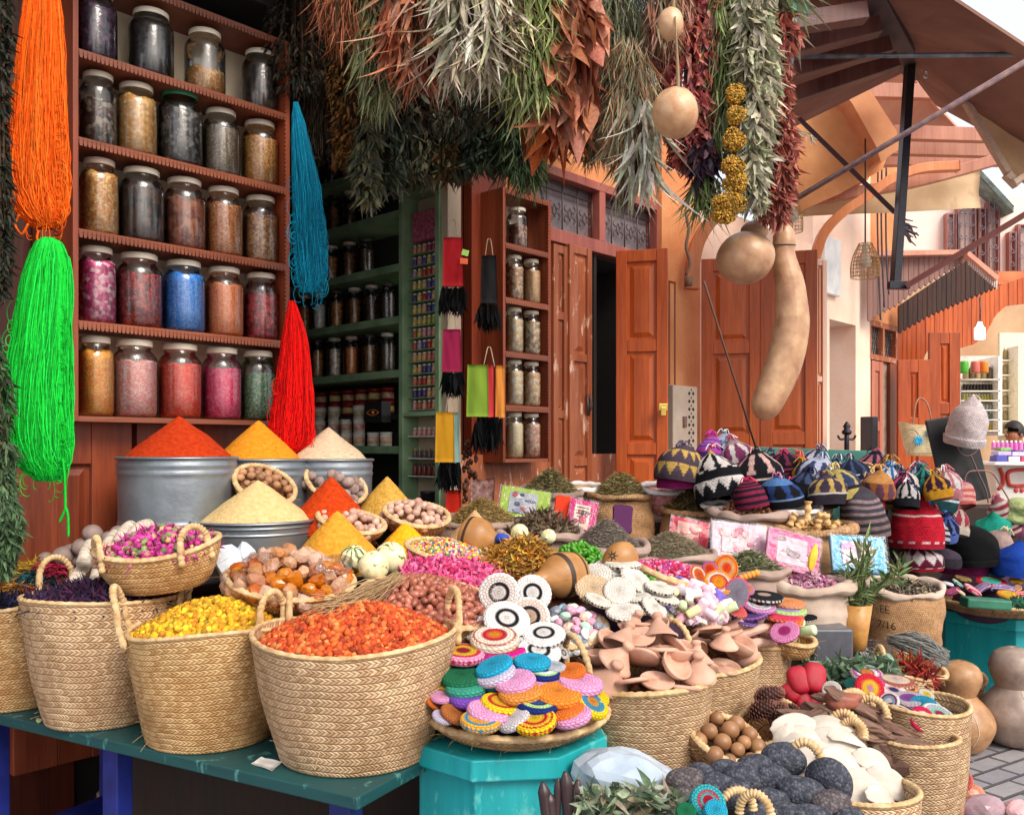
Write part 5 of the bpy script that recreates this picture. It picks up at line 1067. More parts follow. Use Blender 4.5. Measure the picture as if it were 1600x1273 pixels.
def spread(f,hgt,protos,npts,mind,label,cat,group,p=1.7,dz=0,Rf=.95,seed=0,flatness=0,labels=None,maxtry=6000,zj=.3):
    Rr=f.rt*Rf; pts=[]; r_=np.random.default_rng(seed+11)
    for _ in range(maxtry):
        if len(pts)>=npts: break
        a=r_.uniform(0,6.283); r=math.sqrt(r_.uniform(0,1))*Rr; x,y=r*math.cos(a),r*math.sin(a)
        z=float(mound(np.array([x]),np.array([y]),Rr,hgt,p,seed)[0])+r_.uniform(-zj,zj)*mind
        q=np.array([x,y*f.ell,z])
        if all(np.sum((q-w_)**2)>mind**2 for w_ in pts): pts.append(q)
    out=[]
    for k,q in enumerate(pts):
        pw=(q+[0,0,f.h+dz])@f.M.T+f.loc; pr=protos[k%len(protos)]
        if flatness: Rm=np.array(Euler((r_.normal(0,.45)*flatness+.25,r_.normal(0,.4)*flatness,r_.uniform(0,6.28))).to_matrix())
        else: Rm=randrots(1,r_)[0]
        if not getattr(pr,'_used',None) and pr.name not in USED:
            o=pr; o.location=Vector(pw); o.rotation_euler=Matrix(Rm).to_euler(); USED.add(pr.name)
        else: o=copytree(pr,loc=pw,rotm=Rm)
        lb=labels[k%len(protos)] if labels else label
        tag(o,lb,cat,group); o.scale=(r_.uniform(.88,1.15),)*3; out.append(o)
    return out
USED=set()
def proto(name,V,Fq,mat,col=None,smooth=True):
    g=MB(); g.add(V,Fq,col=col); return g.build(name,mat,smooth=smooth,origin=(0,0,0))
# --- front row ---
b1=bpx(556,1024,157,2.66,.702,.73,'large straw basket heaped with orange flowers, nearest on the bench',handles=((20,.95,.1),(160,.9,.0)),seed=1,wav=.014)
heap(b1,.10,'bud',4200,.021,['#d0541c','#e06c2c','#b8401c','#e08444','#c84c18','#a83c18'],'heap of dried orange flower heads in the large basket','orange_flowers','dried flowers','#8c3010',var=.2)
b2=bpx(330,1003,122,2.82,.702,.78,'straw basket of yellow flowers, middle of the bench',handles=((12,1.0,.0),(195,1.1,.3)),mat=STRAWY,seed=2.2,wav=.016)
heap(b2,.10,'bud',3200,.021,['#d8a818','#e4bc2c','#c49010','#d88c18','#a87c18'],'heap of dried yellow flower heads in the middle basket','yellow_flowers','dried flowers','#8c5c08',var=.18)
b3=bpx(163,948,120,3.02,.702,.70,'straw basket of dark purple flowers with looped handles, left on the bench',handles=((150,.9,.2),(8,.9,.2)),seed=3.1,wav=.008)
heap(b3,.05,'curl',4200,.015,['#2c1838','#3c2048','#1c1028','#582048'],'heap of dark purple dried petals in the left basket','purple_petals','dried flowers','#180c1c',var=.3)
b4=bpx(22,955,92,3.2,.702,.8,'straw basket cut by the left picture edge, with dark blue petals',mat=STRAWY,seed=1.2)
heap(b4,.04,'curl',2600,.015,['#1c1c38','#28204c','#101020'],'dark blue dried petals in the basket at the left edge','blue_petals','dried flowers','#10101c',var=.3)
# tangled coloured fibre heap at left
def fibre(px,py,Y,rx,cols,label,n=500,sz=.03):
    f=flat(px,py,Y,rx,.8); heap(f,.05,'stick',n,sz,cols,label,'coloured_fibre','dyed fibre','#2c1810',var=.25)
for i,(x,y,r,cl,nm) in enumerate(((45,905,26,['#3c6c2c','#5c8c3c'],'green'),(60,890,26,['#c8a020','#a8802c'],'yellow'),(85,888,20,['#a01c3c','#c03050'],'crimson'),(58,905,24,['#1c4c5c','#28646c'],'teal'),(12,915,30,['#a04c20','#c87830'],'rust'),(35,925,26,['#c8982c','#dcb048'],'golden'),(52,930,20,['#a8502c','#c07048'],'orange brown'))):
    fibre(x,y,3.35-.02*i,r,cl,f'{nm} tuft in the tangle of dyed fibre beside the left baskets',420,.022)
# rose bud basket (shallow oval)
b5=basket(P(255,900,2.95)-Vector((0,0,.035)),S(96,2.95),S(62,2.95),.135,'shallow yellow straw basket of magenta rosebuds standing on the purple flowers',mat=STRAWY,shallow=True,ell=.72,handles=((215,.62,-.1),(322,.72,-.1)),rimr=.010,hsize=(.15,.12),wav=.012,tx=8,ty=-5,seed=.7)
heap(b5,.07,'curl',1500,.014,['#c0308c','#d850a0','#a02070','#8c1c54'],'dried magenta rosebud petals in the shallow oval basket','rose_petals','dried flowers','#501030',var=.25)
heap(b5,.078,'bud',700,.024,['#c0308c','#d04898','#8c1c54','#c8a078','#7c8c54'],'whole magenta rosebuds in the shallow oval basket','rosebuds','dried flowers','#501030',var=.25)
# gourd-like grey roots & shell rolls behind
ROOT=M_noise('root skin','#6c5850','#98847c',12,.8,.004)
r0=proto('round_root',*blob((.034,.032,.03),3,.08,2,3),ROOT)
for k,(x,y) in enumerate(((145,833),(170,840),(185,832),(130,855),(158,858),(112,862),(100,868),(120,875),(90,880),(138,878),(72,872),(165,870))):
    o=r0 if k==0 else copytree(r0); o.location=P(x,y,3.32+.02*(k%3)); o.scale=(U(.8,1.2),)*3; tag(o,'round grey brown root in the pile behind the magenta rosebuds','root','round roots piled by the panelled shutter')
SH=M_noise('striped bark','#a08c7c','#e0d4c4',14,.7,.002,stretch=(1,4,4),c3='#f0e8dc')
for k,(a,b) in enumerate((((110,915),(152,868)),((150,908),(160,880)),((160,872),(182,835)),((185,850),(205,822)),((205,840),(232,820)),((130,880),(143,850)))):
    g=MB(); A,B_=P(*a,3.14),P(*b,3.26); q=spline([list(A),list((A+B_)/2+Vector((0,0,.01))),list(B_)],24); g.add(*tube(q,.024*(1+.07*np.sin(np.arange(24)*1.9)),14)[:2]); tag(g.build('rolled_bark',SH),'rolled striped pale bark roll lying behind the magenta rosebuds','bark roll',order=True)
# bag of salt / plastic
SALT=M_noise('salt crystal','#c4d0dc','#e4e8f0',6,.25,.003,spec=.7); SALTW=M_glass('milky plastic',(.8,.85,.92),.3,1.6,.01)
crumple(P(362,880,3.08),.055,SALT,'white crystal lump in plastic beside the rosebud basket','salt_crystal','salt lump',3,2,1.0,.3)
crumple(P(385,868,3.1),.04,SALT,'smaller white crystal lump leaning right of the larger one','salt_crystal','salt lump',5,2,1.3,.3)
# --- metal bins ---
GALV=M_noise('galvanised steel','#7c848c','#a4acb4',5,.42,.001,metal=.75,c3='#5c6068',detail=8,bscale=60)
def bin_(px,yr,rpx,Y,hpx,label,bands=(.12,.2,.62),zb=None,rbf=.96,name='metal_bin'):
    r=S(rpx,Y); z=H-(yr-HZ)/F*(Y-r); h=S(hpx,Y); p=[(0,0),(r*rbf,0)]
    t=np.linspace(0,1,60); rad=r*(rbf+(1-rbf)*t)
    for b in bands: rad=rad+r*.022*np.exp(-((t-(1-b))/.016)**2)
    prof=[(0,0)]+list(zip(rad,t*h))+[(r+.008,h-.006),(r+.010,h+.002),(r+.002,h+.006),(r-.008,h),(r-.01,h*.8),(0,h*.8)]
    root=empty(name,(S(px-800,Y),Y,z-h),label,'bin'); g=MB(); V,Fq,uv=lathe(prof,64); g.add(V,Fq,uv=uv); g.build('drum',GALV,root,local=True)
    f=Fr(); f.loc=np.array(root.location); f.M=np.eye(3); f.h=h; f.rt=r; f.ell=1; f.z=z; return f
def powder(name,a,b,cc=None): return M_noise(name,a,b,55,.92,.006,c3=cc,detail=8,bscale=70,spec=.12,stretch=(1,1,1.4))
def cone(f,px,ytop,mat,label,rf=.93,dz=0,base=None,rp=None,Y=None,tip=.06,group='cones of ground spice'):
    if f is None: r=S(rp,Y); x=S(px-800,Y); zb=H-(base-HZ)/F*(Y-r*.55); yy=Y
    else: r=f.rt*rf; x=f.loc[0]+S(px-800,f.loc[1])-f.loc[0]; yy=f.loc[1]; zb=f.z-.004
    zt=H-(ytop-HZ)/F*yy; h=zt-zb; t=np.linspace(0,1,50)
    prof=[(r*(1-s_)*(1+.06*math.sin(math.pi*s_)) ,h*(s_-(tip*.6*(s_**14)))) for s_ in t]
    def wob(V,th):
        k=noise3(V.reshape(-1,3)/r,3.0,int(px),3).reshape(V.shape[:2]); V[...,:2]*=(1+.035*k)[...,None]; V[...,2]+=.002*noise3(V.reshape(-1,3)/r,9,int(px)+1,2).reshape(V.shape[:2]); return V
    g=MB(); V,Fq,uv=lathe([(r*1.0,-.03)]+prof,110,wob=wob); g.add(V,Fq,loc=(x,yy,zb)); nc=420; q=rng.beta(1,2.2,nc); a_=rng.uniform(0,6.283,nc); rq=r*(1-q)*(1+.06*np.sin(np.pi*q)); scatter(g,ico(1),np.stack([x+rq*np.cos(a_),yy+rq*np.sin(a_),zb+h*q*.99],-1),randrots(nc),rng.uniform(.0008,.0028,nc),np.ones((nc,3))); o=g.build('spice_cone',mat); tag(o,label,'spice cone',group); return o
m1=bin_(278,716,88,3.66,190,'large galvanised bin of red powder in front of the jar cabinet',bands=(.06,.12,.53))
PR=powder('paprika powder','#a02c0c','#c03c14','#8c240a'); PO=powder('turmeric powder','#cc7c18','#de9428','#bc6c10'); PC=powder('cream powder','#ccb090','#dcc4a4','#c0a080')
cone(m1,280,648,PR,'red paprika cone in the leftmost large bin')
m2=bin_(410,719,70,3.98,150,'galvanised bin of orange yellow powder, middle of three',bands=(.08,.15,.6)); cone(m2,404,654,PO,'orange yellow cone in the middle large bin')
m3=bin_(515,719,66,4.15,180,'galvanised bin of cream powder at the shop entrance',bands=(.06,.12,.5)); cone(m3,513,666,PC,'pale cream cone in the rightmost large bin')
m4=bin_(398,820,92,3.55,62,'low wide galvanised tub of pale yellow powder',bands=(.12,.28),rbf=.9,name='metal_tub'); cone(m4,403,747,powder('ginger powder','#ccaa70','#dcc08c','#c09c60'),'pale yellow cone in the low wide tub',rf=.9)
cone(None,517,741,powder('chili powder','#a83008','#c84414','#942404'),'brick red cone behind the ochre cone',base=824,rp=66,Y=3.68)
cone(None,605,742,powder('khaki powder','#b88834','#d4a850','#a87828'),'khaki mustard cone in front of the green rack',base=808,rp=52,Y=4.05)
cone(None,527,794,powder('ochre powder','#c48420','#dca03c','#b07418'),'ochre cone in front, left of the striped squashes',base=884,rp=74,Y=3.36)
cone(None,634,811,powder('saffron yellow powder','#e89c10','#f8b828','#d88808'),'bright yellow cone behind the striped squashes',base=868,rp=48,Y=3.62)
cone(None,742,795,powder('tan powder','#c09468','#d8b088','#b08458'),'tan powder cone behind the leaning gourd bottle',base=858,rp=52,Y=3.85)
# --- tilted small baskets of nutmegs ---
NUT=M_noise('nutmeg skin','#8c5c3c','#b08460',25,.55,.003,var=.25,c3='#c8a488'); NUTG=M_noise('grey nut skin','#7c645c','#a89088',25,.6,.004,var=.22,c3='#bca8a0'); NUTP=M_noise('pink nut skin','#a87c68','#d4b09c',25,.5,.003,var=.2,c3='#e0c4b4')
TWIST=M_weave('coiled straw','#c88c5c','#a46c3c','#5c3418',bd=.006,k=.3)
def small(px,py,Y,rpx,hpx,label,mat=None,tx=35,ty=15,ell=.8,rbf=.6,rows=4,**k):
    r=S(rpx,Y); h=S(hpx,Y); M=rot(tx,ty,0); ctr=np.array(P(px,py,Y)); loc=ctr-M@np.array([0,0,h]); return basket(loc,r,r*rbf,h,label,tx=tx,ty=ty,mat=mat or TWIST,ell=ell,shallow=True,wav=.004,rimr=.011,rows=rows,name='coiled_basket',**k)
np1=proto('nutmeg',*blob((.019,.0155,.0155),3,.06,2,3),NUT); np2=proto('nutmeg',*blob((.026,.024,.022),3,.10,3,6),NUTG); np3=proto('nutmeg',*blob((.0185,.016,.016),3,.05,2,8),NUTP)
f=small(413,757,3.68,50,34,'coiled basket of brown nutmegs tilted between the first two bins',tx=36,ty=26); spread(f,.035,[np1],34,.026,'brown nutmeg in the tilted basket between the first two bins','nutmeg','nutmegs in the left coiled basket',dz=-.012)
f=small(524,755,3.98,50,34,'coiled basket of large grey nuts tilted before the cream powder bin',tx=36,ty=26); spread(f,.045,[np2],26,.037,'large grey brown nut in the tilted basket before the cream powder bin','nut','grey nuts in the middle coiled basket',dz=-.012)
f=small(650,803,3.72,52,34,'coiled basket of pinkish nutmegs right of the yellow cone',tx=22,ty=10); spread(f,.05,[np3],46,.029,'pinkish nutmeg in the basket right of the yellow cone','nutmeg','pinkish nutmegs in the right coiled basket',dz=-.01)
f=small(548,814,3.56,54,26,'low coiled basket of shells behind the ochre cone',tx=20,ty=12,ell=.7); spread(f,.03,[np3],40,.029,'pinkish nutmeg in the low basket behind the ochre cone','nutmeg','pinkish nutmegs behind the ochre cone',dz=-.01)
# --- squashes ---
def squashmat():
    m,nt,b=newmat('striped squash'); v=coords(nt); w_=N(nt,'ShaderNodeTexWave',wave_type='BANDS',bands_direction='X'); 
    at=N(nt,'ShaderNodeAttribute',attribute_name='Col'); n=noise(nt,v,26,4,.6); k=mth(nt,'ADD',n,mth(nt,'MULTIPLY',at.outputs['Fac'],.35))
    col=ramp(nt,k,[(.60,c('#4c6428')),(.70,c('#d8cf98')),(.8,c('#ece4b8'))]); nt.links.new(col,b.inputs['Base Color']); b.inputs['Roughness'].default_value=.4; return m
SQ=squashmat()
for k,(x,y,Y,r,lb) in enumerate(((553,873,3.16,22,'dark green striped round squash, left of three'),(610,871,3.22,25,'large pale striped round squash, right of three'),(584,884,3.08,24,'plain pale green round squash in front of the striped ones'),(812,832,3.75,14,'small pale squash among the herb sacks'),(857,838,3.72,12,'tiny pale squash left of the green peppers'))):
    V,Fq=ico(5 if k<3 else 4); th=np.arctan2(V[:,1],V[:,0]); st=.5+.5*np.sin(th*9+noise3(V,7,k,2)*1.8); col=np.clip(st*(1 if k!=2 else .2)+(.0 if k==0 else .35 if k==1 else .8),0,1)[:,None]*np.ones(3)
    if k==0: col=np.clip(st*.9,0,1)[:,None]*np.ones(3)
    g=MB(); rr_=S(r,Y); g.add(V*(1+.012*np.sin(th*9))[:,None]*rr_,Fq,col=col,M=rot(30+20*k,20*k,0),loc=P(x,y,Y)); g.add(*tube([[0,0,rr_*.97],[0.003,0,rr_*1.1]],.006,6)[:2],M=rot(30+20*k,20*k,0),loc=P(x,y,Y)); tag(g.build('striped_squash',SQ),lb,'squash')
# --- amber resin ---
def ambermat(name,a,b_,t=.35):
    m,nt,b=newmat(name); oi=N(nt,'ShaderNodeObjectInfo'); n=noise(nt,coords(nt),18,3); f=mth(nt,'ADD',mth(nt,'MULTIPLY',oi.outputs['Random'],.6),mth(nt,'MULTIPLY',n,.4)); nt.links.new(ramp(nt,f,[(.2,c(a)),(.55,c(b_)),(.8,c('#e8c8b4'))]),b.inputs['Base Color']); b.inputs['Roughness'].default_value=.18; b.inputs['Transmission Weight'].default_value=t; b.inputs['IOR'].default_value=1.3; b.inputs['Coat Weight'].default_value=.6; return m
AMB=ambermat('amber resin','#d86008','#f09a20',.5); AMP=ambermat('pale resin','#d08a68','#e4b48c',.35)
am=[]
for k in range(5): V,Fq=blob(1,2,.32,2.0,20+k); am.append(proto('amber_chunk',V*[.034,.027,.024],Fq,[AMB,AMP,AMB,AMB,AMP][k],smooth=False))
f=small(452,905,2.98,100,45,'wide coiled tray under the amber resin chunks',mat=WICK,tx=14,ty=6,ell=.8,rbf=.5,rows=5)
spread(f,.10,am,62,.040,'','resin','amber and pale resin chunks in the wide tray',dz=-.01,labels=['glassy orange amber chunk in the resin tray','pale pink resin chunk in the resin tray','glassy orange amber chunk in the resin tray','glassy orange amber chunk in the resin tray','pale pink resin chunk in the resin tray'])
for k,(x,y,r,s_) in enumerate(((375,905,.06,1),(410,880,.07,2),(520,880,.06,4),(470,930,.05,5))):
    crumple(P(x,y,2.88),r,WRAP,f'crinkled clear film, {["left","front left","rear right","front right"][k]} part over the resin chunks','plastic_film','film',s_,3,.5,.3)
# raffia hank
g=MB(); n=160; o=np.array([list(P(620,905,2.85))])+rng.normal(0,.008,(n,3)); 
for k in range(n//2):
    a=np.array(P(622,898,2.86))+rng.normal(0,.009,3); m_=np.array(P(560,935,2.72))+rng.normal(0,.018,3); e=np.array(P(505,962,2.62))+rng.normal(0,.03,3); g.add(*tube(spline([a,m_,e],8),.0016,4)[:2],col=c('#b89870',U(.6,1.25)))
tag(g.build('raffia_hank',FIB),'loose hank of pale raffia between the resin and the nuts','raffia')
# --- argan nuts ---
b6=basket(np.array(P(672,940,2.93))-rot(14,10,0)@np.array([0,0,.16]),S(112,2.93),S(60,2.93),.16,'wide shallow woven basket of reddish brown nuts, behind the orange flowers',mat=STRAWY,tx=14,ty=10,shallow=True,wav=.006,ell=.78,rimr=.012,name='straw_basket')
ARG=M_noise('argan nut skin','#8c4c38','#b4705a',12,.3,.0008,var=.28,c3='#c8907c')
ag=proto('argan_nut',*((ico(3)[0]*[.0185,.0118,.0115]),ico(3)[1]),ARG)
heap(b6,.05,'nut',900,.028,['#8c5040','#a8685a','#6c3c30'],'lower layer of reddish brown nuts in the wide basket','nut_layer','nuts','#3c2018',dz=-.02)
spread(b6,.075,[ag],280,.0200,'smooth reddish brown nut in the wide basket behind the orange flowers','nut','reddish brown nuts in the wide basket',dz=-.006,maxtry=9000,zj=.2)
# pink petals heap
f=flat(715,893,3.22,96,.6,tx=12,ty=9); heap(f,.05,'petal',1500,.020,['#e85c94','#f07cac','#d8447c','#e06c9c'],'drift of bright pink crinkled petals behind the brown nuts','pink_petals','dried flowers','#a83060',p=1.4)
f=flat(715,893,3.22,96,.6,tx=12,ty=9); heap(f,.055,'bud',900,.016,['#e85c94','#f07cac','#d8447c'],'small bright pink buds mixed in the petal drift','pink_buds','dried flowers','#a83060',p=1.4)
# sprinkles basket
f=small(700,860,3.36,68,26,'coiled tray of multicoloured sugar pellets behind the pink petals',mat=STRAW,tx=16,ty=9,ell=.62,rbf=.6,rows=3)
heap(f,.045,'bud',2800,.0125,['#e8b020','#d83828','#3c8c3c','#e87838','#f0e0b0','#4c5c9c','#e07ca0','#c8d048'],'multicoloured round sugar pellets in the tray','colour_pellets','pellets','#8c5c20',dz=-.012,var=.1)
# orange calendula
f=flat(818,880,3.35,84,.62,tx=12,ty=6); heap(f,.12,'leaf',2600,.015,['#c8902c','#a87838','#dca840','#8c6c34','#b87c2c'],'mound of golden brown dried blossoms in the centre','golden_blossoms','dried flowers','#7c5420',p=1.3)
# green peppers
PEP=M_noise('green pepper skin','#3c8018','#5ca82c',10,.3,.0005,var=.25)
V,Fq=ico(2); pe=proto('green_pepper',V*[.008,.008,.018]*(1+.25*V[:,2:3]),Fq,PEP)
f=flat(905,875,3.42,46,.75,tx=14,ty=8); heap(f,.05,'bud',420,.020,['#3c7c1c','#4c9428'],'lower layer of small green peppers','pepper_layer','peppers','#284c10'); spread(f,.065,[pe],110,.013,'small bright green pepper in the heap behind the cream discs','pepper','small green peppers',zj=.3)
# magenta/red buds right
f=flat(1052,888,3.5,66,.5,tx=16,ty=10); heap(f,.035,'bud',900,.019,['#c8285c','#d84870','#b01c48','#a03c8c','#d88ca8'],'crimson and violet dried buds in the narrow tray','crimson_buds','dried flowers','#6c1430')
f=flat(1010,893,3.35,34,.5,tx=10,ty=6); heap(f,.02,'bud',160,.016,['#4c8c2c','#68a83c'],'few green buds at the end of the narrow tray','green_buds','dried flowers','#3c5c1c')
g=MB(); g.add(*tube(spline([list(P(992,880,3.3)),list(P(1030,900,3.22)),list(P(1075,915,3.2))],20),np.linspace(.012,.014,20),8)[:2]); tag(g.build('tray_rim',ROPE),'pale straw tray edge in front of the crimson buds','tray edge')
# --- gourd bottles ---
GB_=gm('polished gourd','#986838','#bc8850','#cc9c64')
def bottle(a,b,Y0,Y1,prof,label,bands=(),mat=None):
    A=P(*a,Y0); B_=P(*b,Y1); L=(B_-A).length; q=(B_-A).to_track_quat('Z','Y').to_matrix(); root=empty('gourd_bottle',A,label,'gourd',rotm=np.array(q)); g=MB()
    pr=spline([(r*L,z*L) for r,z in prof],40); V,Fq,uv=lathe(pr,40); g.add(V,Fq,uv=uv); g.build('body',mat or GB_,root,local=True)
    for z0,z1 in bands:
        g=MB(); zz=np.linspace(z0,z1,6)*L; rr_=np.interp(zz,pr[:,1],pr[:,0])+.0012; V,Fq,uv=lathe(list(zip(rr_,zz)),40); g.add(V,Fq); g.build('burnt_band',M_plain('burnt brown',(.04,.02,.012),.6),root,local=True)
    return root
bottle((722,832),(792,853),3.48,3.42,[(0,0),(.30,.03),(.40,.25),(.36,.5),(.18,.72),(.15,.82),(.05,.97),(0,.98)],'leaning gourd bottle with a black band before the tan cone',((.14,.2),(.78,.95)))
g=MB(); V,Fq=blob(1,2,.3,3,2); g.add(V*[.03,.02,.018],Fq,loc=P(785,840,3.4)); tag(g.build('blue_thread',M_plain('blue thread',(.02,.06,.4),.8)),'small knot of blue thread at the gourd bottle neck','thread')
bottle((905,893),(835,908),3.18,3.05,[(0,0),(.30,.03),(.37,.22),(.38,.45),(.28,.65),(.15,.85),(.11,1.0),(0,1.01)],'round gourd bottle with carved black bands beside the cream discs',((.12,.16),(.42,.50)))
root=bottle((990,862),(940,885),3.3,3.25,[(0,0),(.28,.04),(.40,.3),(.37,.6),(.2,.85),(0,1.0)],'carved gourd lid with a burnt leaf star behind the cream discs',())
g=MB(); 
for k in range(7): a=k*6.283/7; ctr=np.array(P(957,868,3.16)); g.add(*tube([ctr+.004*np.array([math.cos(a),0,math.sin(a)]),ctr+.02*np.array([math.cos(a),0,math.sin(a)])],np.array([.004,.001]),5)[:2])
o=g.build('burnt_star',M_plain('burnt brown',(.04,.02,.012),.6),root); o.matrix_parent_inverse=Matrix(np.array(root.rotation_euler.to_matrix())).inverted().to_4x4()
# ================= sacks and herb mounds =================
BUR=M_weave('burlap','#c09468','#a87c50','#7c5430',bd=.0015,k=.1); BURG=M_noise('grey sackcloth','#8c7468','#b49c90',6,.85,.002,bscale=160); BURL=M_noise('beige sackcloth','#b49c88','#d0bcac',6,.85,.002,bscale=160)
def sack(px,py,Y,rpx,hpx,label,mat=None,ell=.85,roll=.02,seed=1,rollmat=None,tx=6):
    mat=mat or BURG; r=S(rpx,Y); h=S(hpx,Y); M=rot(tx,0,0); root=empty('cloth_sack',np.array(P(px,py,Y))-np.array([0,0,h]),label,'sack',rotm=M)
    t=np.linspace(0,1,26); prof=[(0,0)]+[(r*(.80+.28*math.sin(math.pi*(.15+.7*x))),h*x) for x in t]
    def wob(V,th):
        q=V.reshape(-1,3)/r; k=noise3(q*[1,1,1.6],2.6,seed,3).reshape(V.shape[:2]); V[...,:2]*=(1+.07*k)[...,None]; V[...,1]*=ell; return V
    g=MB(); V,Fq,uv=lathe(prof,60,nu=120,nv=60,wob=wob); g.add(V,Fq,uv=uv); g.build('sack_body',mat,root,local=True)
    g=MB(); th=np.linspace(0,2*np.pi,90); k=noise3(np.stack([np.cos(th),np.sin(th),0*th],-1),4,seed+3,3); k[-1]=k[0]; rr_=r*(1.0+.05*k)
    V,fs,uv=tube(np.stack([rr_*np.cos(th),rr_*np.sin(th)*ell,h+.012*k],-1),roll*(1+.35*np.roll(k,7)),12,capends=False,nu=4,nv=90); g.add(V,fs,uv=uv); g.build('rolled_rim',rollmat or mat,root,local=True)
    f=Fr(); f.loc=np.array(root.location); f.M=M; f.h=h; f.rt=r; f.ell=ell; return f
T=['#6c6448','#8c8464','#a89c78','#5c5438']
for (px,py,Y,rp,hp,mt,hg,kd,n,sz,cl,lb,pl,core) in (
 (858,768,4.9,50,60,BURG,.13,'stick',1700,.020,['#7c7040','#a0905c','#5c5430','#b8a878'],'grey sack of olive dried herb before the closed door leaf','olive dried herb stalks mounded in the back left sack','#3c3418'),
 (968,770,4.95,50,100,BUR,.12,'stick',1600,.020,['#9c8c54','#7c6c3c','#bcac78','#6c5c30'],'burlap sack of straw coloured herb before the open door leaf','straw coloured herb stalks mounded before the open door','#4c4020'),
 (752,812,4.1,60,50,BURG,.11,'stick',1500,.015,['#a88c4c','#c0a468','#8c7034'],'grey sack of khaki herb beside the tan cone','khaki chopped herb mounded behind the tan cone','#5c4820'),
 (845,832,4.0,64,60,BURG,.10,'curl',1500,.018,['#6c5444','#8c7460','#54402f','#7c7054'],'grey sack of brown curled leaves in front of the green packet','brown curled leaves mounded in front of the green packet','#30241c'),
 (945,855,3.9,64,50,BURG,.13,'stick',2600,.012,['#8c8074','#a49888','#74685c'],'grey sack of lavender grey seeds','lavender grey seeds mounded below the maroon sponge','#4c443c'),
 (1045,862,4.0,72,50,BURG,.10,'stick',2800,.012,['#9c8c70','#b4a488','#7c7058'],'grey sack of pale anise seeds','pale grey green seeds mounded left of the white packet','#4c4430'),
 (1170,888,3.95,56,56,BURG,.09,'stick',1500,.018,['#6c7048','#8c8c64','#a8a884','#4c5030'],'grey sack of green leaves before the pink packets','green dried leaves mounded before the white and pink packets','#303018'),
 (1088,796,4.9,52,64,BUR,.15,'curl',1800,.020,['#5c4c24','#4c4020','#84602c','#6c5c34'],'burlap sack of dark moss below the black hats','dark mossy herb mounded below the black and white hat','#201808'),
 (1172,800,4.6,62,50,BUR,.08,'petal',1400,.016,['#b87858','#d09878','#9c5c40','#e0b498'],'burlap sack with a grey rim full of pink brown petals','pinkish brown dried petals in the wide sack','#6c3c28'),
 (1265,824,4.5,60,60,BUR,.05,'stick',160,.03,['#d0a464','#e0bc84','#b88848'],'burlap sack of ginger roots right of the white bags','thin pale root bits in the burlap sack','#7c5c30'),
 (1265,912,3.9,56,70,BURL,.05,'petal',1400,.013,['#c87ca0','#dca4bc','#a85c84','#e8c8d0','#c8a0a8'],'beige sack of pink rosebuds under the magenta packet','pink and mauve rosebuds in the beige sack','#6c3c50'),
 (1408,915,4.6,56,110,BUR,.04,'petal',900,.016,['#6c5c50','#94846c','#c0b49c','#4c4038'],'tall burlap coffee sack stencilled with numbers, right','flaky brown grey leaves in the tall coffee sack','#302820')):
    f=sack(px,py,Y,rp,hp,lb,mt,seed=px,rollmat=BURL if px==1408 else (BURG if px==1172 else None),roll=.024 if px in(1265,1408,1172) else .017)
    heap(f,hg*1.1,kd,int(n*1.9) if kd=='stick' and n>500 else n,sz*.62 if kd=='stick' and n>500 else sz,cl,pl,'dried_herb','herb',core,Rf=.92,p=1.25,dz=-.01)
    if px==1408: cs=f
# stencil text
def text(s_,p,size,mat,M,parent,name='stencil'):
    cu=bpy.data.curves.new('t','FONT'); cu.body=s_; cu.size=size; cu.extrude=.0008; o=bpy.data.objects.new('t',cu); sc.collection.objects.link(o); bpy.context.view_layer.update()
    me=bpy.data.meshes.new_from_object(o.evaluated_get(bpy.context.evaluated_depsgraph_get())); bpy.data.objects.remove(o)
    q=bpy.data.objects.new(name,me); sc.collection.objects.link(q); me.materials.append(mat); q.parent=parent
    return q
INK=M_plain('brown ink',(.12,.06,.035),.8)
sk=[o for o in sc.collection.objects if o.name.startswith('cloth_sack') and 'coffee' in o.get('label','')][0]
for s_,dx,z in (('7/16',-.175,.19),('EE',-.165,.265),('CA',.02,.10)):
    q=text(s_,None,.055,INK,None,sk); 
    me=q.data; R0=S(56,4.6)
    for v in me.vertices:
        x=v.co.x+dx; y=v.co.y; tt=(y+z)/cs.h; rr_=R0*(.80+.28*math.sin(math.pi*(.15+.7*tt)))*1.08; a=x/rr_-math.pi/2-.15
        v.co=Vector((rr_*math.cos(a),rr_*math.sin(a)*.85-.006,y+z))
# ginger roots
GI=M_noise('ginger skin','#c89c60','#e4c088',14,.7,.004,var=.12)
for k,(x,y,r) in enumerate(((1262,800,0),(1238,812,60),(1252,818,20),(1278,822,80),(1292,814,100),(1305,822,40),(1285,806,-20),(1246,826,10))):
    p=P(x,y,4.4); g=MB(); a=R(r); d=np.array([math.cos(a)*.05,0,math.sin(a)*.05+.01]) if k else np.array([0.005,0,.09]); q=spline([-d*.5,d*.1+[0,0,.004],d*.6],14); g.add(*tube(q,.016*(1+.2*np.sin(np.arange(14)*1.1+k)),9)[:2],loc=p); tag(g.build('ginger_root',GI),'pale knobbly root lying on the burlap sack' if k else 'upright pale root standing on the burlap sack','root',order=bool(k))
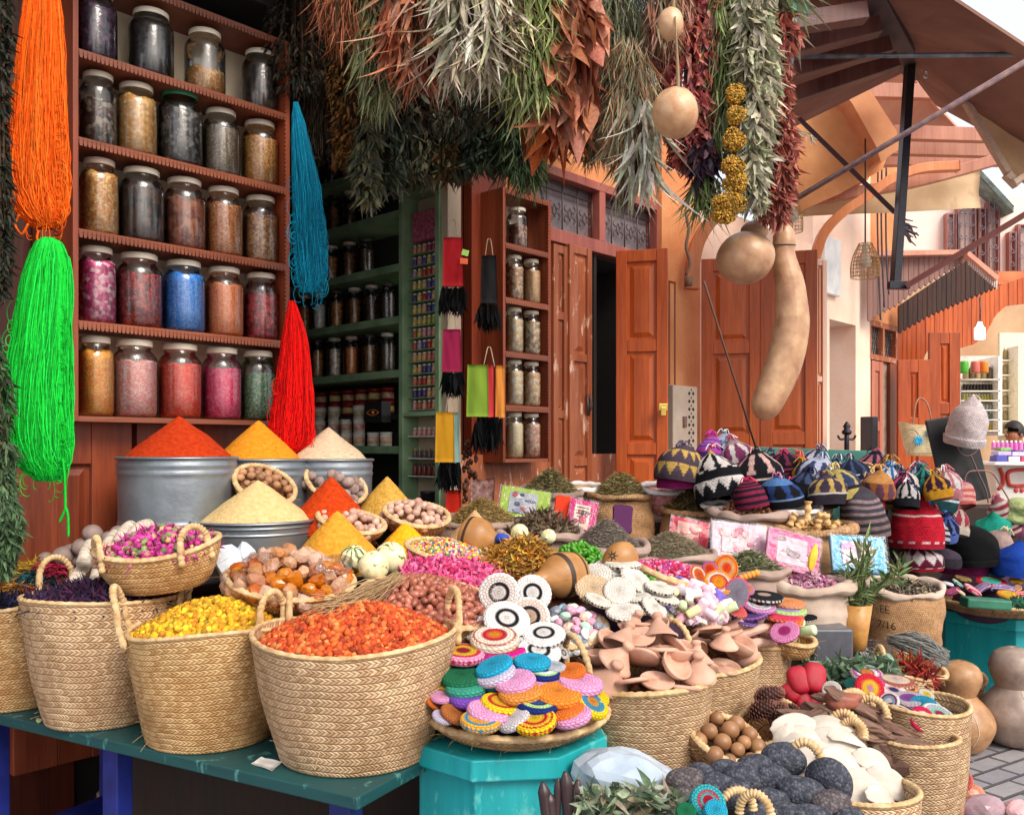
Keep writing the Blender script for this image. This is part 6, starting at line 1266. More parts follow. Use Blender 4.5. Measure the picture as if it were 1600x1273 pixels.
# white bags
def bag(px,py,Y,rpx,hpx,mat,label,seed=1,fill=None,name='plastic_bag'):
    r=S(rpx,Y); h=S(hpx,Y); t=np.linspace(0,1,20); prof=[(0,0)]+[(r*(.25+.75*x**.7),h*x) for x in t]+[(r*.93,h*.98),(r*.85,h*.85),(0,h*.8)]
    def wob(V,th):
        k=noise3(V.reshape(-1,3)/r,5,seed,3).reshape(V.shape[:2]); V[...,:2]*=(1+.10*k)[...,None]; V[...,1]*=.6; V[...,2]+=h*.1*k*(V[...,2]/h); return V
    root=empty(name,np.array(P(px,py,Y))-np.array([0,0,h*.9]),label,'bag',rotm=rot(14,0,0)); g=MB(); V,Fq,uv=lathe(prof,44,wob=wob); g.add(V,Fq); g.build('bag_body',mat,root,local=True)
    g=MB(); th=np.linspace(0,6.2832,60); k=noise3(np.stack([np.cos(th),np.sin(th),0*th],-1),4,seed,3); k[-1]=k[0]; g.add(*tube(np.stack([r*(1+.06*k)*np.cos(th),.6*r*(1+.06*k)*np.sin(th),h*(1+.08*k)],-1),r*.13*(1+.3*np.roll(k,5)),9,capends=False)[:2]); g.build('rolled_edge',M_plain('white cloth edge',c('#e8e0dc'),.7),root,local=True); return root
BGP=M_noise('pink bag contents','#9c4c50','#d8a0a0',60,.25,.002,c3='#ecd0cc'); BGT=M_noise('tan bag contents','#b08c60','#dcc8a0',50,.3,.004,c3='#ecdcc0'); BGB=M_noise('off white cloth','#c8b8a8','#e4d8cc',6,.8,.003,bscale=120)
bag(1035,765,4.95,36,44,BGP,'bag of red chips with a white rolled edge',2); bag(1122,790,4.7,27,34,BGT,'small white edged bag of pale nuts left of the petal sack',4); bag(1243,795,4.55,36,42,BGB,'off white cloth bag with a folded rim beside the ginger sack',6); bag(905,762,5.0,34,28,BGT,'flat white plastic bag between the two back herb mounds',7)
g=MB(); g.add(*sheet(P(735,805,4.5),P(770,808,4.5),P(774,748,4.55),P(735,752,4.55),10,10,.01,7,.03)); tag(g.build('plastic_bag',M_noise('red berries in film','#5c2c24','#a8786c',50,.15,.003,c3='#d8c8c4')),'clear bag of dark red berries behind the khaki mound','bag')
# ---- packets ----
def packet(px,py,Y,w_,h_,base,panel,art,label,rz=0,rx=-25,ry=0,th=.04,name='wrapped_packet',cat='packet',extra=None):
    W,Hh=S(w_,Y),S(h_,Y); M=rot(rx,ry,rz); root=empty(name,P(px,py,Y),label,cat,rotm=M)
    g=MB(); 
    for k in range(3): g.add(*box((0,.006+k*th/3,(k%2)*.003),(W*(1-.01*k),th/3.2,Hh)))
    g.build('folded_cloth',M_noise('cloth'+base,base,base,80,.8,.001),root,local=True,smooth=False,bevel=.004)
    g=MB(); g.add(*box((-W*.04,-.0055,0),(W*.56,.003,Hh*.68))); g.build('paper_insert',M_noise('insert'+panel,panel,panel,10,.5,0),root,local=True,smooth=False)
    g=MB(); k=np.random.default_rng(int(px)); 
    for i in range(7):
        cx,cz=k.uniform(-.28,.2)*W,k.uniform(-.28,.28)*Hh; V,Fq=ico(2); g.add(V*[k.uniform(.05,.13)*W,.0015,k.uniform(.05,.12)*Hh],Fq,loc=(cx,-.0075-.0002*i,cz),col=c(art[i%len(art)]))
    if extra=='lines':
        for i in range(4): g.add(*box((-W*.04,-.0075,Hh*(.26-.09*i)),(W*(.42-.06*(i%2)),.001,Hh*.028)),col=c('#3c2030'))
    g.build('printed_art',M_col('print',.45,'none',0,20,var=0),root,local=True)
    g=MB(); V,fs=sheet((-W*.54,-.016,-Hh*.54),(W*.54,-.016,-Hh*.54),(W*.54,-.016,Hh*.54),(-W*.54,-.016,Hh*.54),26,20,.006,int(px),.0008); g.add(V,fs); g.build('clear_wrap',WRAP,root,local=True)
    return root
packet(820,787,4.35,78,52,'#a8c82c','#a8acb4',['#4c5070','#b84850','#e0e0e0','#8c94b0','#30384c'],'lime green towel set in film with a grey picture panel',ry=9)
packet(910,808,4.2,44,58,'#d01c78','#e4c8b0',['#c84858','#402830','#a83c70'],'dark pink packet with a cream paper label of dark lines',ry=12,extra='lines')
packet(1077,832,4.25,62,46,'#c8203c','#d8a090',['#d04058','#f0b0a0','#c83048','#e8c8b0'],'red and white packet in crinkled film left of the white one',ry=12)
packet(1155,845,4.1,86,60,'#d8b8c4','#dcb8bc',['#d88894','#e8b0b0','#c86c84','#f0e0e4'],'white packet with pale pink flowers in film',ry=7)
packet(1240,862,4.0,84,64,'#d8207c','#b89cac',['#7c4c60','#e0b0c0','#3c3038','#c8a0b8','#b04c70'],'magenta packet with a yellow sponge strip in film',ry=14)
g=MB(); V,Fq=blob(1,3,.12,5,3); g.add(V*[S(7,3.9),.01,S(20,3.9)],Fq,M=rot(0,14,0),loc=P(1270,872,3.86)); tag(g.build('sponge_strip',M_plain('sponge yellow',(.8,.55,.05),.8)),'yellow sponge strip at the right of the magenta packet','sponge')
packet(1342,865,4.15,84,58,'#58b8e0','#c8b8c8',['#d89cac','#f0d8d0','#e078b0','#d8b0c0'],'light blue packet with a pale flower picture, behind the twig vase',ry=4)
def slab(px,py,Y,w_,h_,col,label,ry=0,name='bath_sponge',waist=.12):
    W,Hh=S(w_,Y)/2,S(h_,Y)/2; t=np.linspace(0,2*np.pi,48); r=np.stack([W*np.sign(np.cos(t))*np.abs(np.cos(t))**.35*(1-waist*np.cos(t*1)*0-waist*np.exp(-((np.sin(t)*1.0)/.35)**2)),Hh*np.sign(np.sin(t))*np.abs(np.sin(t))**.35],-1)
    g=MB(); V=[];
    for y,s_ in ((0,.94),(.006,1),(.024,1),(.03,.94)): V+=[[a*s_,y,b*s_] for a,b in r]
    i=np.arange(3)[:,None]*48+np.arange(48)[None]; j=np.arange(3)[:,None]*48+(np.arange(48)+1)[None]%48; Fq=np.stack([i,j,j+48,i+48],-1).reshape(-1,4)
    g.add(np.array(V),[Fq,np.arange(48)[None],(np.arange(48)[::-1]+144)[None]],M=rot(-20,ry,0),loc=P(px,py,Y)); o=g.build(name,M_noise('sponge'+col,col,col,50,.8,.002),smooth=False); tag(o,label,'sponge'); return o
slab(882,800,4.25,38,54,'#f0380c','bright orange red bath sponge between the green and dark pink packets',12); slab(973,810,4.3,34,46,'#581c54','dark purple bath sponge right of the dark pink packet',6)
# ================= knitted hats =================
def hat(px,pyb,Y,rpx,hpx,bands,label,tx=12,ty=0,top='pom',topc=None,cuff=False,flat_=.9,seed=0,point=.0,name='knitted_hat'):
    r=S(rpx*1.04,Y); h=S(hpx*1.45,Y); M=rot(tx,ty,seed*37); nv,nu=56,96; t=np.linspace(0,1,nv); th=np.linspace(0,2*np.pi,nu+1)
    shape=np.where(t<.45,1.0+.05*np.sin(t/.45*np.pi),np.cos((t-.45)/.55*np.pi/2)**(.7+point*1.3)); shape[-1]=.02
    if cuff: shape=shape+.10*(t<.16)
    z=h*t**(1+.0*point)
    X=r*shape[:,None]*np.cos(th)[None];Yy=r*shape[:,None]*np.sin(th)[None]*flat_; Z=z[:,None]+0*X
    k=noise3(np.stack([X.ravel()/r,Yy.ravel()/r,Z.ravel()/r],-1),2.6,seed+int(px),3).reshape(X.shape); X=X*(1+.09*k)+r*.18*math.sin(seed*2.1)*(t**2)[:,None];Yy=Yy*(1+.09*k);Z=Z+.05*h*k*t[:,None]; X[:,-1]=X[:,0];Yy[:,-1]=Yy[:,0];Z[:,-1]=Z[:,0]
    C=np.zeros((nv,nu+1,3)); 
    for i in range(nv):
        b=[q for q in bands if q[0]<=t[i]+1e-6][-1]; nx_=[q[0] for q in bands if q[0]>t[i]+1e-6]; v1=nx_[0] if nx_ else 1.0; fv=(t[i]-b[0])/(v1-b[0]+1e-6); ca=np.array(c(b[1])); cb=np.array(c(b[3] if len(b)>3 else b[1])); pt=b[2] if len(b)>2 else 's'
        u=np.linspace(0,1,nu+1); n_=12
        fu=(u*n_)%1
        if pt=='t': m_=np.abs(fu-.5)*2<1-fv
        elif pt=='d': m_=(np.abs(fu-.5)*2+abs(fv-.5)*2)<1
        elif pt=='l': m_=((u*24).astype(int)%2)==0
        elif pt=='r': m_=np.full(nu+1,int(fv*6)%2==0)
        elif pt=='v': m_=np.abs(((u*8)%1)-.5)*2<.25+.6*abs(fv-.35)
        else: m_=np.ones(nu+1,bool)
        C[i]=np.where(m_[:,None],ca,cb)
    V=np.stack([X,Yy,Z],-1).reshape(-1,3); i=np.arange(nv-1)[:,None]*(nu+1)+np.arange(nu)[None]; uv=np.stack(np.broadcast_arrays(th[None]/(2*np.pi)*48,(t*34)[:,None]),-1).reshape(-1,2)
    root=empty(name,np.array(P(px,pyb,Y)),label,'hat','knitted hats laid out on the stall',rotm=M); g=MB(); g.add(V,np.stack([i,i+1,i+nu+2,i+nu+1],-1).reshape(-1,4),col=C.reshape(-1,3),uv=uv)
    g.build('knitted_crown',KNIT,root,local=True)
    tc=topc or ['#181820','#e8e0dc']
    if top=='pom':
        g=MB(); n=110; d=rng.normal(size=(n,3)); d/=np.linalg.norm(d,axis=1,keepdims=True); d[:,2]=np.abs(d[:,2])*.9-.1; 
        for q in range(n): g.add(*tube([[0,0,h*.97],np.array([0,0,h*.985])+d[q]*.018*U(.6,1.1)],.0022,4)[:2],col=c(tc[q%len(tc)]))
        g.build('pompom',FIB,root,local=True)
    if top in('cord','pom') :
        g=MB(); 
        for q in range(5): a=U(0,6.28); L=U(.03,.06); g.add(*tube(spline([[0,0,h*.985],[.02*math.cos(a),.02*math.sin(a),h+.012],[L*math.cos(a),L*math.sin(a),h-.02]],8),.0032,5)[:2],col=c(tc[q%len(tc)]))
        g.build('tassel',FIB,root,local=True)
    return root
K='#14141c';Wh='#ece4e0'
hats=[
 (1060,752,4.75,34,42,[(0,'#5c4c5c'),(.12,'#5c4c5c','t','#e0b860'),(.42,'#5c4c5c'),(.55,'#5c4c5c','t','#e0b860'),(.8,'#5c4c5c')],'grey hat with yellow triangles on top of the purple one',-4,8,['#5c4c5c','#8c84a0'],0),
 (1064,762,4.8,36,24,[(0,'#b82c80'),(.9,'#a02870')],'plain magenta purple hat under the yellow triangle one',0,0,None,0),
 (1105,752,4.9,26,54,[(0,'#4c3c84','r','#c048b0'),(.6,'#6c4cb0','r','#b860b8'),(.85,'#c83c9c')],'purple and mauve ringed hat left of the big black one',6,14,['#c83c9c'],.2),
 (1128,735,5.0,40,50,[(0,'#b8c8e8'),(.35,K,'t','#b8c8e8'),(.75,'#b8c8e8')],'pale blue hat with black leaf shapes at the top of the pile',4,0,['#14141c','#e8f0f8'],.3),
 (1132,782,4.65,38,62,[(0,K),(.10,K,'t',Wh),(.30,Wh),(.34,K),(.5,Wh,'l',K),(.54,K,'v',Wh),(.9,'#e0c060')],'large black hat with white triangles, pom of red, in the pile centre',10,16,['#c82848','#e8e0dc'],.4),
 (1160,740,4.85,26,42,[(0,'#8c3c5c'),(.3,Wh,'v','#8c3c6c'),(.8,'#b898a0')],'mauve and white hat right of the pale blue one',8,20,['#e8c0c8','#c04060'],.3),
 (1190,776,4.7,42,52,[(0,K),(.35,'#e0c8b8'),(.40,K),(.48,'#d8b0a8','v',K),(.85,K)],'black hat with pinkish lines beside the pile centre',8,4,['#14141c','#d8a8a0'],.5),
 (1174,792,4.5,28,30,[(0,'#a02c58','r','#2c1c28'),(.7,'#a02c58','r','#2c1c28')],'crimson and black ringed hat above the petal sack',10,0,['#c83060'],.0),
 (1222,790,4.55,32,34,[(0,K),(.25,'#88a8e0'),(.3,'#2c4c8c','v',K),(.7,'#5c8cc8')],'black and blue hat in front of the pile',10,0,['#e088b8','#203040'],.2),
 (1228,746,5.0,28,34,[(0,'#a02c58','r','#1c1420'),(.5,'#7c2c4c','v','#1c1420')],'dark crimson wrinkled hat behind the blue one',6,-6,['#c83060'],.2),
 (1238,742,5.05,20,30,[(0,'#d85c4c','r','#e08070'),(.6,'#e07060')],'small coral hat behind the railing end',4,14,['#e87060'],.2),
 (1252,756,4.9,16,26,[(0,'#d8a020','v','#2c1c18'),(.5,'#e0b030','v','#2c1c18')],'small yellow and black hat',4,0,['#d8a020','#1c1c1c'],.4),
 (1276,770,4.8,38,42,[(0,'#30344c'),(.3,'#c8d0ec'),(.38,'#c8d0ec','v','#3c4470'),(.8,'#c8d0e8')],'light blue hat with navy petals right of the black hats',8,0,['#c8d0f0','#303450'],.4),
 (1255,778,4.6,24,32,[(0,'#1c1c24'),(.5,'#1c2030','v','#485880')],'navy black hat between the blue ones',8,-10,['#202030'],.3),
 (1292,790,4.5,28,36,[(0,'#38303c'),(.3,'#e0d8d0'),(.36,'#d8b868','v','#4c3c50'),(.8,'#584860')],'plum hat with cream band beside the root sack',8,6,['#c8b060','#483848'],.4),
 (1318,780,4.6,30,38,[(0,'#d8c070'),(.25,'#2c2430'),(.33,'#d8c070','v','#3c4870'),(.8,'#d8c070')],'mustard hat with navy petals',8,12,['#e0cc80'],.4),
 (1335,758,4.9,26,32,[(0,'#202840'),(.35,'#e0e0e8','l','#202840'),(.4,'#485880','v','#202840')],'navy hat with white dashes near the straw hamper',6,4,['#383050','#d8c0c0'],.4),
 (1352,838,4.55,36,56,[(0,'#8c7474','r','#3c3840'),(.45,'#a08888','r','#484450'),(.8,'#4c4850')],'brown and grey ringed hat behind the light blue packet',6,0,None,.0),
 (1390,800,4.5,30,44,[(0,'#c8a050'),(.3,'#582840'),(.38,'#e0b868','v','#58304c'),(.8,'#e0b868')],'golden hat with maroon cuff behind the red one',6,8,['#e0c070','#803040'],.5),
 (1372,778,4.7,22,34,[(0,'#c87840','v','#784c60'),(.5,'#d89858')],'small orange tan hat in the middle back',6,0,['#d8a060'],.4),
 (1428,790,4.6,30,40,[(0,'#2c3c84'),(.35,Wh,'l','#2c3c84'),(.42,'#2c50b0','v','#d8e0f0')],'blue and white hat behind the red one',6,-4,['#90b0e8','#203078'],.5),
 (1462,800,4.5,34,44,[(0,'#1c4c50'),(.3,'#d8e8ec'),(.36,'#184048','v','#101820'),(.85,'#a0c8d0')],'dark green hat with white line and tufts',8,6,['#c8e8f0','#184048'],.5),
 (1462,850,5.05,20,50,[(0,'#282838','r','#c8d0dc'),(.5,'#283058','v','#d8e0ec')],'striped navy hat hidden right of the red one',6,10,['#8090b0'],.3),
 (1498,795,4.6,26,40,[(0,'#d0605c','r','#e0a8a0'),(.5,'#d88c9c','r','#c84c50')],'coral pink striped hat behind the black one',8,20,['#d87888'],.3),
 (1434,856,4.95,35,70,[(0,'#a81830'),(.08,'#f0c8cc','l','#b81830'),(.12,'#c81830'),(.3,'#c81830'),(.33,'#8c1420','l','#c81830'),(.36,'#c81830'),(.52,'#f0d8d8'),(.55,'#d01c34','v','#c81830'),(.92,'#d01c34')],'bright red hat with white lines standing on the diamond band hat',3,0,['#e02c48','#f0d0d0'],.55),
 (1436,890,5.0,36,40,[(0,'#b81c30'),(.12,'#e8d8d8','l','#b81c30'),(.16,'#6c1438'),(.24,'#f0e0e0','d','#6c1438'),(.85,'#6c1438')],'maroon hat with white diamonds under the red one',2,0,None,0),
 (1520,882,5.55,38,62,[(0,'#101014'),(.16,'#08080c'),(.9,'#101014')],'plain black cuffed hat at the right',3,0,None,.0),
 (1552,846,5.75,26,58,[(0,'#20a890'),(.9,'#1c9880')],'plain turquoise green pointed hat behind the black one',14,16,None,.9),
 (1548,866,5.65,22,50,[(0,'#c8a8a8'),(.4,'#302430'),(.46,'#d0b0a8'),(.9,'#c8b090')],'beige hat with a fluffy cream pom right of the black one',10,30,['#e8d8b8','#d8c098'],.3),
 (1582,830,5.85,24,64,[(0,'#883048','r','#e0c8bc'),(.45,'#983850','r','#e0c8bc'),(.85,'#a86070')],'long maroon and cream ringed hat leaning left',10,-26,['#c87080'],.3),
 (1588,898,5.45,36,58,[(0,'#1c4cb8'),(.9,'#1844a8')],'plain royal blue pointed hat at the right edge',4,2,None,.8),
 (1608,838,5.8,22,46,[(0,'#d878b0'),(.9,'#e088bc')],'pink hat cut by the right edge',6,0,None,.4),
 (1470,885,5.3,26,30,[(0,'#3c3440'),(.5,'#54485c')],'dark grey hat behind the maroon diamonds',4,0,None,0),
 (1508,897,5.6,32,34,[(0,'#8c2864'),(.9,'#78205c')],'plum magenta hat under the plain black one',3,0,None,0)]
for k,(px,pyb,Y,rp,hp,bd_,lb,tx,ty,tc,pt) in enumerate(hats):
    if Y>4.9 and pyb>820: hp=hp*(.95 if 'bright red' in lb else .68)
    elif Y>=4.95: hp=hp*.85
    if px>1380 and pyb<=802: Y=max(Y,5.2)
    cf='cuffed' in lb
    hat(px,pyb,Y,rp,hp,bd_,lb.replace(', pom of red,',' and red tassel'),tx,ty,'pom' if tc else None,tc,cuff=cf,seed=k,point=pt)
# more hats filling the back
fill=[(1190+k*21+U(-6,6),768+14*(k%3)+U(-5,5),4.95-.12*(k%3),*[('#b8284c','#1c1c28'),('#2878b8','#e8e8f0'),('#d84c84','#302030'),('#1c1c24','#e0d8d8'),('#38a08c','#203040'),('#e0a028','#40203c'),('#5c3c9c','#d8b0e0'),('#d8382c','#f0e0d8')][k%8]) for k in range(14)]+[(1392+k*17+U(-5,5),832+16*(k%2)+U(-5,5),5.12-.05*(k%2),*[('#2c50b8','#e8ecf4'),('#e84c84','#38203c'),('#1c1c24','#d8b060'),('#20a088','#e8e8e0'),('#c02838','#181820'),('#5c78c8','#201c30'),('#d8c8b8','#b03c54')][k]) for k in range(7)]+[(1200,752,5.15,'#343048','#9c88a0'),(1305,762,5.0,'#2c3c58','#d0d4e0'),(1350,790,4.75,'#5c4c68','#d8c090'),(1410,778,4.9,'#28305c','#e8dcd0'),(1445,772,5.0,'#40507c','#e0e4ec'),(1480,778,4.9,'#c87c88','#e8e0e0'),(1395,762,5.1,'#c89850','#402c3c'),(1360,752,5.2,'#20283c','#c86c80'),(1270,745,5.2,'#384070','#d8d0d8')]
for k,(x,y,Y,a,b) in enumerate(fill): hat(x,y,Y,19 if k<21 else 24,30 if k<21 else 34,[(0,a),(.3,b,'l',a),(.36,a,'v',b),(.85,a)],f'{["crimson","bright blue","rose","black and white","sea green","amber","violet","scarlet","deep crimson","clear blue","deep rose","small black","jade","golden","cobalt","hot rose","small black and gold","emerald","cherry red","cornflower","cream and wine","dusky violet","slate blue","grey purple","indigo","steel blue","rose","ochre","dark navy","periwinkle"][k]} patterned hat in the back rows of the pile',8,U(-12,12),'pom',[a,b],seed=k+50,point=.4)
# white hat on black board
root=empty('display_board',P(1512,785,6.9),'leaning black board with a wire mannequin outline','board')
M=rot(-4,-11,0); g=MB(); W_,H_=S(74,6.9),S(138,6.9); g.add(*box((0,0,H_/2),(W_,.03,H_)),M=M); g.build('board_panel',M_plain('matt black',(.008,.008,.01),.6),root,local=True,smooth=False,bevel=.01)
g=MB(); q=lambda x,y:(np.array([S(x-1512,6.9),0,S(785-y,6.9)])+np.array([0,-.04,0]))
for pts in ([(1492,690),(1494,704),(1506,712),(1520,706),(1525,690),(1522,676)],[(1513,712),(1524,738),(1536,765),(1540,785)],[(1508,778),(1503,755),(1508,738),(1524,735),(1545,738),(1560,760),(1576,787)]): g.add(*tube(spline([q(*p) for p in pts],30),.0055,6,capends=True)[:2])
g.build('wire_outline',M_plain('rosy wire',c('#8c6864'),.5,.4),root,local=True)
hat(1508,694,6.75,29,52,[(0,'#d4c4c4'),(.14,'#c8b8bc'),(.16,'#dccccc'),(.9,'#d8c8c8')],'pale pinkish wool hat hung on the black board',4,-12,'pom',['#e4d4d4'],cuff=True,seed=90)
# railing
root=empty('green_railing',P(1290,712,5.6),'teal green wooden railing with lattice behind the hats','railing')
g=MB(); A=P(1170,708,5.75); B_=P(1380,716,5.35); g.add(*bar(A,B_,.05,.085)); g.add(*bar(A+Vector((0,0,-.25)),B_+Vector((0,0,-.25)),.05,.04)); 
for t in (.04,.25,.45,.66,.87,.985): p=A.lerp(B_,t); g.add(*bar(p+Vector((0,0,-.033)),p+Vector((0,0,-.6)),.045,.045))
g.build('rail_frame',M_noise('sea green paint','#488c7e','#64a898',8,.5,.001),root,smooth=False,bevel=.003); g=MB()
for t in np.arange(.04,.97,.035): p=A.lerp(B_,t); q2=A.lerp(B_,t+.07); g.add(*bar(p+Vector((0,0.005,-.03)),q2+Vector((0,.005,-.24)),.010,.008)); g.add(*bar(q2+Vector((0,0.014,-.03)),p+Vector((0,.014,-.24)),.010,.008))
g.build('lattice',M_noise('sea green paint','#488c7e','#64a898',8,.5,.001),root,smooth=False)
g=MB()
for k,y in enumerate((735,750,766,730,758)): p=P(1368+(k%2)*5-2,y,5.32); g.add(np.array([[-.02,0,.02],[-.02,0,-.02],[.022,0,0],[-.02,.01,.02],[-.02,.01,-.02],[.022,.01,0]])+np.array(p),[(0,1,2),(3,5,4),(0,2,5,3),(2,1,4,5),(1,0,3,4)])
tag(g.build('pink_bunting',M_plain('hot pink paint',c('#e01c90'),.6),smooth=False),'hot pink triangle pattern at the end of the railing','pattern')
# straw hamper, yellow & pink cloth, crate
b=basket((S(1340-800,5.0),5.0,H-(790-HZ)/F*5.0),S(24,5),S(30,5),S(62,5),'upturned pale straw hamper behind the hats',mat=STRAW,name='straw_hamper')
crumple(P(1398,762,6.4),.13,M_noise('neon yellow cloth','#d8e81c','#e8f430',8,.8,.002),'neon yellow cloth bundle on the crate','cloth_bundle','cloth',3,4,.45,.12)
crumple(P(1386,740,6.6),.09,M_noise('neon pink cloth','#e81c9c','#f038ac',8,.8,.002),'neon pink cloth bundle beside the railing end','cloth_bundle','cloth',4,4,.9,.12)
g=MB(); g.add(*box(P(1432,775,6.0),(S(80,6),.4,S(40,6)))); tag(g.build('rattan_crate',M_weave('pale rattan','#c8ac84','#a88c64','#74583c'),smooth=False,bevel=.01),'pale rattan crate behind the blue hats','crate')
crumple(P(1470,775,5.9),.13,M_noise('white sacking','#e0d4cc','#f0e8e4',6,.8,.003),'white cloth sack behind the hats beside the black board','cloth_bundle','cloth',6,4,.9,.1)
crumple(P(1468,752,6.6),.12,BUR,'burlap lump behind the white sack','burlap_bundle','cloth',8,4,.9,.1)
crumple(P(1592,800,5.8),.12,M_noise('olive leaves','#7c8c54','#a8b078',20,.8,.01),'leafy olive bundle at the far right under the counter','leaf_bundle','plant',9,4,.7,.2)
crumple(P(1462,812,5.5),.06,M_noise('blue denim','#5c6c8c','#8090ac',20,.8,.002),'small grey blue folded cloth among the hats','cloth_bundle','cloth',12,3,.7,.2)
# straw bag with flowers
root=empty('straw_bag',P(1440,712,9.0),'cream straw bag with three blue flowers hanging on the orange door leaf','bag')
Yb=9.0; g=MB(); nx_=30; top=S(28,Yb); bot=S(17,Yb); hb_=S(38,Yb); V=[]; 
for j in range(16):
    t=j/15; w_=bot+(top-bot)*t**.7; dp=.05+.05*t
    if j==0: w_*=.8;dp*=.6
    for i in range(41): a=i/40*6.2832; V.append([w_*np.sign(math.cos(a))*abs(math.cos(a))**.8,-dp*math.sin(a),hb_*t+.03*math.cos(a)**2*t])
i=np.arange(15)[:,None]*41+np.arange(40)[None]; g.add(np.array(V),[np.stack([i,i+1,i+42,i+41],-1).reshape(-1,4),np.arange(40)[None]],uv=np.array([[q%41/40*60,q//41/15*14] for q in range(len(V))])); g.build('bag_body',M_weave('cream weave','#ecdcb4','#d8c494','#a89060',bd=.003),root,local=True)
g=MB()
for (x,z) in ((-.07,.12),(.03,.185),(.115,.12)):
    for k in range(14): a=k*6.283/14; L=.042; g.add(*box((x+L*.5*math.cos(a),-.104,z+L*.5*math.sin(a)),(L,.004,.010),None)) if False else g.add(*tube([[x,-.098,z],[x+L*math.cos(a),-.102,z+L*math.sin(a)]],np.array([.008,.004]),5)[:2])
g.build('blue_flower',M_plain('blue raffia',c('#1c9cc8'),.7),root,local=True); g=MB()
for pts in ([(-.07,.165),(-.10,.2),(-.14,.21)],[(.03,.14),(.05,.10),(.06,.07)],[(.10,.17),(.13,.21),(.15,.22)]): g.add(*tube(spline([[a,-.105,b] for a,b in pts],10),.003,5)[:2])
g.build('stitching',M_plain('dark thread',(.04,.05,.04),.8),root,local=True); g=MB(); g.add(*tube(spline([[-.08,-.02,hb_*.95],[-.05,0,hb_+.16],[0.0,.02,hb_+.22],[.05,0,hb_+.16],[.08,-.02,hb_*.95]],24),.008,8)[:2]); g.build('handle',M_plain('leather',(.3,.12,.06),.5),root,local=True)
root.scale=(1.25,)*3
# person behind the counter
def person():
    base=P(1587,700,9.0); x,y=base.x,base.y; zh=H+(HZ-682)/F*9; root=empty('person',(x,y,zh-1.62),'person with short dark hair in a blue shirt, behind the far counter, looking left','person')
    J=[((0,0,.92),.15),((0,0,1.12),.13),((0,0,1.33),.16),((0,0,1.44),.06),((0,0,1.51),.055),((-.01,0,1.60),.085),((-.015,0,1.68),.083),((.17,0,1.38),.06),((.22,.02,1.12),.045),((.12,-.18,1.0),.035),((.06,-.24,1.0),.03),((-.17,0,1.38),.06),((-.22,.02,1.12),.045),((-.12,-.18,1.0),.035),((-.06,-.24,1.0),.03),((.1,0,.85),.095),((.11,0,.48),.06),((.11,.02,.08),.04),((.11,-.1,.03),.035),((-.1,0,.85),.095),((-.11,0,.48),.06),((-.11,.02,.08),.04),((-.11,-.1,.03),.035)]
    E=[(0,1),(1,2),(2,3),(3,4),(4,5),(5,6),(2,7),(7,8),(8,9),(9,10),(2,11),(11,12),(12,13),(13,14),(0,15),(15,16),(16,17),(17,18),(0,19),(19,20),(20,21),(21,22)]
    me=bpy.data.meshes.new('body'); me.from_pydata([j[0] for j in J],E,[]); o=bpy.data.objects.new('body',me); sc.collection.objects.link(o); o.parent=root
    s_=o.modifiers.new('s','SKIN'); 
    for k,(p_,r) in enumerate(J): me.skin_vertices[0].data[k].radius=(r,r)
    me.skin_vertices[0].data[0].use_root=True; sb=o.modifiers.new('u','SUBSURF'); sb.levels=2; sb.render_levels=2; me.materials.append(M_plain('brown skin',c('#a86c4c'),.5))
    g=MB(); V,Fq=ico(4); m=V.copy(); m=m*[.095,.10,.115]; g.add(m,Fq,loc=(-.005,.02,1.67)); hair=g.build('hair',M_plain('black hair',(.015,.01,.01),.6),root,local=True)
    # cut away the face side
    import bmesh; bm=bmesh.new(); bm.from_mesh(hair.data); dl=[v for v in bm.verts if (v.co.x<-.02 and v.co.z<1.70) or v.co.z<1.60]; bmesh.ops.delete(bm,geom=dl,context='VERTS'); bm.to_mesh(hair.data); bm.free()
    g=MB(); V,Fq=ico(2); g.add(V*[.02,.012,.02],Fq,loc=(-.10,-.01,1.635)); g.add(V*[.012,.01,.022],Fq,loc=(.01,-.088,1.63)); g.add(V*[.012,.03,.006],Fq,loc=(-.088,-.01,1.59)); g.build('face_features',M_plain('brown skin two',c('#9c6044'),.5),root,local=True)
    g=MB(); g.add(V*[.006,.009,.006],Fq,loc=(-.088,-.045,1.655)); g.add(V*[.006,.02,.003],Fq,loc=(-.09,-.045,1.672)); g.build('eye',M_plain('eye dark',(.02,.015,.015),.3),root,local=True)
    g=MB(); t=np.linspace(0,1,16); prof=[(.17,.86),(.165,1.0),(.15,1.12),(.17,1.3),(.185,1.38),(.13,1.45),(.07,1.475),(.065,1.49)]; V2,F2,_=lathe(spline(prof,24),32); V2[:,1]*=.78; V2[:,0]*=1.12; g.add(V2,F2)
    for s2 in(-1,1): g.add(*tube(spline([[s2*.13,0,1.41],[s2*.2,.01,1.34],[s2*.23,.02,1.2]],10),np.linspace(.07,.065,10),14)[:2])
    g.build('shirt',M_noise('blue shirt','#203c88','#2c509c',20,.8,.002),root,local=True)
person()
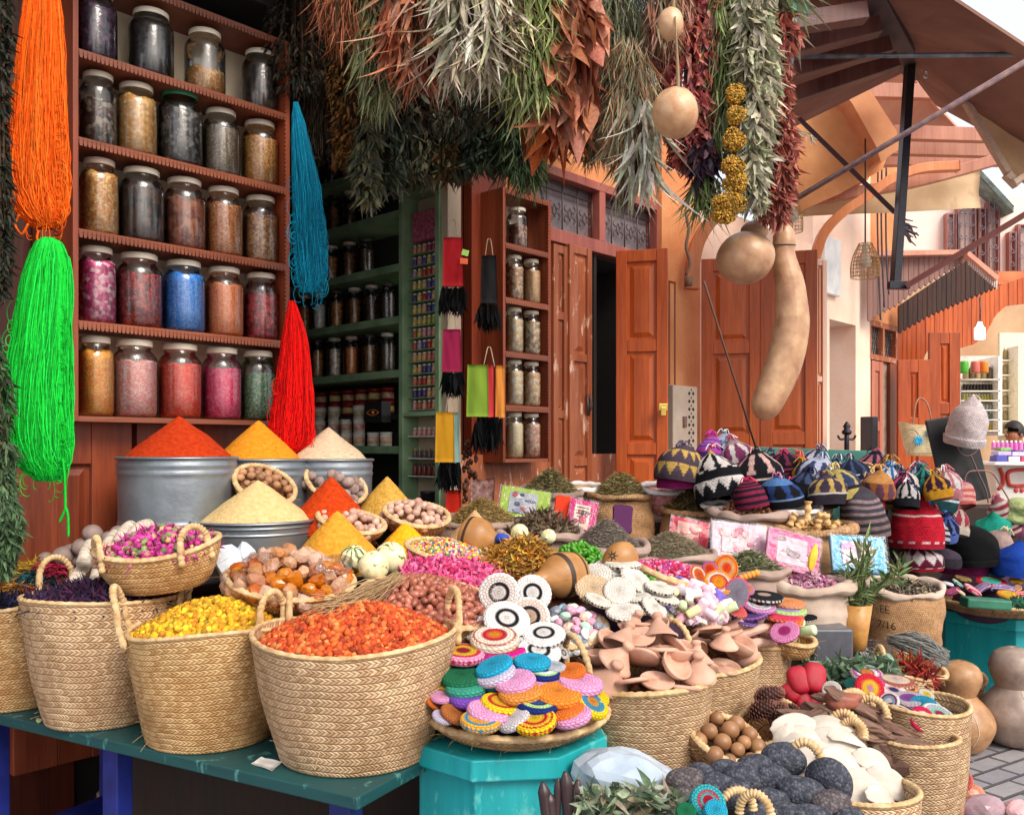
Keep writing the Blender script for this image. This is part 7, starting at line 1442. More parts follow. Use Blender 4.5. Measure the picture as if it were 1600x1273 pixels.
# ================= octagonal tables =================
def octtable(ctr,r,z,rotz,label,hb=.06):
    root=empty('octagonal_table',(ctr[0],ctr[1],0),label,'table'); th=np.linspace(0,2*np.pi,9)[:-1]+R(rotz)
    def pr(r0,r1,z0,z1):
        V=np.array([[r0*math.cos(a),r0*math.sin(a),z0] for a in th]+[[r1*math.cos(a),r1*math.sin(a),z1] for a in th]); return V,[tuple(range(7,-1,-1)),tuple(range(8,16))]+[(i,(i+1)%8,8+(i+1)%8,8+i) for i in range(8)]
    g=MB(); g.add(*pr(r,r,z-hb,z)); g.build('table_top',TURQ,root,local=True,smooth=False,bevel=.005)
    g=MB(); g.add(*pr(r*.9,r*.9,0,z-hb-.001)); g.build('panelled_body',TURQ,root,local=True,smooth=False,bevel=.004); return root
octtable((-.02,2.74),.315,.75,22.5+6,'turquoise octagonal table carrying the tray of colourful discs')
octtable((3.32,5.92),.62,.57,22.5-6,'turquoise octagonal table under the striped pouches at the right',.07)
# ================= crocheted discs =================
DS=1.2
CRO=M_col('crochet',.9,'knit',.003,60,spec=.2,var=.12)
def disc(px,py,Y,rpx,cols,label,tx=16,ty=0,rz=0,th=.38,edge=None,ell=1,name='crocheted_disc',order=True,grp='crocheted discs'):
    """cols: list of (outer fraction, colour) from centre outwards; edge: colour of side trim"""
    r=S(rpx*DS,Y); h=r*th; n=18; a=np.linspace(0,np.pi,n); 
    top=[(max(r*(1-.16)*q,1e-4),h*.5*(1+.10*(1-q*q))) for q in np.linspace(0,1,10)]; side=[(r*(.84+.16*math.sin(x)),h*.5*math.cos(x)) for x in np.linspace(.25,math.pi-.25,9)]; bot=[(p,-z) for p,z in top[::-1]]
    prof=top+side+bot; seg=60; V,Fq,uv=lathe(prof,seg,nu=26,nv=16); m=len(prof); k=noise3(V/r,2,int(px+py),2); V=V*(1+.02*k)[:,None]; 
    V=V.reshape(m,seg+1,3); V[:,-1]=V[:,0]; V=V.reshape(-1,3)
    rr_=np.hypot(V[:,0],V[:,1])/r; C=np.zeros((len(V),3)); th_=np.arctan2(V[:,1],V[:,0]); rq=rr_+.012*np.sign(np.sin(th_*26))
    for i in range(len(V)):
        f=[q[1] for q in cols if rq[i]<=q[0]]; C[i]=c(f[0] if f else cols[-1][1])
    if edge:
        row=np.repeat(np.arange(m),seg+1); e=(row>=10)&(row<19); C[e]=c(edge[0]); 
        if len(edge)>1: mid=(row>=13)&(row<=15); st=(np.sin(th_*26)>0); C[mid&st]=c(edge[1])
    M=rot(tx,ty,0)@rot(0,0,rz); g=MB(); g.add(V*[1,ell,1],Fq,col=C,uv=uv,M=M,loc=P(px,py,Y)); o=g.build(name,CRO,origin=P(px,py,Y)); tag(o,label,'crocheted disc',grp,order=order); return o
z6=lambda x,y: (660+x/3.0825,860+y/3.0825)
OG='#e8762c';PKc='#e8a0cc';PU='#7c4cb8';TE='#3c9c84';GD='#1c6c48';YE='#f0cc20';NV='#1c2c74';CY='#24a4cc';LV='#d0c4dc';RD_='#c02028';BN='#b86c34';LB='#3c8cac';LM='#b8e08c'
tray=basket((S(5,2.68),2.68,.755),.275,.17,.06,'round wicker tray heaped with colourful crocheted discs on the turquoise table',mat=WICK,shallow=True,rimr=.011,wav=.003,name='wicker_tray',rows=3)
g=MB(); V,Fq=ico(3); V=V*[.19,.17,.17]; V[:,2]=np.maximum(V[:,2],0); g.add(V,Fq,loc=(0.0,2.72,.77)); tag(g.build('dark_cloth',M_plain('dark purple cloth',(.04,.02,.05),.9)),'dark cloth bundle under the colourful discs','cloth')
D=[ # x,y,halfw,cols,desc,tx,ty,Y,edge
 (50,745,34,[(1,OG)],'orange',20,50,2.52,None),(98,718,52,[(1,PKc)],'pink',14,4,2.53,None),(98,815,46,[(1,LV)],'pale lilac',20,28,2.45,None),(150,800,58,[(1,BN)],'brown orange',20,38,2.46,None),
 (278,836,84,[(.6,'#e0a030'),(.8,LB),(1,'#e8a838')],'amber with a blue ring',18,6,2.40,('#e8a838',LB)),(440,825,72,[(1,'#d8d0d4')],'grey white',24,-34,2.42,None),(543,834,88,[(.4,'#e8b820'),(.6,RD_),(.75,YE),(.9,RD_),(1,YE)],'yellow and red ringed',30,-8,2.40,('#f0cc20',RD_)),
 (720,812,82,[(1,PKc)],'pink',16,-18,2.44,None),(684,785,82,[(1,OG)],'orange',18,-16,2.46,None),(812,752,76,[(.35,'#e09030'),(.7,LB),(.85,YE),(1,YE)],'blue and yellow ringed',40,38,2.50,None),(826,712,66,[(1,YE)],'yellow',24,26,2.55,None),
 (222,725,80,[(1,PU)],'purple',12,0,2.52,None),(318,792,90,[(1,PKc)],'pink',16,16,2.44,None),(382,756,88,[(.5,'#e0b020'),(.7,RD_),(.85,YE),(1,YE)],'yellow with red lines',16,14,2.48,('#f0cc20',RD_)),(556,757,84,[(.3,'#2c5c9c'),(.5,NV),(.8,LM),(1,NV)],'navy with a lime ring',14,4,2.46,(NV,)),
 (656,708,93,[(1,'#f08c30')],'orange',22,2,2.50,None),(762,655,90,[(1,PKc)],'pink',16,6,2.56,None),(472,700,90,[(1,'#e09040')],'light orange',16,-6,2.50,None),(445,642,86,[(1,PKc)],'pink',24,-8,2.53,None),(617,657,72,[(1,PKc)],'pink',18,4,2.56,None),
 (212,674,85,[(1,TE)],'sea green',12,-2,2.55,None),(190,628,86,[(1,GD)],'dark green',22,0,2.58,None),(338,662,42,[(1,CY)],'bright blue',16,-10,2.56,None),(112,662,34,[(.7,'#2c84b0'),(1,YE)],'blue and yellow',20,10,2.58,None),
 (210,566,90,[(.8,'#c89060'),(1,'#2c9468')],'green edged',12,0,3.6,('#1f8c5c','#b88c50')),(195,515,90,[(.35,'#a02030'),(.6,'#d8b030'),(.8,'#c82838'),(1,'#e898c0')],'pink edged with red and gold rings',16,4,2.66,('#e898c0',RD_)),(345,572,80,[(1,CY)],'cyan blue',20,-26,2.58,None),(355,612,82,[(1,LV)],'lilac white',18,-24,2.56,None),
 (528,551,78,[(1,CY)],'cyan blue',14,2,2.62,None),(580,602,74,[(.3,NV),(.6,'#e8f0e8'),(.8,LM),(1,NV)],'navy, white and lime ringed',18,6,2.60,(NV,)),(640,572,44,[(1,'#c8ccd4')],'pale grey',22,8,2.62,None),(713,598,64,[(1,OG)],'orange',26,-16,2.60,None),(455,580,52,[(1,'#141c50')],'deep navy',14,6,2.62,None),(545,640,42,[(1,'#6c1838')],'maroon',18,0,2.60,None),(788,616,32,[(1,OG)],'orange',26,10,2.62,None),
 (385,512,100,[(.4,'#1c8c5c'),(.6,'#c89860'),(.75,'#b02838'),(1,'#d8188c')],'magenta topped',4,-8,2.70,('#d8188c','#c8a878')),(348,440,100,[(.18,'#e8a018'),(.32,'#e0582c'),(.5,'#b81c34'),(.78,'#e8d8c4'),(.88,'#a85048'),(1,'#e8d8c4')],'cream and red target patterned',30,0,2.72,None),
]
for x,y,hw,cl,ds,tx,ty,Y,ed in D:
    px,py=z6(x,y); disc(px,py-4,Y,hw/3.0825,cl,f'{ds} disc heaped on the wicker tray',tx*.55,ty*.8,U(0,90),.42,ed)
W='#f0eae6';Kk='#15141c'
BWc=[(.34,W),(.52,Kk),(.93,W),(1,Kk)]
for x,y,hw,tx,ty,Y,cl,ds in ((370,205,84,68,-6,2.92,[(.36,'#ded2cc'),(.52,Kk),(.92,'#dccdc6'),(1,Kk)],'upright'),(530,205,78,66,12,2.93,BWc,'upright'),(515,322,86,56,10,2.86,[(.3,'#c8a890'),(.5,Kk),(.9,'#dcc4b8'),(1,Kk)],'brownish'),(405,335,96,38,12,2.80,BWc,'large leaning'),(270,378,62,40,-22,2.82,BWc,'left leaning'),(585,407,88,22,-2,2.76,BWc,'flat lying'),(560,490,92,26,6,2.70,BWc,'lower flat'),(478,455,34,40,60,2.73,BWc,'sideways turned'),(678,492,28,30,50,2.74,BWc,'small tilted')):
    px,py=z6(x,y); disc(px,py,Y,hw/3.0825,cl,f'{ds} white disc with black rings behind the coloured heap',tx,ty,U(0,90),.30,(W,Kk),grp='black and white ringed discs')
CRM='#e0d4c4'
for x,y,hw,tx,ty,Y,k in ((965,70,76,4,0,3.22,1),(818,132,84,30,-20,3.16,0),(930,130,58,34,22,3.16,0),(825,188,78,40,10,3.06,2),(950,197,66,52,0,3.04,0),(1032,147,76,24,30,3.12,0),(1142,182,62,14,12,3.08,1),(1038,226,54,10,-8,3.04,1),(972,292,78,22,-2,2.98,0),(1050,282,44,16,10,3.0,0),(1116,274,60,30,34,3.0,1),(1168,232,62,10,14,3.06,1),(845,240,58,14,20,3.0,1),(890,84,60,30,-10,3.26,0),(1010,100,50,20,20,3.25,0)):
    px,py=z6(x,y); disc(px,py,Y,hw/3.0825,[(1,['#f0e8dc','#f2eadc','#dcbc98'][k])],f'{["plain cream","black edged cream","tan brown"][k]} disc in the pale heap',tx,ty,U(0,90),.30,(['#e4d9cc','#e6dccf','#d4b490'][k],Kk),grp='cream discs with black trim')
f=flat(1000,960,3.12,78,.7); g=MB(); V,Fq=ico(3); g.add(V*[.20,.12,.10],Fq,loc=P(985,955,3.2)-Vector((0,0,.06))); tag(g.build('dark_cloth',M_plain('dark purple cloth',(.04,.02,.05),.9)),'dark cloth under the cream discs','cloth')
z7=lambda x,y:(1000+x/4.897,840+y/4.897)
for x,y,hw,cl,ds,tx,ty,Y,ed,el in (
 (660,232,80,[(.3,'#f04818'),(.45,'#e87828'),(.6,'#d0a078'),(.8,'#e8862c'),(.9,RD_),(1,'#f0902c')],'orange ringed disc facing out, highest',66,18,3.42,('#f0902c',RD_),1.15),
 (535,245,52,[(.55,'#f03c14'),(.7,'#d87848'),(1,'#c8689c')],'small red orange disc with a mauve rim',66,-8,3.40,None,1.2),
 (445,285,70,[(.6,'#e8642c'),(.8,'#e8dcc8'),(1,'#d04030')],'orange and cream edged disc seen from the side',46,50,3.36,('#e8602c',W),1),
 (600,345,96,[(.33,'#f09c20'),(.48,'#e8742c'),(.58,RD_),(.74,'#e0dcd0'),(.85,'#f09030'),(1,'#f0a040')],'orange disc with cream and red rings',52,0,3.28,('#f09030',RD_),1),
 (740,425,84,[(.86,'#847c8c'),(1,'#d85c84')],'grey disc with a pink edge',72,22,3.26,('#d85c84',RD_),1.3),
 (830,390,44,[(.5,'#e0a048'),(1,'#d888a8')],'small pink and gold disc',50,30,3.34,None,1),
 (950,452,122,[(.35,'#c8a898'),(1,'#18181c')],'black disc with white stitches lying on top',6,2,3.42,('#18181c',W),1),
 (910,522,110,[(.2,RD_),(.4,W),(.55,'#8c9cb4'),(.7,W),(1,'#c888b8')],'mauve disc with white and red rings',16,4,3.38,('#c888b8',),1),
 (1130,500,112,[(1,'#e8945c')],'peach orange flat disc',5,2,3.46,('#e88c5c','#e0b098'),1),
 (1120,553,126,[(.7,'#9c94c0'),(.85,LM),(1,'#e87848')],'lime and orange edged disc',8,2,3.42,('#a8d488','#e8d0c0'),1),
 (1092,595,132,[(1,'#d83c58')],'coral and orange edged disc',7,2,3.38,('#d83c58','#e8a060'),1),
 (850,578,112,[(1,'#58407c')],'violet disc with an orange edge',12,-10,3.36,('#8c5c9c','#28244c'),1),
 (1115,655,112,[(1,'#e8743c')],'orange disc beneath the striped ones',14,-18,3.34,('#e07840','#e8a888'),1),
 (1108,720,96,[(.4,'#b02c74'),(1,'#e088b8')],'striped pink and magenta disc',30,-26,3.28,('#e088b8','#9c1c54'),1),
 (1280,615,62,[(1,'#18181c')],'small black disc with white dots',8,-8,3.42,('#18181c',W),1),
 (720,545,90,[(1,'#e0605c')],'coral disc under the grey one',20,20,3.30,('#e0605c','#e8a898'),1),
 (800,635,86,[(1,'#7c5ca8')],'purple flat disc',10,6,3.34,('#6c4c98','#c8a8d0'),1)):
    px,py=z7(x,y); disc(px,py,Y,hw/4.897,cl,ds+', stacked beyond the clay ware',tx,ty,0,.26,ed,el,order=False,grp='discs stacked beyond the clay ware')
# ---- pastel chalk cylinders & pastel stones ----
def cyl(r,h,seg=14): return lathe([(0,0),(r*.9,0),(r,h*.08),(r,h*.92),(r*.9,h),(0,h)],seg)[:2]
ch=[]
for k,cl in enumerate(('#e4d4e0','#e8b8c8','#dcd8a0','#e8ccd8','#6c5cb8','#ece4e0','#c8d8a8','#e8a8b8')):
    V,Fq=cyl(.016,.052); V=V-[0,0,.026]; ch.append(proto('pastel_chalk',V,Fq,M_noise('chalk'+cl,cl,cl,30,.6,.001)))
CN=['pale lilac','rose pink','straw yellow','light pink','violet blue','off white','pale green','salmon pink']
f=flat(1075,940,3.22,70,.7,tx=14,ty=10); heap(f,.02,'chunk',260,.03,['#e4d4e0','#e8b8c8','#dcd8c0'],'lower layer of pastel sticks','chalk_layer','chalk','#8c6c6c'); spread(f,.05,ch,48,.030,'','chalk','pastel sticks in the heap',dz=.012,labels=[f'{q} stubby pastel stick in the heap beyond the cream discs' for q in CN],flatness=0)
st=[]; SN=[('mint green','#a8c8b8'),('rose','#dc9cb4'),('slate grey','#7c8490'),('sky blue','#8cb4cc'),('cream','#dcd4b8'),('white','#e4e4e0'),('peach','#e4bca8')]
for k,(nm,cl) in enumerate(SN): V,Fq=blob(1,2,.28,2.2,40+k); st.append(proto('pastel_stone',V*[.021,.016,.015],Fq,M_noise('stone'+cl,cl,cl,20,.35,.002),smooth=False))
f=small(885,985,2.98,64,36,'curved wicker tray of pastel stones between the black ringed and cream discs',mat=WICK,tx=18,ty=-6,ell=.85,rbf=.6,rows=4); heap(f,.05,'chunk',300,.028,['#a8c8b8','#dc9cb4','#dcd4b8'],'lower layer of pastel stones','stone_layer','stones','#5c4c4c',dz=-.02)
spread(f,.08,st,84,.0265,'','stone','pastel stones in the wicker tray',dz=-.004,labels=[f'{q[0]} rough stone in the tray of pastel stones' for q in SN])
# ================= clay ware =================
CLAY=M_noise('terracotta','#bc8c74','#d4aa94',9,.8,.002,var=.14,c3='#dcb8a4',bscale=40)
def clay_lid():
    p=[(1e-4,.008)]
    for k in range(60):
        q=k/59; p.append((.052*q+1e-4,.008+.0016*math.sin(q*60)*(q<.92)))
    p+=[(.054,.004),(.052,-.002),(1e-4,-.003)]; return lathe(p,40)[:2]
def clay_bowl(): return lathe([(1e-4,.006),(.03,.008),(.046,.02),(.052,.034),(.056,.036),(.057,.030),(.050,.014),(.034,.0),(1e-4,-.002)],36)[:2]
def clay_cone(): return lathe([(.054,0),(.056,.006),(.048,.012),(.03,.034),(.016,.052),(.011,.060),(.016,.066),(.018,.074),(.012,.080),(1e-4,.081)],32)[:2]
cl_=[proto('clay_disc',*clay_lid(),CLAY),proto('clay_bowl',*clay_bowl(),CLAY),proto('clay_cone',*clay_cone(),CLAY)]
CLB=['carved round terracotta disc in the clay ware baskets','small plain terracotta bowl in the clay ware baskets','conical terracotta lid with a knob in the clay ware baskets']
c1=bpx(1006,1088,108,2.86,.38,.62,'large tapered straw basket of clay ware beside the turquoise table',handles=((200,1.25,.2),(62,1.2,.2)),seed=2,wav=.010,rimr=.011,bulge=.004)
c2=bpx(1092,1052,92,3.25,.36,.62,'second tapered straw basket of clay ware behind the largest one',seed=1,rimr=.010,bulge=.004)
c3=bpx(1158,1018,78,3.55,.34,.62,'third straw basket of pale clay sticks farther back',seed=3,rimr=.009,bulge=.004)
heap(c1,.02,'chunk',60,.03,['#a86c50'],'broken clay underneath the ware in the largest basket','clay_filling','clay','#8c5c48',dz=-.06,Rf=.8)
heap(c2,.02,'chunk',60,.03,['#a86c50'],'broken clay underneath the ware in the second basket','clay_filling','clay','#6c4030',dz=-.05)
spread(c1,.14,[cl_[0],cl_[1],cl_[0],cl_[2]],34,.064,'','clay ware','terracotta pieces in the straw baskets',dz=.01,labels=[CLB[0],CLB[1],CLB[0],CLB[2]],flatness=.75,seed=4,Rf=.86)
spread(c2,.15,[cl_[1],cl_[2],cl_[0]],24,.068,'','clay ware','terracotta pieces in the straw baskets',dz=.0,labels=[CLB[1],CLB[2],CLB[0]],flatness=.9,seed=9,Rf=.86)
V,Fq=blob(1,3,.10,3,5); cs_=proto('clay_stick',V*[.07,.018,.016],Fq,M_noise('pink clay','#d0a08c','#e4bcac',12,.85,.003,var=.1))
heap(c3,.03,'chunk',80,.05,['#c0907c'],'lower layer of pinkish clay sticks','clay_stick_layer','clay','#8c6454',dz=-.02); spread(c3,.08,[cs_],22,.042,'pinkish clay stick lying in the third straw basket','clay stick','pinkish clay sticks',dz=.0,flatness=.7)
for k,(a,b) in enumerate((((1128,985),(1195,962)),((1140,1000),(1206,978)),((1160,1012),(1200,1004)))):
    A,B_=P(*a,3.3),P(*b,3.36); q=spline([list(A),list((A+B_)/2+Vector((0,0,.008))),list(B_)],16); g=MB(); g.add(*tube(q,.019*np.sin(np.linspace(.35,2.8,16))**.4,12)[:2]); tag(g.build('clay_stick',M_noise('pink clay','#d0a08c','#e4bcac',12,.85,.003)),'long pinkish clay stick leaning on the basket rim','clay stick',order=True)
b=small(1240,1000,3.42,34,26,'small yellow straw basket edge under the discs and green sticks',mat=STRAWY,tx=10,ty=4,rows=3); 
for k,(x,y) in enumerate(((1245,975),(1262,985),(1232,992))): g=MB(); V,Fq=cyl(.02,.06); g.add(V-[0,0,.03],Fq,M=rot(60,60*k,20),loc=P(x,y,3.38)); tag(g.build('pastel_chalk',M_noise('chalk#c8d8b0','#c8d8b0','#c8d8b0',30,.6,.001)),'pale green stubby stick in the small yellow basket','chalk',order=True)
# orange small pieces
g=MB(); 
for k in range(5): V,Fq=ico(2); g.add(V*[.014,.012,.014],Fq,loc=P(1158+k*6,903-k*2,3.5))
tag(g.build('orange_beads',M_plain('orange beads',c('#e89838'),.6)),'short string of orange beads at the grey leaf sack','beads')
# ================= lower right goods =================
lowplat=[plat(.35,1.6,2.3,3.3,.30,'low platform under the stones and shells'),plat(.9,1.40,3.0,3.9,.32,'low platform under the pine cones and driftwood')]
# wood balls
WB=M_noise('turned wood ball','#80583a','#a47850',10,.45,.001,stretch=(1,1,.3),var=.14); wb_=proto('wood_ball',*((ico(4)[0]*.024),ico(4)[1]),WB)
f=small(1132,1152,2.72,58,52,'round wicker basket of wooden balls beside the clay ware basket',mat=WICK,tx=24,ty=14,ell=.9,rbf=.7,rows=5); heap(f,.02,'bud',20,.03,['#7c5434'],'shadowed fill under the wooden balls','wood_filling','filling','#3c2818',dz=-.045)
spread(f,.02,[wb_],20,.046,'smooth brown wooden ball in the round wicker basket','ball','wooden balls in the wicker basket',dz=-.005,zj=.15,seed=3)
# pine cones
def pinecone(p,s_,rx,ry,label,o=[]):
    if not o:
        g=MB(); V0,F0=blob(1,2,.05,2,1)
        for k in range(120):
            t=k/120; a=k*2.39996; z=-1+2*t; r=math.sqrt(max(0,1-z*z))*(.62+.12*(z<0)); d=np.array([math.cos(a)*r,math.sin(a)*r,z*1.15]); 
            M=np.array(Vector((math.cos(a)*max(r,.2),math.sin(a)*max(r,.2),.35+z*.4)).to_track_quat('X','Z').to_matrix()); g.add(V0*[.17,.13,.045],F0,M=M,loc=d,col=c('#8c5c50',.8+.5*((k*7)%5)/5))
        V,Fq=ico(3); g.add(V*[.6,.6,1.05],Fq,col=c('#2c1814')); q=g.build('pine_cone',M_col('cone scales',.55,'none',.001,30),local=True,origin=(0,0,0)); o.append(q); r_=q
    else: r_=o[0].copy(); sc.collection.objects.link(r_)
    r_.location=P(*p); r_.scale=(s_,)*3; r_.rotation_euler=(R(rx),R(ry),0); tag(r_,label,'pine cone','pine cones')
for k,(x,y,rx,ry,lb) in enumerate(((1202,1086,10,70,'uppermost dark red brown pine cone against the straw basket'),(1212,1110,60,20,'largest middle pine cone in the wicker basket'),(1240,1118,30,-30,'right hand pine cone leaning upright'),(1192,1108,20,60,'left lower pine cone partly hidden'),(1222,1130,70,60,'lowest pine cone lying on its side'))): pinecone((x,y,2.98+.02*(k==0)),.043,rx,ry,lb)
small(1195,1130,3.0,52,48,'brown wicker basket holding the pine cones',mat=WICK,tx=28,ty=-26,ell=.8,rows=5)
# red soaps
for k,(x,y,w_,h_,ry) in enumerate(((1248,1062,17,22,-12),(1272,1058,18,24,14),(1252,1090,13,22,-6),(1272,1098,13,24,16),(1236,1082,12,16,-30))):
    g=MB(); V,Fq=ico(4); V=np.sign(V)*np.abs(V)**.72; g.add(V*[S(w_,3.15),.028,S(h_,3.15)],Fq,M=rot(-30,ry,0),loc=P(x,y,3.15)); tag(g.build('red_soap',M_noise('crimson soap','#98081f','#b81430',14,.6,.0015,bscale=60)),'crimson oblong block in the brown basket beside the pine cones','soap block',order=True)
small(1262,1108,3.2,44,50,'brown basket holding the crimson blocks',mat=WICK,tx=30,ty=24,ell=.8,rows=5)
# driftwood
DW=M_noise('driftwood','#583c30','#8c6c5c',16,.85,.016,stretch=(.15,1,1),c3='#b89c8c',var=.15)
dw=[]
for k in range(3):
    V,Fq=blob(1,4,.30,2.6,60+k); V[:,0]*=.15; V[:,1:]*=[.026,.020]; V[:,2]+=.006*np.sin(V[:,1]*420+noise3(V,20,k,2)*2); dw.append(proto('driftwood_piece',V,Fq,DW))
f=flat(1338,1150,2.95,105,.7,tx=10,ty=12); heap(f,.02,'chunk',60,.06,['#5c4034'],'lower layer of bark pieces','bark_layer','bark','#2c1c14',dz=-.02)
dwl=[]; 
for k,(x,y,ry,rz,s_) in enumerate(((1268,1120,12,10,.8),(1300,1108,-8,30,.9),(1325,1098,10,-20,.8),(1330,1125,20,0,1.0),(1352,1112,30,20,1.0),(1372,1140,28,-10,1.0),(1345,1148,14,10,.9),(1385,1158,8,0,1.1),(1410,1142,26,20,.8),(1420,1165,4,-10,.9),(1378,1178,6,0,1.0),(1430,1182,-4,10,.7),(1310,1132,4,40,.8),(1290,1135,16,0,.8))):
    o=dw[k] if k<3 else copytree(dw[k%3]); o.location=P(x,y,2.9+.02*(k%3)); o.rotation_euler=(R(20*(k%3)),R(ry),R(rz)); o.scale=(s_*.9,)*3; tag(o,'weathered brown bark piece in the driftwood heap','driftwood',order=True)
g=MB(); V,Fq=blob(1,3,.25,3,7); g.add(V*[.055,.03,.028],Fq,loc=P(1318,1092,2.9)); tag(g.build('resin_lump',M_noise('red brown resin','#7c4030','#a86048',12,.5,.004)),'reddish brown resin lump on top of the driftwood','resin')
d1=bpx(1432,1170,62,2.95,.30,.72,'straw basket of driftwood at the lower right',seed=2,wav=.006,handles=((160,1.0,.1),))
g=MB(); 
for (x,y,Y,s_) in ((1315,1090,2.95,1.0),(1322,1112,2.85,.0)): pass
def loop(px,py,Y,wpx,hpx,label,rz=0,r=.012,tilt=0):
    t=np.linspace(0,np.pi,70); w_=S(wpx,Y)/2; h=S(hpx,Y); pts=np.stack([-w_*np.cos(t),0*t,h*np.sin(t)],-1)@rot(tilt,0,rz).T+np.array(P(px,py,Y)); g=MB(); g.add(*tube(pts,r*(1+.18*np.sin(np.arange(70)*1.5)),10)[:2]); tag(g.build('rope_handle',ROPE),label,'rope handle')
loop(1330,1108,3.0,60,28,'rope basket handle rising behind the reddish resin lump',20); loop(1360,1120,2.9,50,30,'rope basket handle lying over the driftwood',-20,tilt=-30)
loop(1318,1148,2.72,48,34,'rope handle above the white shells',-30,tilt=-20); loop(1330,1150,2.68,40,24,'second rope handle above the white shells',-40,tilt=-30)
loop(1258,1205,2.45,54,46,'rope handle between the white shells and the dark stones',-20); loop(1150,1268,2.18,60,34,'coiled rope handle at the bottom edge beside the blue toy',15,r=.010); loop(1180,1275,2.12,50,36,'second coiled rope handle at the bottom edge',-30,r=.010)
# cuttlefish bones
CB=M_noise('white shell','#bcae9e','#dcd4c8',9,.7,.002,c3='#c8b8a4')
cb=proto('cuttlebone',*(lambda V,Fq:(V*[.088,.040,.0055]+np.stack([0*V[:,0],0*V[:,0],.02*(V[:,0]**2)*-1],-1),Fq))(*blob(1,4,.2,2.2,5)),CB)
for k,(x,y,rx,ry,rz,s_) in enumerate(((1250,1130,30,-8,10,1.0),(1290,1128,34,6,-15,.9),(1262,1148,40,4,20,1.1),(1300,1155,34,14,0,1.1),(1240,1160,46,-4,-10,.9),(1330,1150,30,18,20,.9),(1280,1180,44,10,10,1.2),(1330,1185,40,14,-10,1.2),(1372,1190,30,24,10,1.0),(1312,1212,44,8,0,1.15),(1365,1218,40,22,10,1.1),(1230,1185,50,-20,-30,.8),(1395,1222,50,38,20,.9),(1345,1240,46,6,0,1.1),(1222,1148,50,-60,0,.6),(1385,1245,50,30,0,.8),(1205,1180,60,-70,10,.5),(1300,1240,44,4,10,.9))):
    Y=2.72-(y-1130)*.0028; o=cb if k==0 else copytree(cb); o.location=P(x,y,Y); o.rotation_euler=(R(rx+U(-14,14)),R(ry+U(-14,14)),R(rz+U(-40,40))); o.scale=(s_*U(.8,1.1),s_,s_*1.3); tag(o,'flat white oval shell plate in the white heap','shell',order=False); o['group']='white shell plates in the lower right basket'
g=MB(); V,Fq=ico(3); g.add(V*[.13,.10,.06],Fq,loc=P(1310,1215,2.6)); tag(g.build('shell_filling',CB),'white shell fragments under the flat shell plates','shell',kind='stuff')
bpx(1350,1262,82,2.42,.25,.75,'straw basket of white shell plates at the bottom right',seed=2,wav=.004)
# dark stones
PU_=M_vor('pumice','#363a48','#484a56',130,.85,.003,'#60626e',dark=.6); PUB=M_vor('pumice brown','#50464a','#645a5c',130,.85,.003,'#786e70',dark=.6)
for k,(x,y,w_,h_) in enumerate(((1228,1188,32,24),(1204,1218,28,20),(1250,1238,34,26),(1292,1222,30,32),(1180,1202,26,22),(1160,1215,26,22),(1075,1222,28,20),(1072,1250,26,20),(1120,1228,26,20),(1130,1205,22,18),(1200,1252,24,18),(1300,1258,28,20),(1222,1268,28,16),(1150,1240,26,18),(1098,1262,24,16),(1262,1272,30,14),(1185,1272,22,14),(1095,1205,18,14),(1325,1275,24,14))):
    Y=2.42-(y-1200)*.0026; g=MB(); V,Fq=blob(1,4,.17,1.5,100+k); g.add(V*[S(w_*1.15,Y),S((w_+h_)/2,Y),S(h_*1.15,Y)],Fq,loc=P(x,y,Y)); tag(g.build('lava_stone',PUB if k in(6,7,11,14) else PU_),f'{["rounded dark grey","large dark grey","reddish dark grey"][2 if k in(6,7,11,14) else int(w_>29)]} lava stone in the heap','stone',order=True,group='dark lava stones heaped at the bottom')
# alum crystal
V,Fq=blob(1,3,.38,2.0,17); g=MB(); V=V*[S(64,2.45),.09,S(42,2.45)]; V[:,2]-=.3*V[:,0]*.5; g.add(V,Fq,loc=P(985,1222,2.45)); tag(g.build('alum_block',M_noise('alum','#98a8b8','#c4d0dc',5,.25,.003,c3='#b0c0d0'),smooth=False),'large translucent white alum block beside the turquoise table','crystal')
# sage leaves
g=MB(); n=420; o=np.stack([rng.uniform(895,1060,n),rng.uniform(1235,1290,n)],-1); Y=2.25; o3=np.array([list(P(a,b,Y+U(-.08,.1))) for a,b in o]); d=rng.normal(size=(n,3)); d[:,2]=d[:,2]*.4+.25; leaves(g,o3,d,rng.uniform(.03,.06,n),rng.uniform(.012,.024,n),pal(n,['#7c8c6c','#94a084','#5c7054','#a8b098','#b09c84'],.18),.6,4,.5); tag(g.build('sage_leaves',LEAF),'loose grey green dried sage leaves at the bottom centre','dried leaves',kind='stuff')
# dark wooden fingers (pestles)
for k,(x,y0,y1,w_,ty) in enumerate(((848,1222,1290,10,-8),(858,1238,1290,10,-4),(883,1205,1290,10,-6),(872,1215,1290,6,2),(903,1218,1290,9,4))):
    A=P(x,y0,2.2); B_=P(x+ty*-1.2,y1,2.2); q=spline([list(A),list(A.lerp(B_,.5)),list(B_)],20); r_=S(w_,2.2)*np.clip(np.linspace(0,1,20)*5,.12,1)**.5; g=MB(); g.add(*tube(q,r_,14)[:2]); tag(g.build('dark_pod',M_noise('dark pod','#2c2024','#4c3838',9,.4,.002,stretch=(1,1,.3),c3='#5c443c')),'smooth dark brown upright pod in front of the turquoise table','pod',order=True)
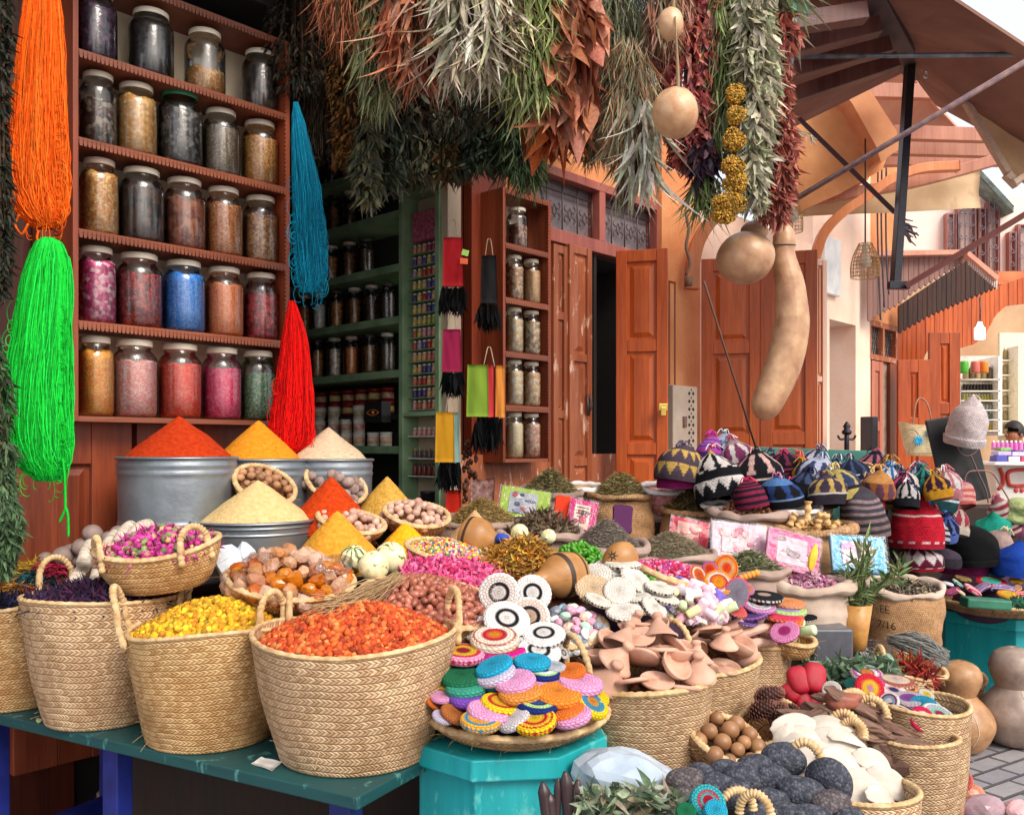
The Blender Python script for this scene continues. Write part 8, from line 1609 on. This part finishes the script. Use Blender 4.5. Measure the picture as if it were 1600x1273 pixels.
# toy: striped turquoise red knit figures at bottom
disc(1105,1255,2.15,24,[(.3,'#c01c34'),(.45,'#3cb0b8'),(.6,'#c01c34'),(1,'#38a8b0')],'turquoise ball with a red band at the bottom edge',50,0,0,.9,order=False,name='knitted_ball')
disc(1118,1268,2.10,16,[(1,'#2cb4d8')],'small bright blue knitted knob at the bottom edge',40,0,0,.9,order=False,name='knitted_ball'); disc(1072,1270,2.12,14,[(1,'#1c7c50')],'small green knitted ball at the bottom edge',40,0,0,.8,order=False,name='knitted_ball')
# ---- discs lower right ----
DS=1.25
z8=lambda x,y:(1280+x/4.716,860+y/4.716)
for x,y,hw,cl,ds,tx,ty,Y,ed in (
 (350,912,98,[(.3,'#e0903c'),(.45,'#8c2c4c'),(.65,W),(.85,'#b8449c'),(1,'#e4c8c0')],'white and magenta ringed disc on top',20,0,3.35,('#c8b8b0','#a87888')),
 (370,1015,88,[(.22,'#e8a0b0'),(.5,'#f0c030'),(.65,'#e8743c'),(1,'#d82840')],'red and yellow sun disc facing out',66,6,3.2,None),
 (565,965,108,[(.7,'#d8c0b0'),(1,'#a05c48')],'brown edged cream disc',6,2,3.3,('#a85c48','#e0d0c4')),
 (545,1038,86,[(.3,'#2c3c6c'),(.5,'#d8a8b0'),(1,'#e8dcd4')],'white disc with a navy centre',14,6,3.22,('#e4d8d0','#d87c94')),
 (660,1098,98,[(.5,'#8c4c9c'),(.8,'#b8b4b8'),(1,'#c8a0b4')],'grey pink disc with a purple centre',10,-8,3.15,('#b8a8b0','#c83c74')),
 (668,1022,58,[(.5,'#8c3c2c'),(.8,'#e89c30'),(1,'#a04478')],'small orange disc with a wine centre',16,10,3.25,None),
 (762,1140,82,[(1,'#2c94b8')],'bright blue disc',22,-16,3.1,('#2c94b8','#54b0cc')),
 (790,1062,46,[(.5,'#f0d040'),(1,'#e8e0d4')],'small yellow and white disc',30,10,3.2,None),
 (515,1112,60,[(.3,W),(.6,'#8ca8c8'),(.8,'#7c2c4c'),(1,W)],'blue and white tilted disc',36,-40,3.1,None),
 (600,1188,90,[(.2,'#b03c4c'),(.4,'#2c2430'),(.7,'#d0b8a8'),(1,'#302834')],'black and beige ringed disc',16,10,3.05,('#2c2430','#c8b098')),
 (760,1242,78,[(.2,'#d8dc9c'),(.4,'#e86890'),(.6,'#f0d8d8'),(1,'#d82858')],'pink rose ringed disc facing out',62,10,2.98,None),
 (885,1222,104,[(.3,'#a02c58'),(.6,'#8cc0a8'),(.8,'#b0a8c0'),(1,'#d8dcd0')],'pale green and white ringed disc',26,14,3.02,('#d8dcd0','#7c8ca0')),
 (95,1030,58,[(.3,'#c8d078'),(.5,'#5c3040'),(1,'#e4dcd4')],'white disc with a green eye centre',60,-40,3.1,None),
 (850,1130,40,[(1,'#d8e0c8')],'small pale green disc',20,20,3.14,None),
 (255,985,60,[(1,'#1c5c54')],'dark green disc under the top one',24,-10,3.3,None),
 (440,975,40,[(.5,'#e890b0'),(1,'#d85c8c')],'small rose disc',50,20,3.24,None)):
    px,py=z8(x,y); disc(px,py,Y,hw/4.716,cl,ds+', left of the stacked gourds',tx,ty,0,.30,ed,order=False,grp='discs piled left of the stacked gourds')
bpx(1440,1120,70,3.1,.28,.75,'straw basket under the ringed discs left of the stacked gourds',seed=4,wav=.006)
z9=lambda x,y:(1180+x/3.81,1040+y/3.81)
for x,y,hw,cl,ds,tx,ty,Y,ed in (
 (1150,815,86,[(.8,'#c8ae90'),(1,'#e04c5c')],'beige disc with a red pink braided edge',52,30,3.7,('#e04c5c','#e89ca0')),(1140,702,72,[(1,'#c8a890')],'beige disc with a crimson stitched side',20,34,3.85,('#a8344c','#e8a8a8')),(1235,690,52,[(1,'#e8746c')],'coral strip disc',20,-50,3.9,None),
 (1050,830,62,[(1,'#e8a058')],'orange stitched disc',16,16,3.7,('#e8a058','#e8d0a8')),(1055,885,84,[(1,'#e0605c')],'coral red disc',12,0,3.6,('#e0605c','#e8b0a0')),(1175,890,60,[(1,'#d87058')],'small coral disc',20,10,3.6,None),(1230,640,60,[(1,'#c8a0b0')],'mauve strip disc',12,40,4.0,('#c8a0b0','#e0d0d0'))):
    px,py=z9(x,y); disc(px,py,Y,hw/3.81,cl,ds+' in the stack at the bottom right',tx,ty,0,.26,ed,order=False,grp='discs at the bottom right')

# rock chunks on ground at bottom right
for k,(x,y,w_,h_,cl,lb) in enumerate(((1512,1242,34,26,('#a85c38','#dca080','#e8c8b0'),'orange brown crystal rock at the bottom right'),(1530,1265,34,20,('#8c7078','#b898a0','#d8c0c4'),'mauve glassy rock at the bottom right'),(1590,1268,26,18,('#c89498','#e0b4b4','#ecd0cc'),'pale pink salt rock at the bottom right corner'),(1478,1210,12,22,('#7c8c9c','#c8d4e0','#e8ecf0'),'blue white film wrapped crystal by the basket'))):
    g=MB(); V,Fq=blob(1,3,.25,1.8,130+k); Y=[3.95,3.8,3.8,4.3][k]; g.add(V*[S(w_,Y),S(w_,Y)*.8,S(h_,Y)],Fq,loc=P(x,y,Y)); tag(g.build('crystal_rock',M_noise('rock%d'%k,*cl[:2],8,.3,.004,c3=cl[2]),smooth=False),lb,'rock')

# stacked gourds on the ground
def gpair(px,Y,rb,rt_,ztop,mat,label,seed):
    x=S(px-800,Y); root=empty('bottle_gourd',(x,Y,0),label,'gourd'); prof=spline([(1e-4,.0),(rb*.62,.015),(rb,rb*.75),(rb*.88,rb*1.25),(rt_*.72,rb*1.72),(rt_*.72,rb*1.76),(rt_,rb*1.76+rt_*.75),(rt_*.8,rb*1.76+rt_*1.35),(rt_*.25,rb*1.76+rt_*1.62),(1e-4,rb*1.76+rt_*1.56)],70); prof[:,0]=np.maximum(prof[:,0],1e-4)
    def wob(V,th): k=noise3(V.reshape(-1,3)/rb,2,seed,2).reshape(V.shape[:2]); V[...,:2]*=(1+.05*k*np.sin(th/2)[None]**2)[...,None]; return V
    V,Fq,uv=lathe(prof,56,wob=wob); g=MB(); g.add(V,Fq); g.build('gourd_body',mat,root,local=True)
    g=MB(); q=rot(0,0,seed*40); t=np.linspace(.2,1.0,16); g.add(*tube([[ (np.interp(rb*1.7*x_,prof[:,1],prof[:,0])+.001)*math.cos(-1.75+.25*math.sin(x_*3)),(np.interp(rb*1.7*x_,prof[:,1],prof[:,0])+.001)*math.sin(-1.75+.25*math.sin(x_*3)),rb*1.7*x_] for x_ in t],.0022,4)[:2]); g.build('seam_line',M_plain('pale seam',(.6,.48,.36),.6),root,local=True)
gpair(1500,4.75,S(50,4.75),S(32,4.75),0,gm('standing gourd','#946840','#bc9068','#cca888'),'tan two-lobed gourd standing on the paving left of the greyish one',3)
gpair(1584,4.85,S(52,4.85),S(37,4.85),0,GR_,'greyish pink two-lobed gourd standing at the right edge',5)
# brown sack behind gourds
f=sack(1494,1060,5.1,38,72,'small brown burlap sack with rolled rim behind the tan gourd',BUR,seed=5,roll=.022); heap(f,.01,'chunk',200,.02,['#8c7c4c','#b0a068'],'yellowish seed scraps in the small burlap sack','seed_scraps','seeds','#2c2014',dz=-.06)
# dried chilli basket and thyme
b=bpx(1415,1062,40,3.75,.42,.8,'small straw basket of dark red chillies and a looped handle',handles=((175,1.0,.0),),hsize=(.12,.12)); heap(b,.06,'curl',900,.022,['#8c1c1c','#b03428','#6c1418','#b0642c'],'dark red dried chillies in the small basket','dried_chillies','chillies','#3c0c0c')
b=small(1342,1045,3.8,40,26,'low basket of dark red dried peppers behind the sage',tx=16,ty=4,mat=STRAW); heap(b,.02,'curl',500,.02,['#7c1420','#9c2430','#4c1018'],'dark red pepper flakes in the low basket','pepper_flakes','chillies','#3c0c0c')
g=MB(); n=380; o3=np.array([list(P(U(1265,1400),U(1030,1075),3.45+U(-.1,.1))) for _ in range(n)]); d=rng.normal(size=(n,3)); d[:,2]*=.5; leaves(g,o3,d,rng.uniform(.04,.07,n),rng.uniform(.014,.026,n),pal(n,['#5c7c5c','#84a08c','#7c9470','#4c6850'],.2),.7,4,.5); tag(g.build('mint_leaves',LEAF),'grey green leaves around the red pepper basket','dried leaves',kind='stuff')
g=MB(); 
for k in range(240): a=np.array(P(1390+U(-6,6),1000+U(-8,6),3.9)); e=np.array(P(1475+U(-12,10),1030+U(-14,12),3.8)); m_=(a+e)/2+rng.normal(0,.02,3)+[0,0,.02]; g.add(*tube(spline([a,m_,e],6),.0016,4)[:2],col=c('#8c8c88',U(.6,1.25)))
tag(g.build('thyme_bundle',FIB),'grey bundle of thin dried stalks lying behind the chillies','herb bundle')
small(1440,1040,3.9,40,22,'shallow orange straw tray under the grey stalks',mat=STRAWY,tx=16,ty=16,rows=3)
crumple(P(1370,1010,4.0),.07,WRAP,'clear crinkled bag in front of the coffee sack','plastic_bag','bag',7,3,.6,.3)
# twig vase
root=empty('tall_vase',P(1338,1015,3.85),'tall golden flared vase holding green twigs','vase'); h=S(72,3.85); g=MB(); V,Fq,uv=lathe([(0,0),(S(14,3.85),0),(S(17,3.85),h*.3),(S(24,3.85),h),(S(22.5,3.85),h),(S(16,3.85),h*.4),(0,h*.3)],36); g.add(V,Fq); g.build('vase_body',gm('golden horn','#a87030','#d4a058','#e4c084'),root,local=True)
g=MB(); nst=11; Yv=3.85
for k in range(nst):
    a=np.array(P(1338,960,Yv)); tp=np.array(P(1320+k*6+(30 if k>7 else 0),[905,890,900,872,858,846,850,868,895,900,885][k],Yv+U(-.08,.06))); q=spline([a,(a+tp)/2+rng.normal(0,.01,3),tp],14); g.add(*tube(q,.003,5)[:2],col=c('#7c8450')); m_=26; o=q[rng.integers(2,14,m_)]; d=rng.normal(0,.55,(m_,3))+[0,0,.8]; leaves(g,o,d,rng.uniform(.05,.085,m_),rng.uniform(.010,.016,m_),pal(m_,['#6c8450','#8ca06c','#54703c','#a8b080'],.15),.5,4,.4)
tag(g.build('green_twigs',LEAF),'green leafy twigs standing in the golden vase','twigs')
# dark crate left of vase
g=MB(); g.add(*box(P(1290,1005,3.75),(S(60,3.75),.2,S(60,3.75)))); tag(g.build('plastic_crate',M_plain('dark grey plastic',(.10,.10,.12),.35),smooth=False,bevel=.01),'dark grey crate under the rosebud sack','crate')
# pouch tray on right octagonal table
f=flat(1560,938,5.55,98,.8); t2=basket((S(1565-800,5.6),5.6,.585),.40,.28,.07,'wide wicker tray of striped pouches on the right turquoise table',mat=WICK,shallow=True,rows=3,wav=.004,rimr=.012,name='wicker_tray')
pc=['#c83c54','#3c4c9c','#d87c3c','#7c3c8c','#2c8c9c','#d8b030','#a8284c','#e0d0c8']
k=0
for x,y,hw,kind,a_,b_,ds in ((1205,92,75,'d','#18181c',W,'black and white edged disc'),(1272,160,75,'d','#1c5c88','#143c64','blue flat disc'),(1265,235,88,'d','#c01c34','#40b090','red disc with a green middle'),(1140,130,66,'p','#d84c5c','#e0a0a8','coral striped pouch'),(1150,165,70,'p','#7c3c8c','#d8b0c8','purple striped pouch'),(1045,160,50,'p','#28202c','#e0d8d0','black and white pouch'),(1060,205,60,'p','#8c6c3c','#c8a870','olive pouch'),(1020,240,50,'p','#1c8cb0','#d8e0a0','blue checked pouch'),(1130,290,80,'p','#b82c5c','#e0b8b8','rose striped pouch'),(1200,270,70,'p','#a08cb0','#5c3c5c','lilac striped pouch'),(1350,280,90,'p','#2c2c54','#b8a0c8','navy lilac pouch'),(1430,180,80,'p','#a02848','#d87c98','crimson striped pouch'),(1450,225,50,'p','#d8e040','#c83c34','yellow and red pouch'),(1440,290,60,'p','#e0a020','#28308c','golden pouch with a blue end'),(1390,325,60,'d','#e8942c','#e8c040','orange disc'),(1500,200,60,'p','#6c3c8c','#d8a0b0','violet pouch'),(950,245,40,'p','#e0e0e8','#a0a8b8','white pouch'),(980,300,60,'p','#5c2c5c','#b84c6c','plum pouch'),(1040,305,40,'p','#c8a890','#e0c8b0','beige pouch'),(1500,320,60,'p','#b82c3c','#e0a0a0','red pouch'),(1330,150,50,'p','#e07c34','#d8a888','orange pouch')):
    px,py=1280+x/4.716*1.0,860+y/4.716
    Y=5.35-.0*y
    Y=5.25+(330-y)*.0018
    if kind=='d': disc(px,py,Y,hw/4.716,[(.6,b_),(1,a_)],ds+' in the tray of striped pouches',14,0,0,.3,(a_,b_),order=False,grp='pouches and discs in the right tray')
    else:
        r_=S(hw/4.716,Y); g=MB(); V,Fq=ico(4); V=np.sign(V)*np.abs(V)**.7; col=np.where((np.sin(V[:,1]*14+1)>0)[:,None],c(a_),c(b_)); g.add(V*[r_,r_*.5,r_*.26],Fq,col=col,M=rot(20+5*(k%3),U(-30,35),U(-20,20)),loc=P(px,py,Y)); tag(g.build('striped_pouch',FIB),ds+' in the tray on the right turquoise table','pouch','pouches and discs in the right tray')
    k+=1
g=MB(); V,Fq=ico(3); g.add(V*[.30,.22,.13],Fq,loc=(S(1565-800,5.6),5.6,.62)); g.add(V*[.42,.30,.32],Fq,loc=(S(1560-800,6.05),6.05,.57)); tag(g.build('dark_cloth',M_plain('plum cloth',(.05,.02,.05),.9)),'plum cloth under the striped pouches','cloth')
g=MB(); g.add(*box(P(1540,942,5.0),(.25,.10,.055),rot(0,4,0))); tag(g.build('green_soap',M_noise('green soap','#1c5c48','#347c60',10,.6,.002),smooth=False,bevel=.01),'dark green soap bar on the right table edge','soap block')
g=MB(); n=120; o3=np.array([list(P(U(1578,1625),U(935,950),5.0+U(-.05,.05))) for _ in range(n)]); leaves(g,o3,rng.normal(size=(n,3))*[1,1,.4],np.full(n,.05),np.full(n,.016),pal(n,['#2c6c50','#3c8464'],.2),.5); tag(g.build('green_leaves',LEAF),'dark green leaves on the right table edge','dried leaves',kind='stuff')
# ---------- labels that would read the same get their place ----------
ORDN=['first','second','third','fourth','fifth','sixth','seventh','eighth','ninth','tenth','eleventh','twelfth','thirteenth','fourteenth','fifteenth','sixteenth']
NUM=['','one','two','three','four','five','six','seven','eight','nine','ten','eleven','twelve','thirteen','fourteen','fifteen','sixteen']
bpy.context.view_layer.update()
_f={}
for o in ORD: _f.setdefault(o['label'],[]).append(o)
for l,os_ in _f.items():
    if len(os_)<2 or len(os_)>16: continue
    os_.sort(key=lambda o:o.location.x/o.location.y)
    for i,o in enumerate(os_): o['label']=l+(f', {["left","right"][i]} one of two' if len(os_)==2 else f', {ORDN[i]} of {NUM[len(os_)]} from left')
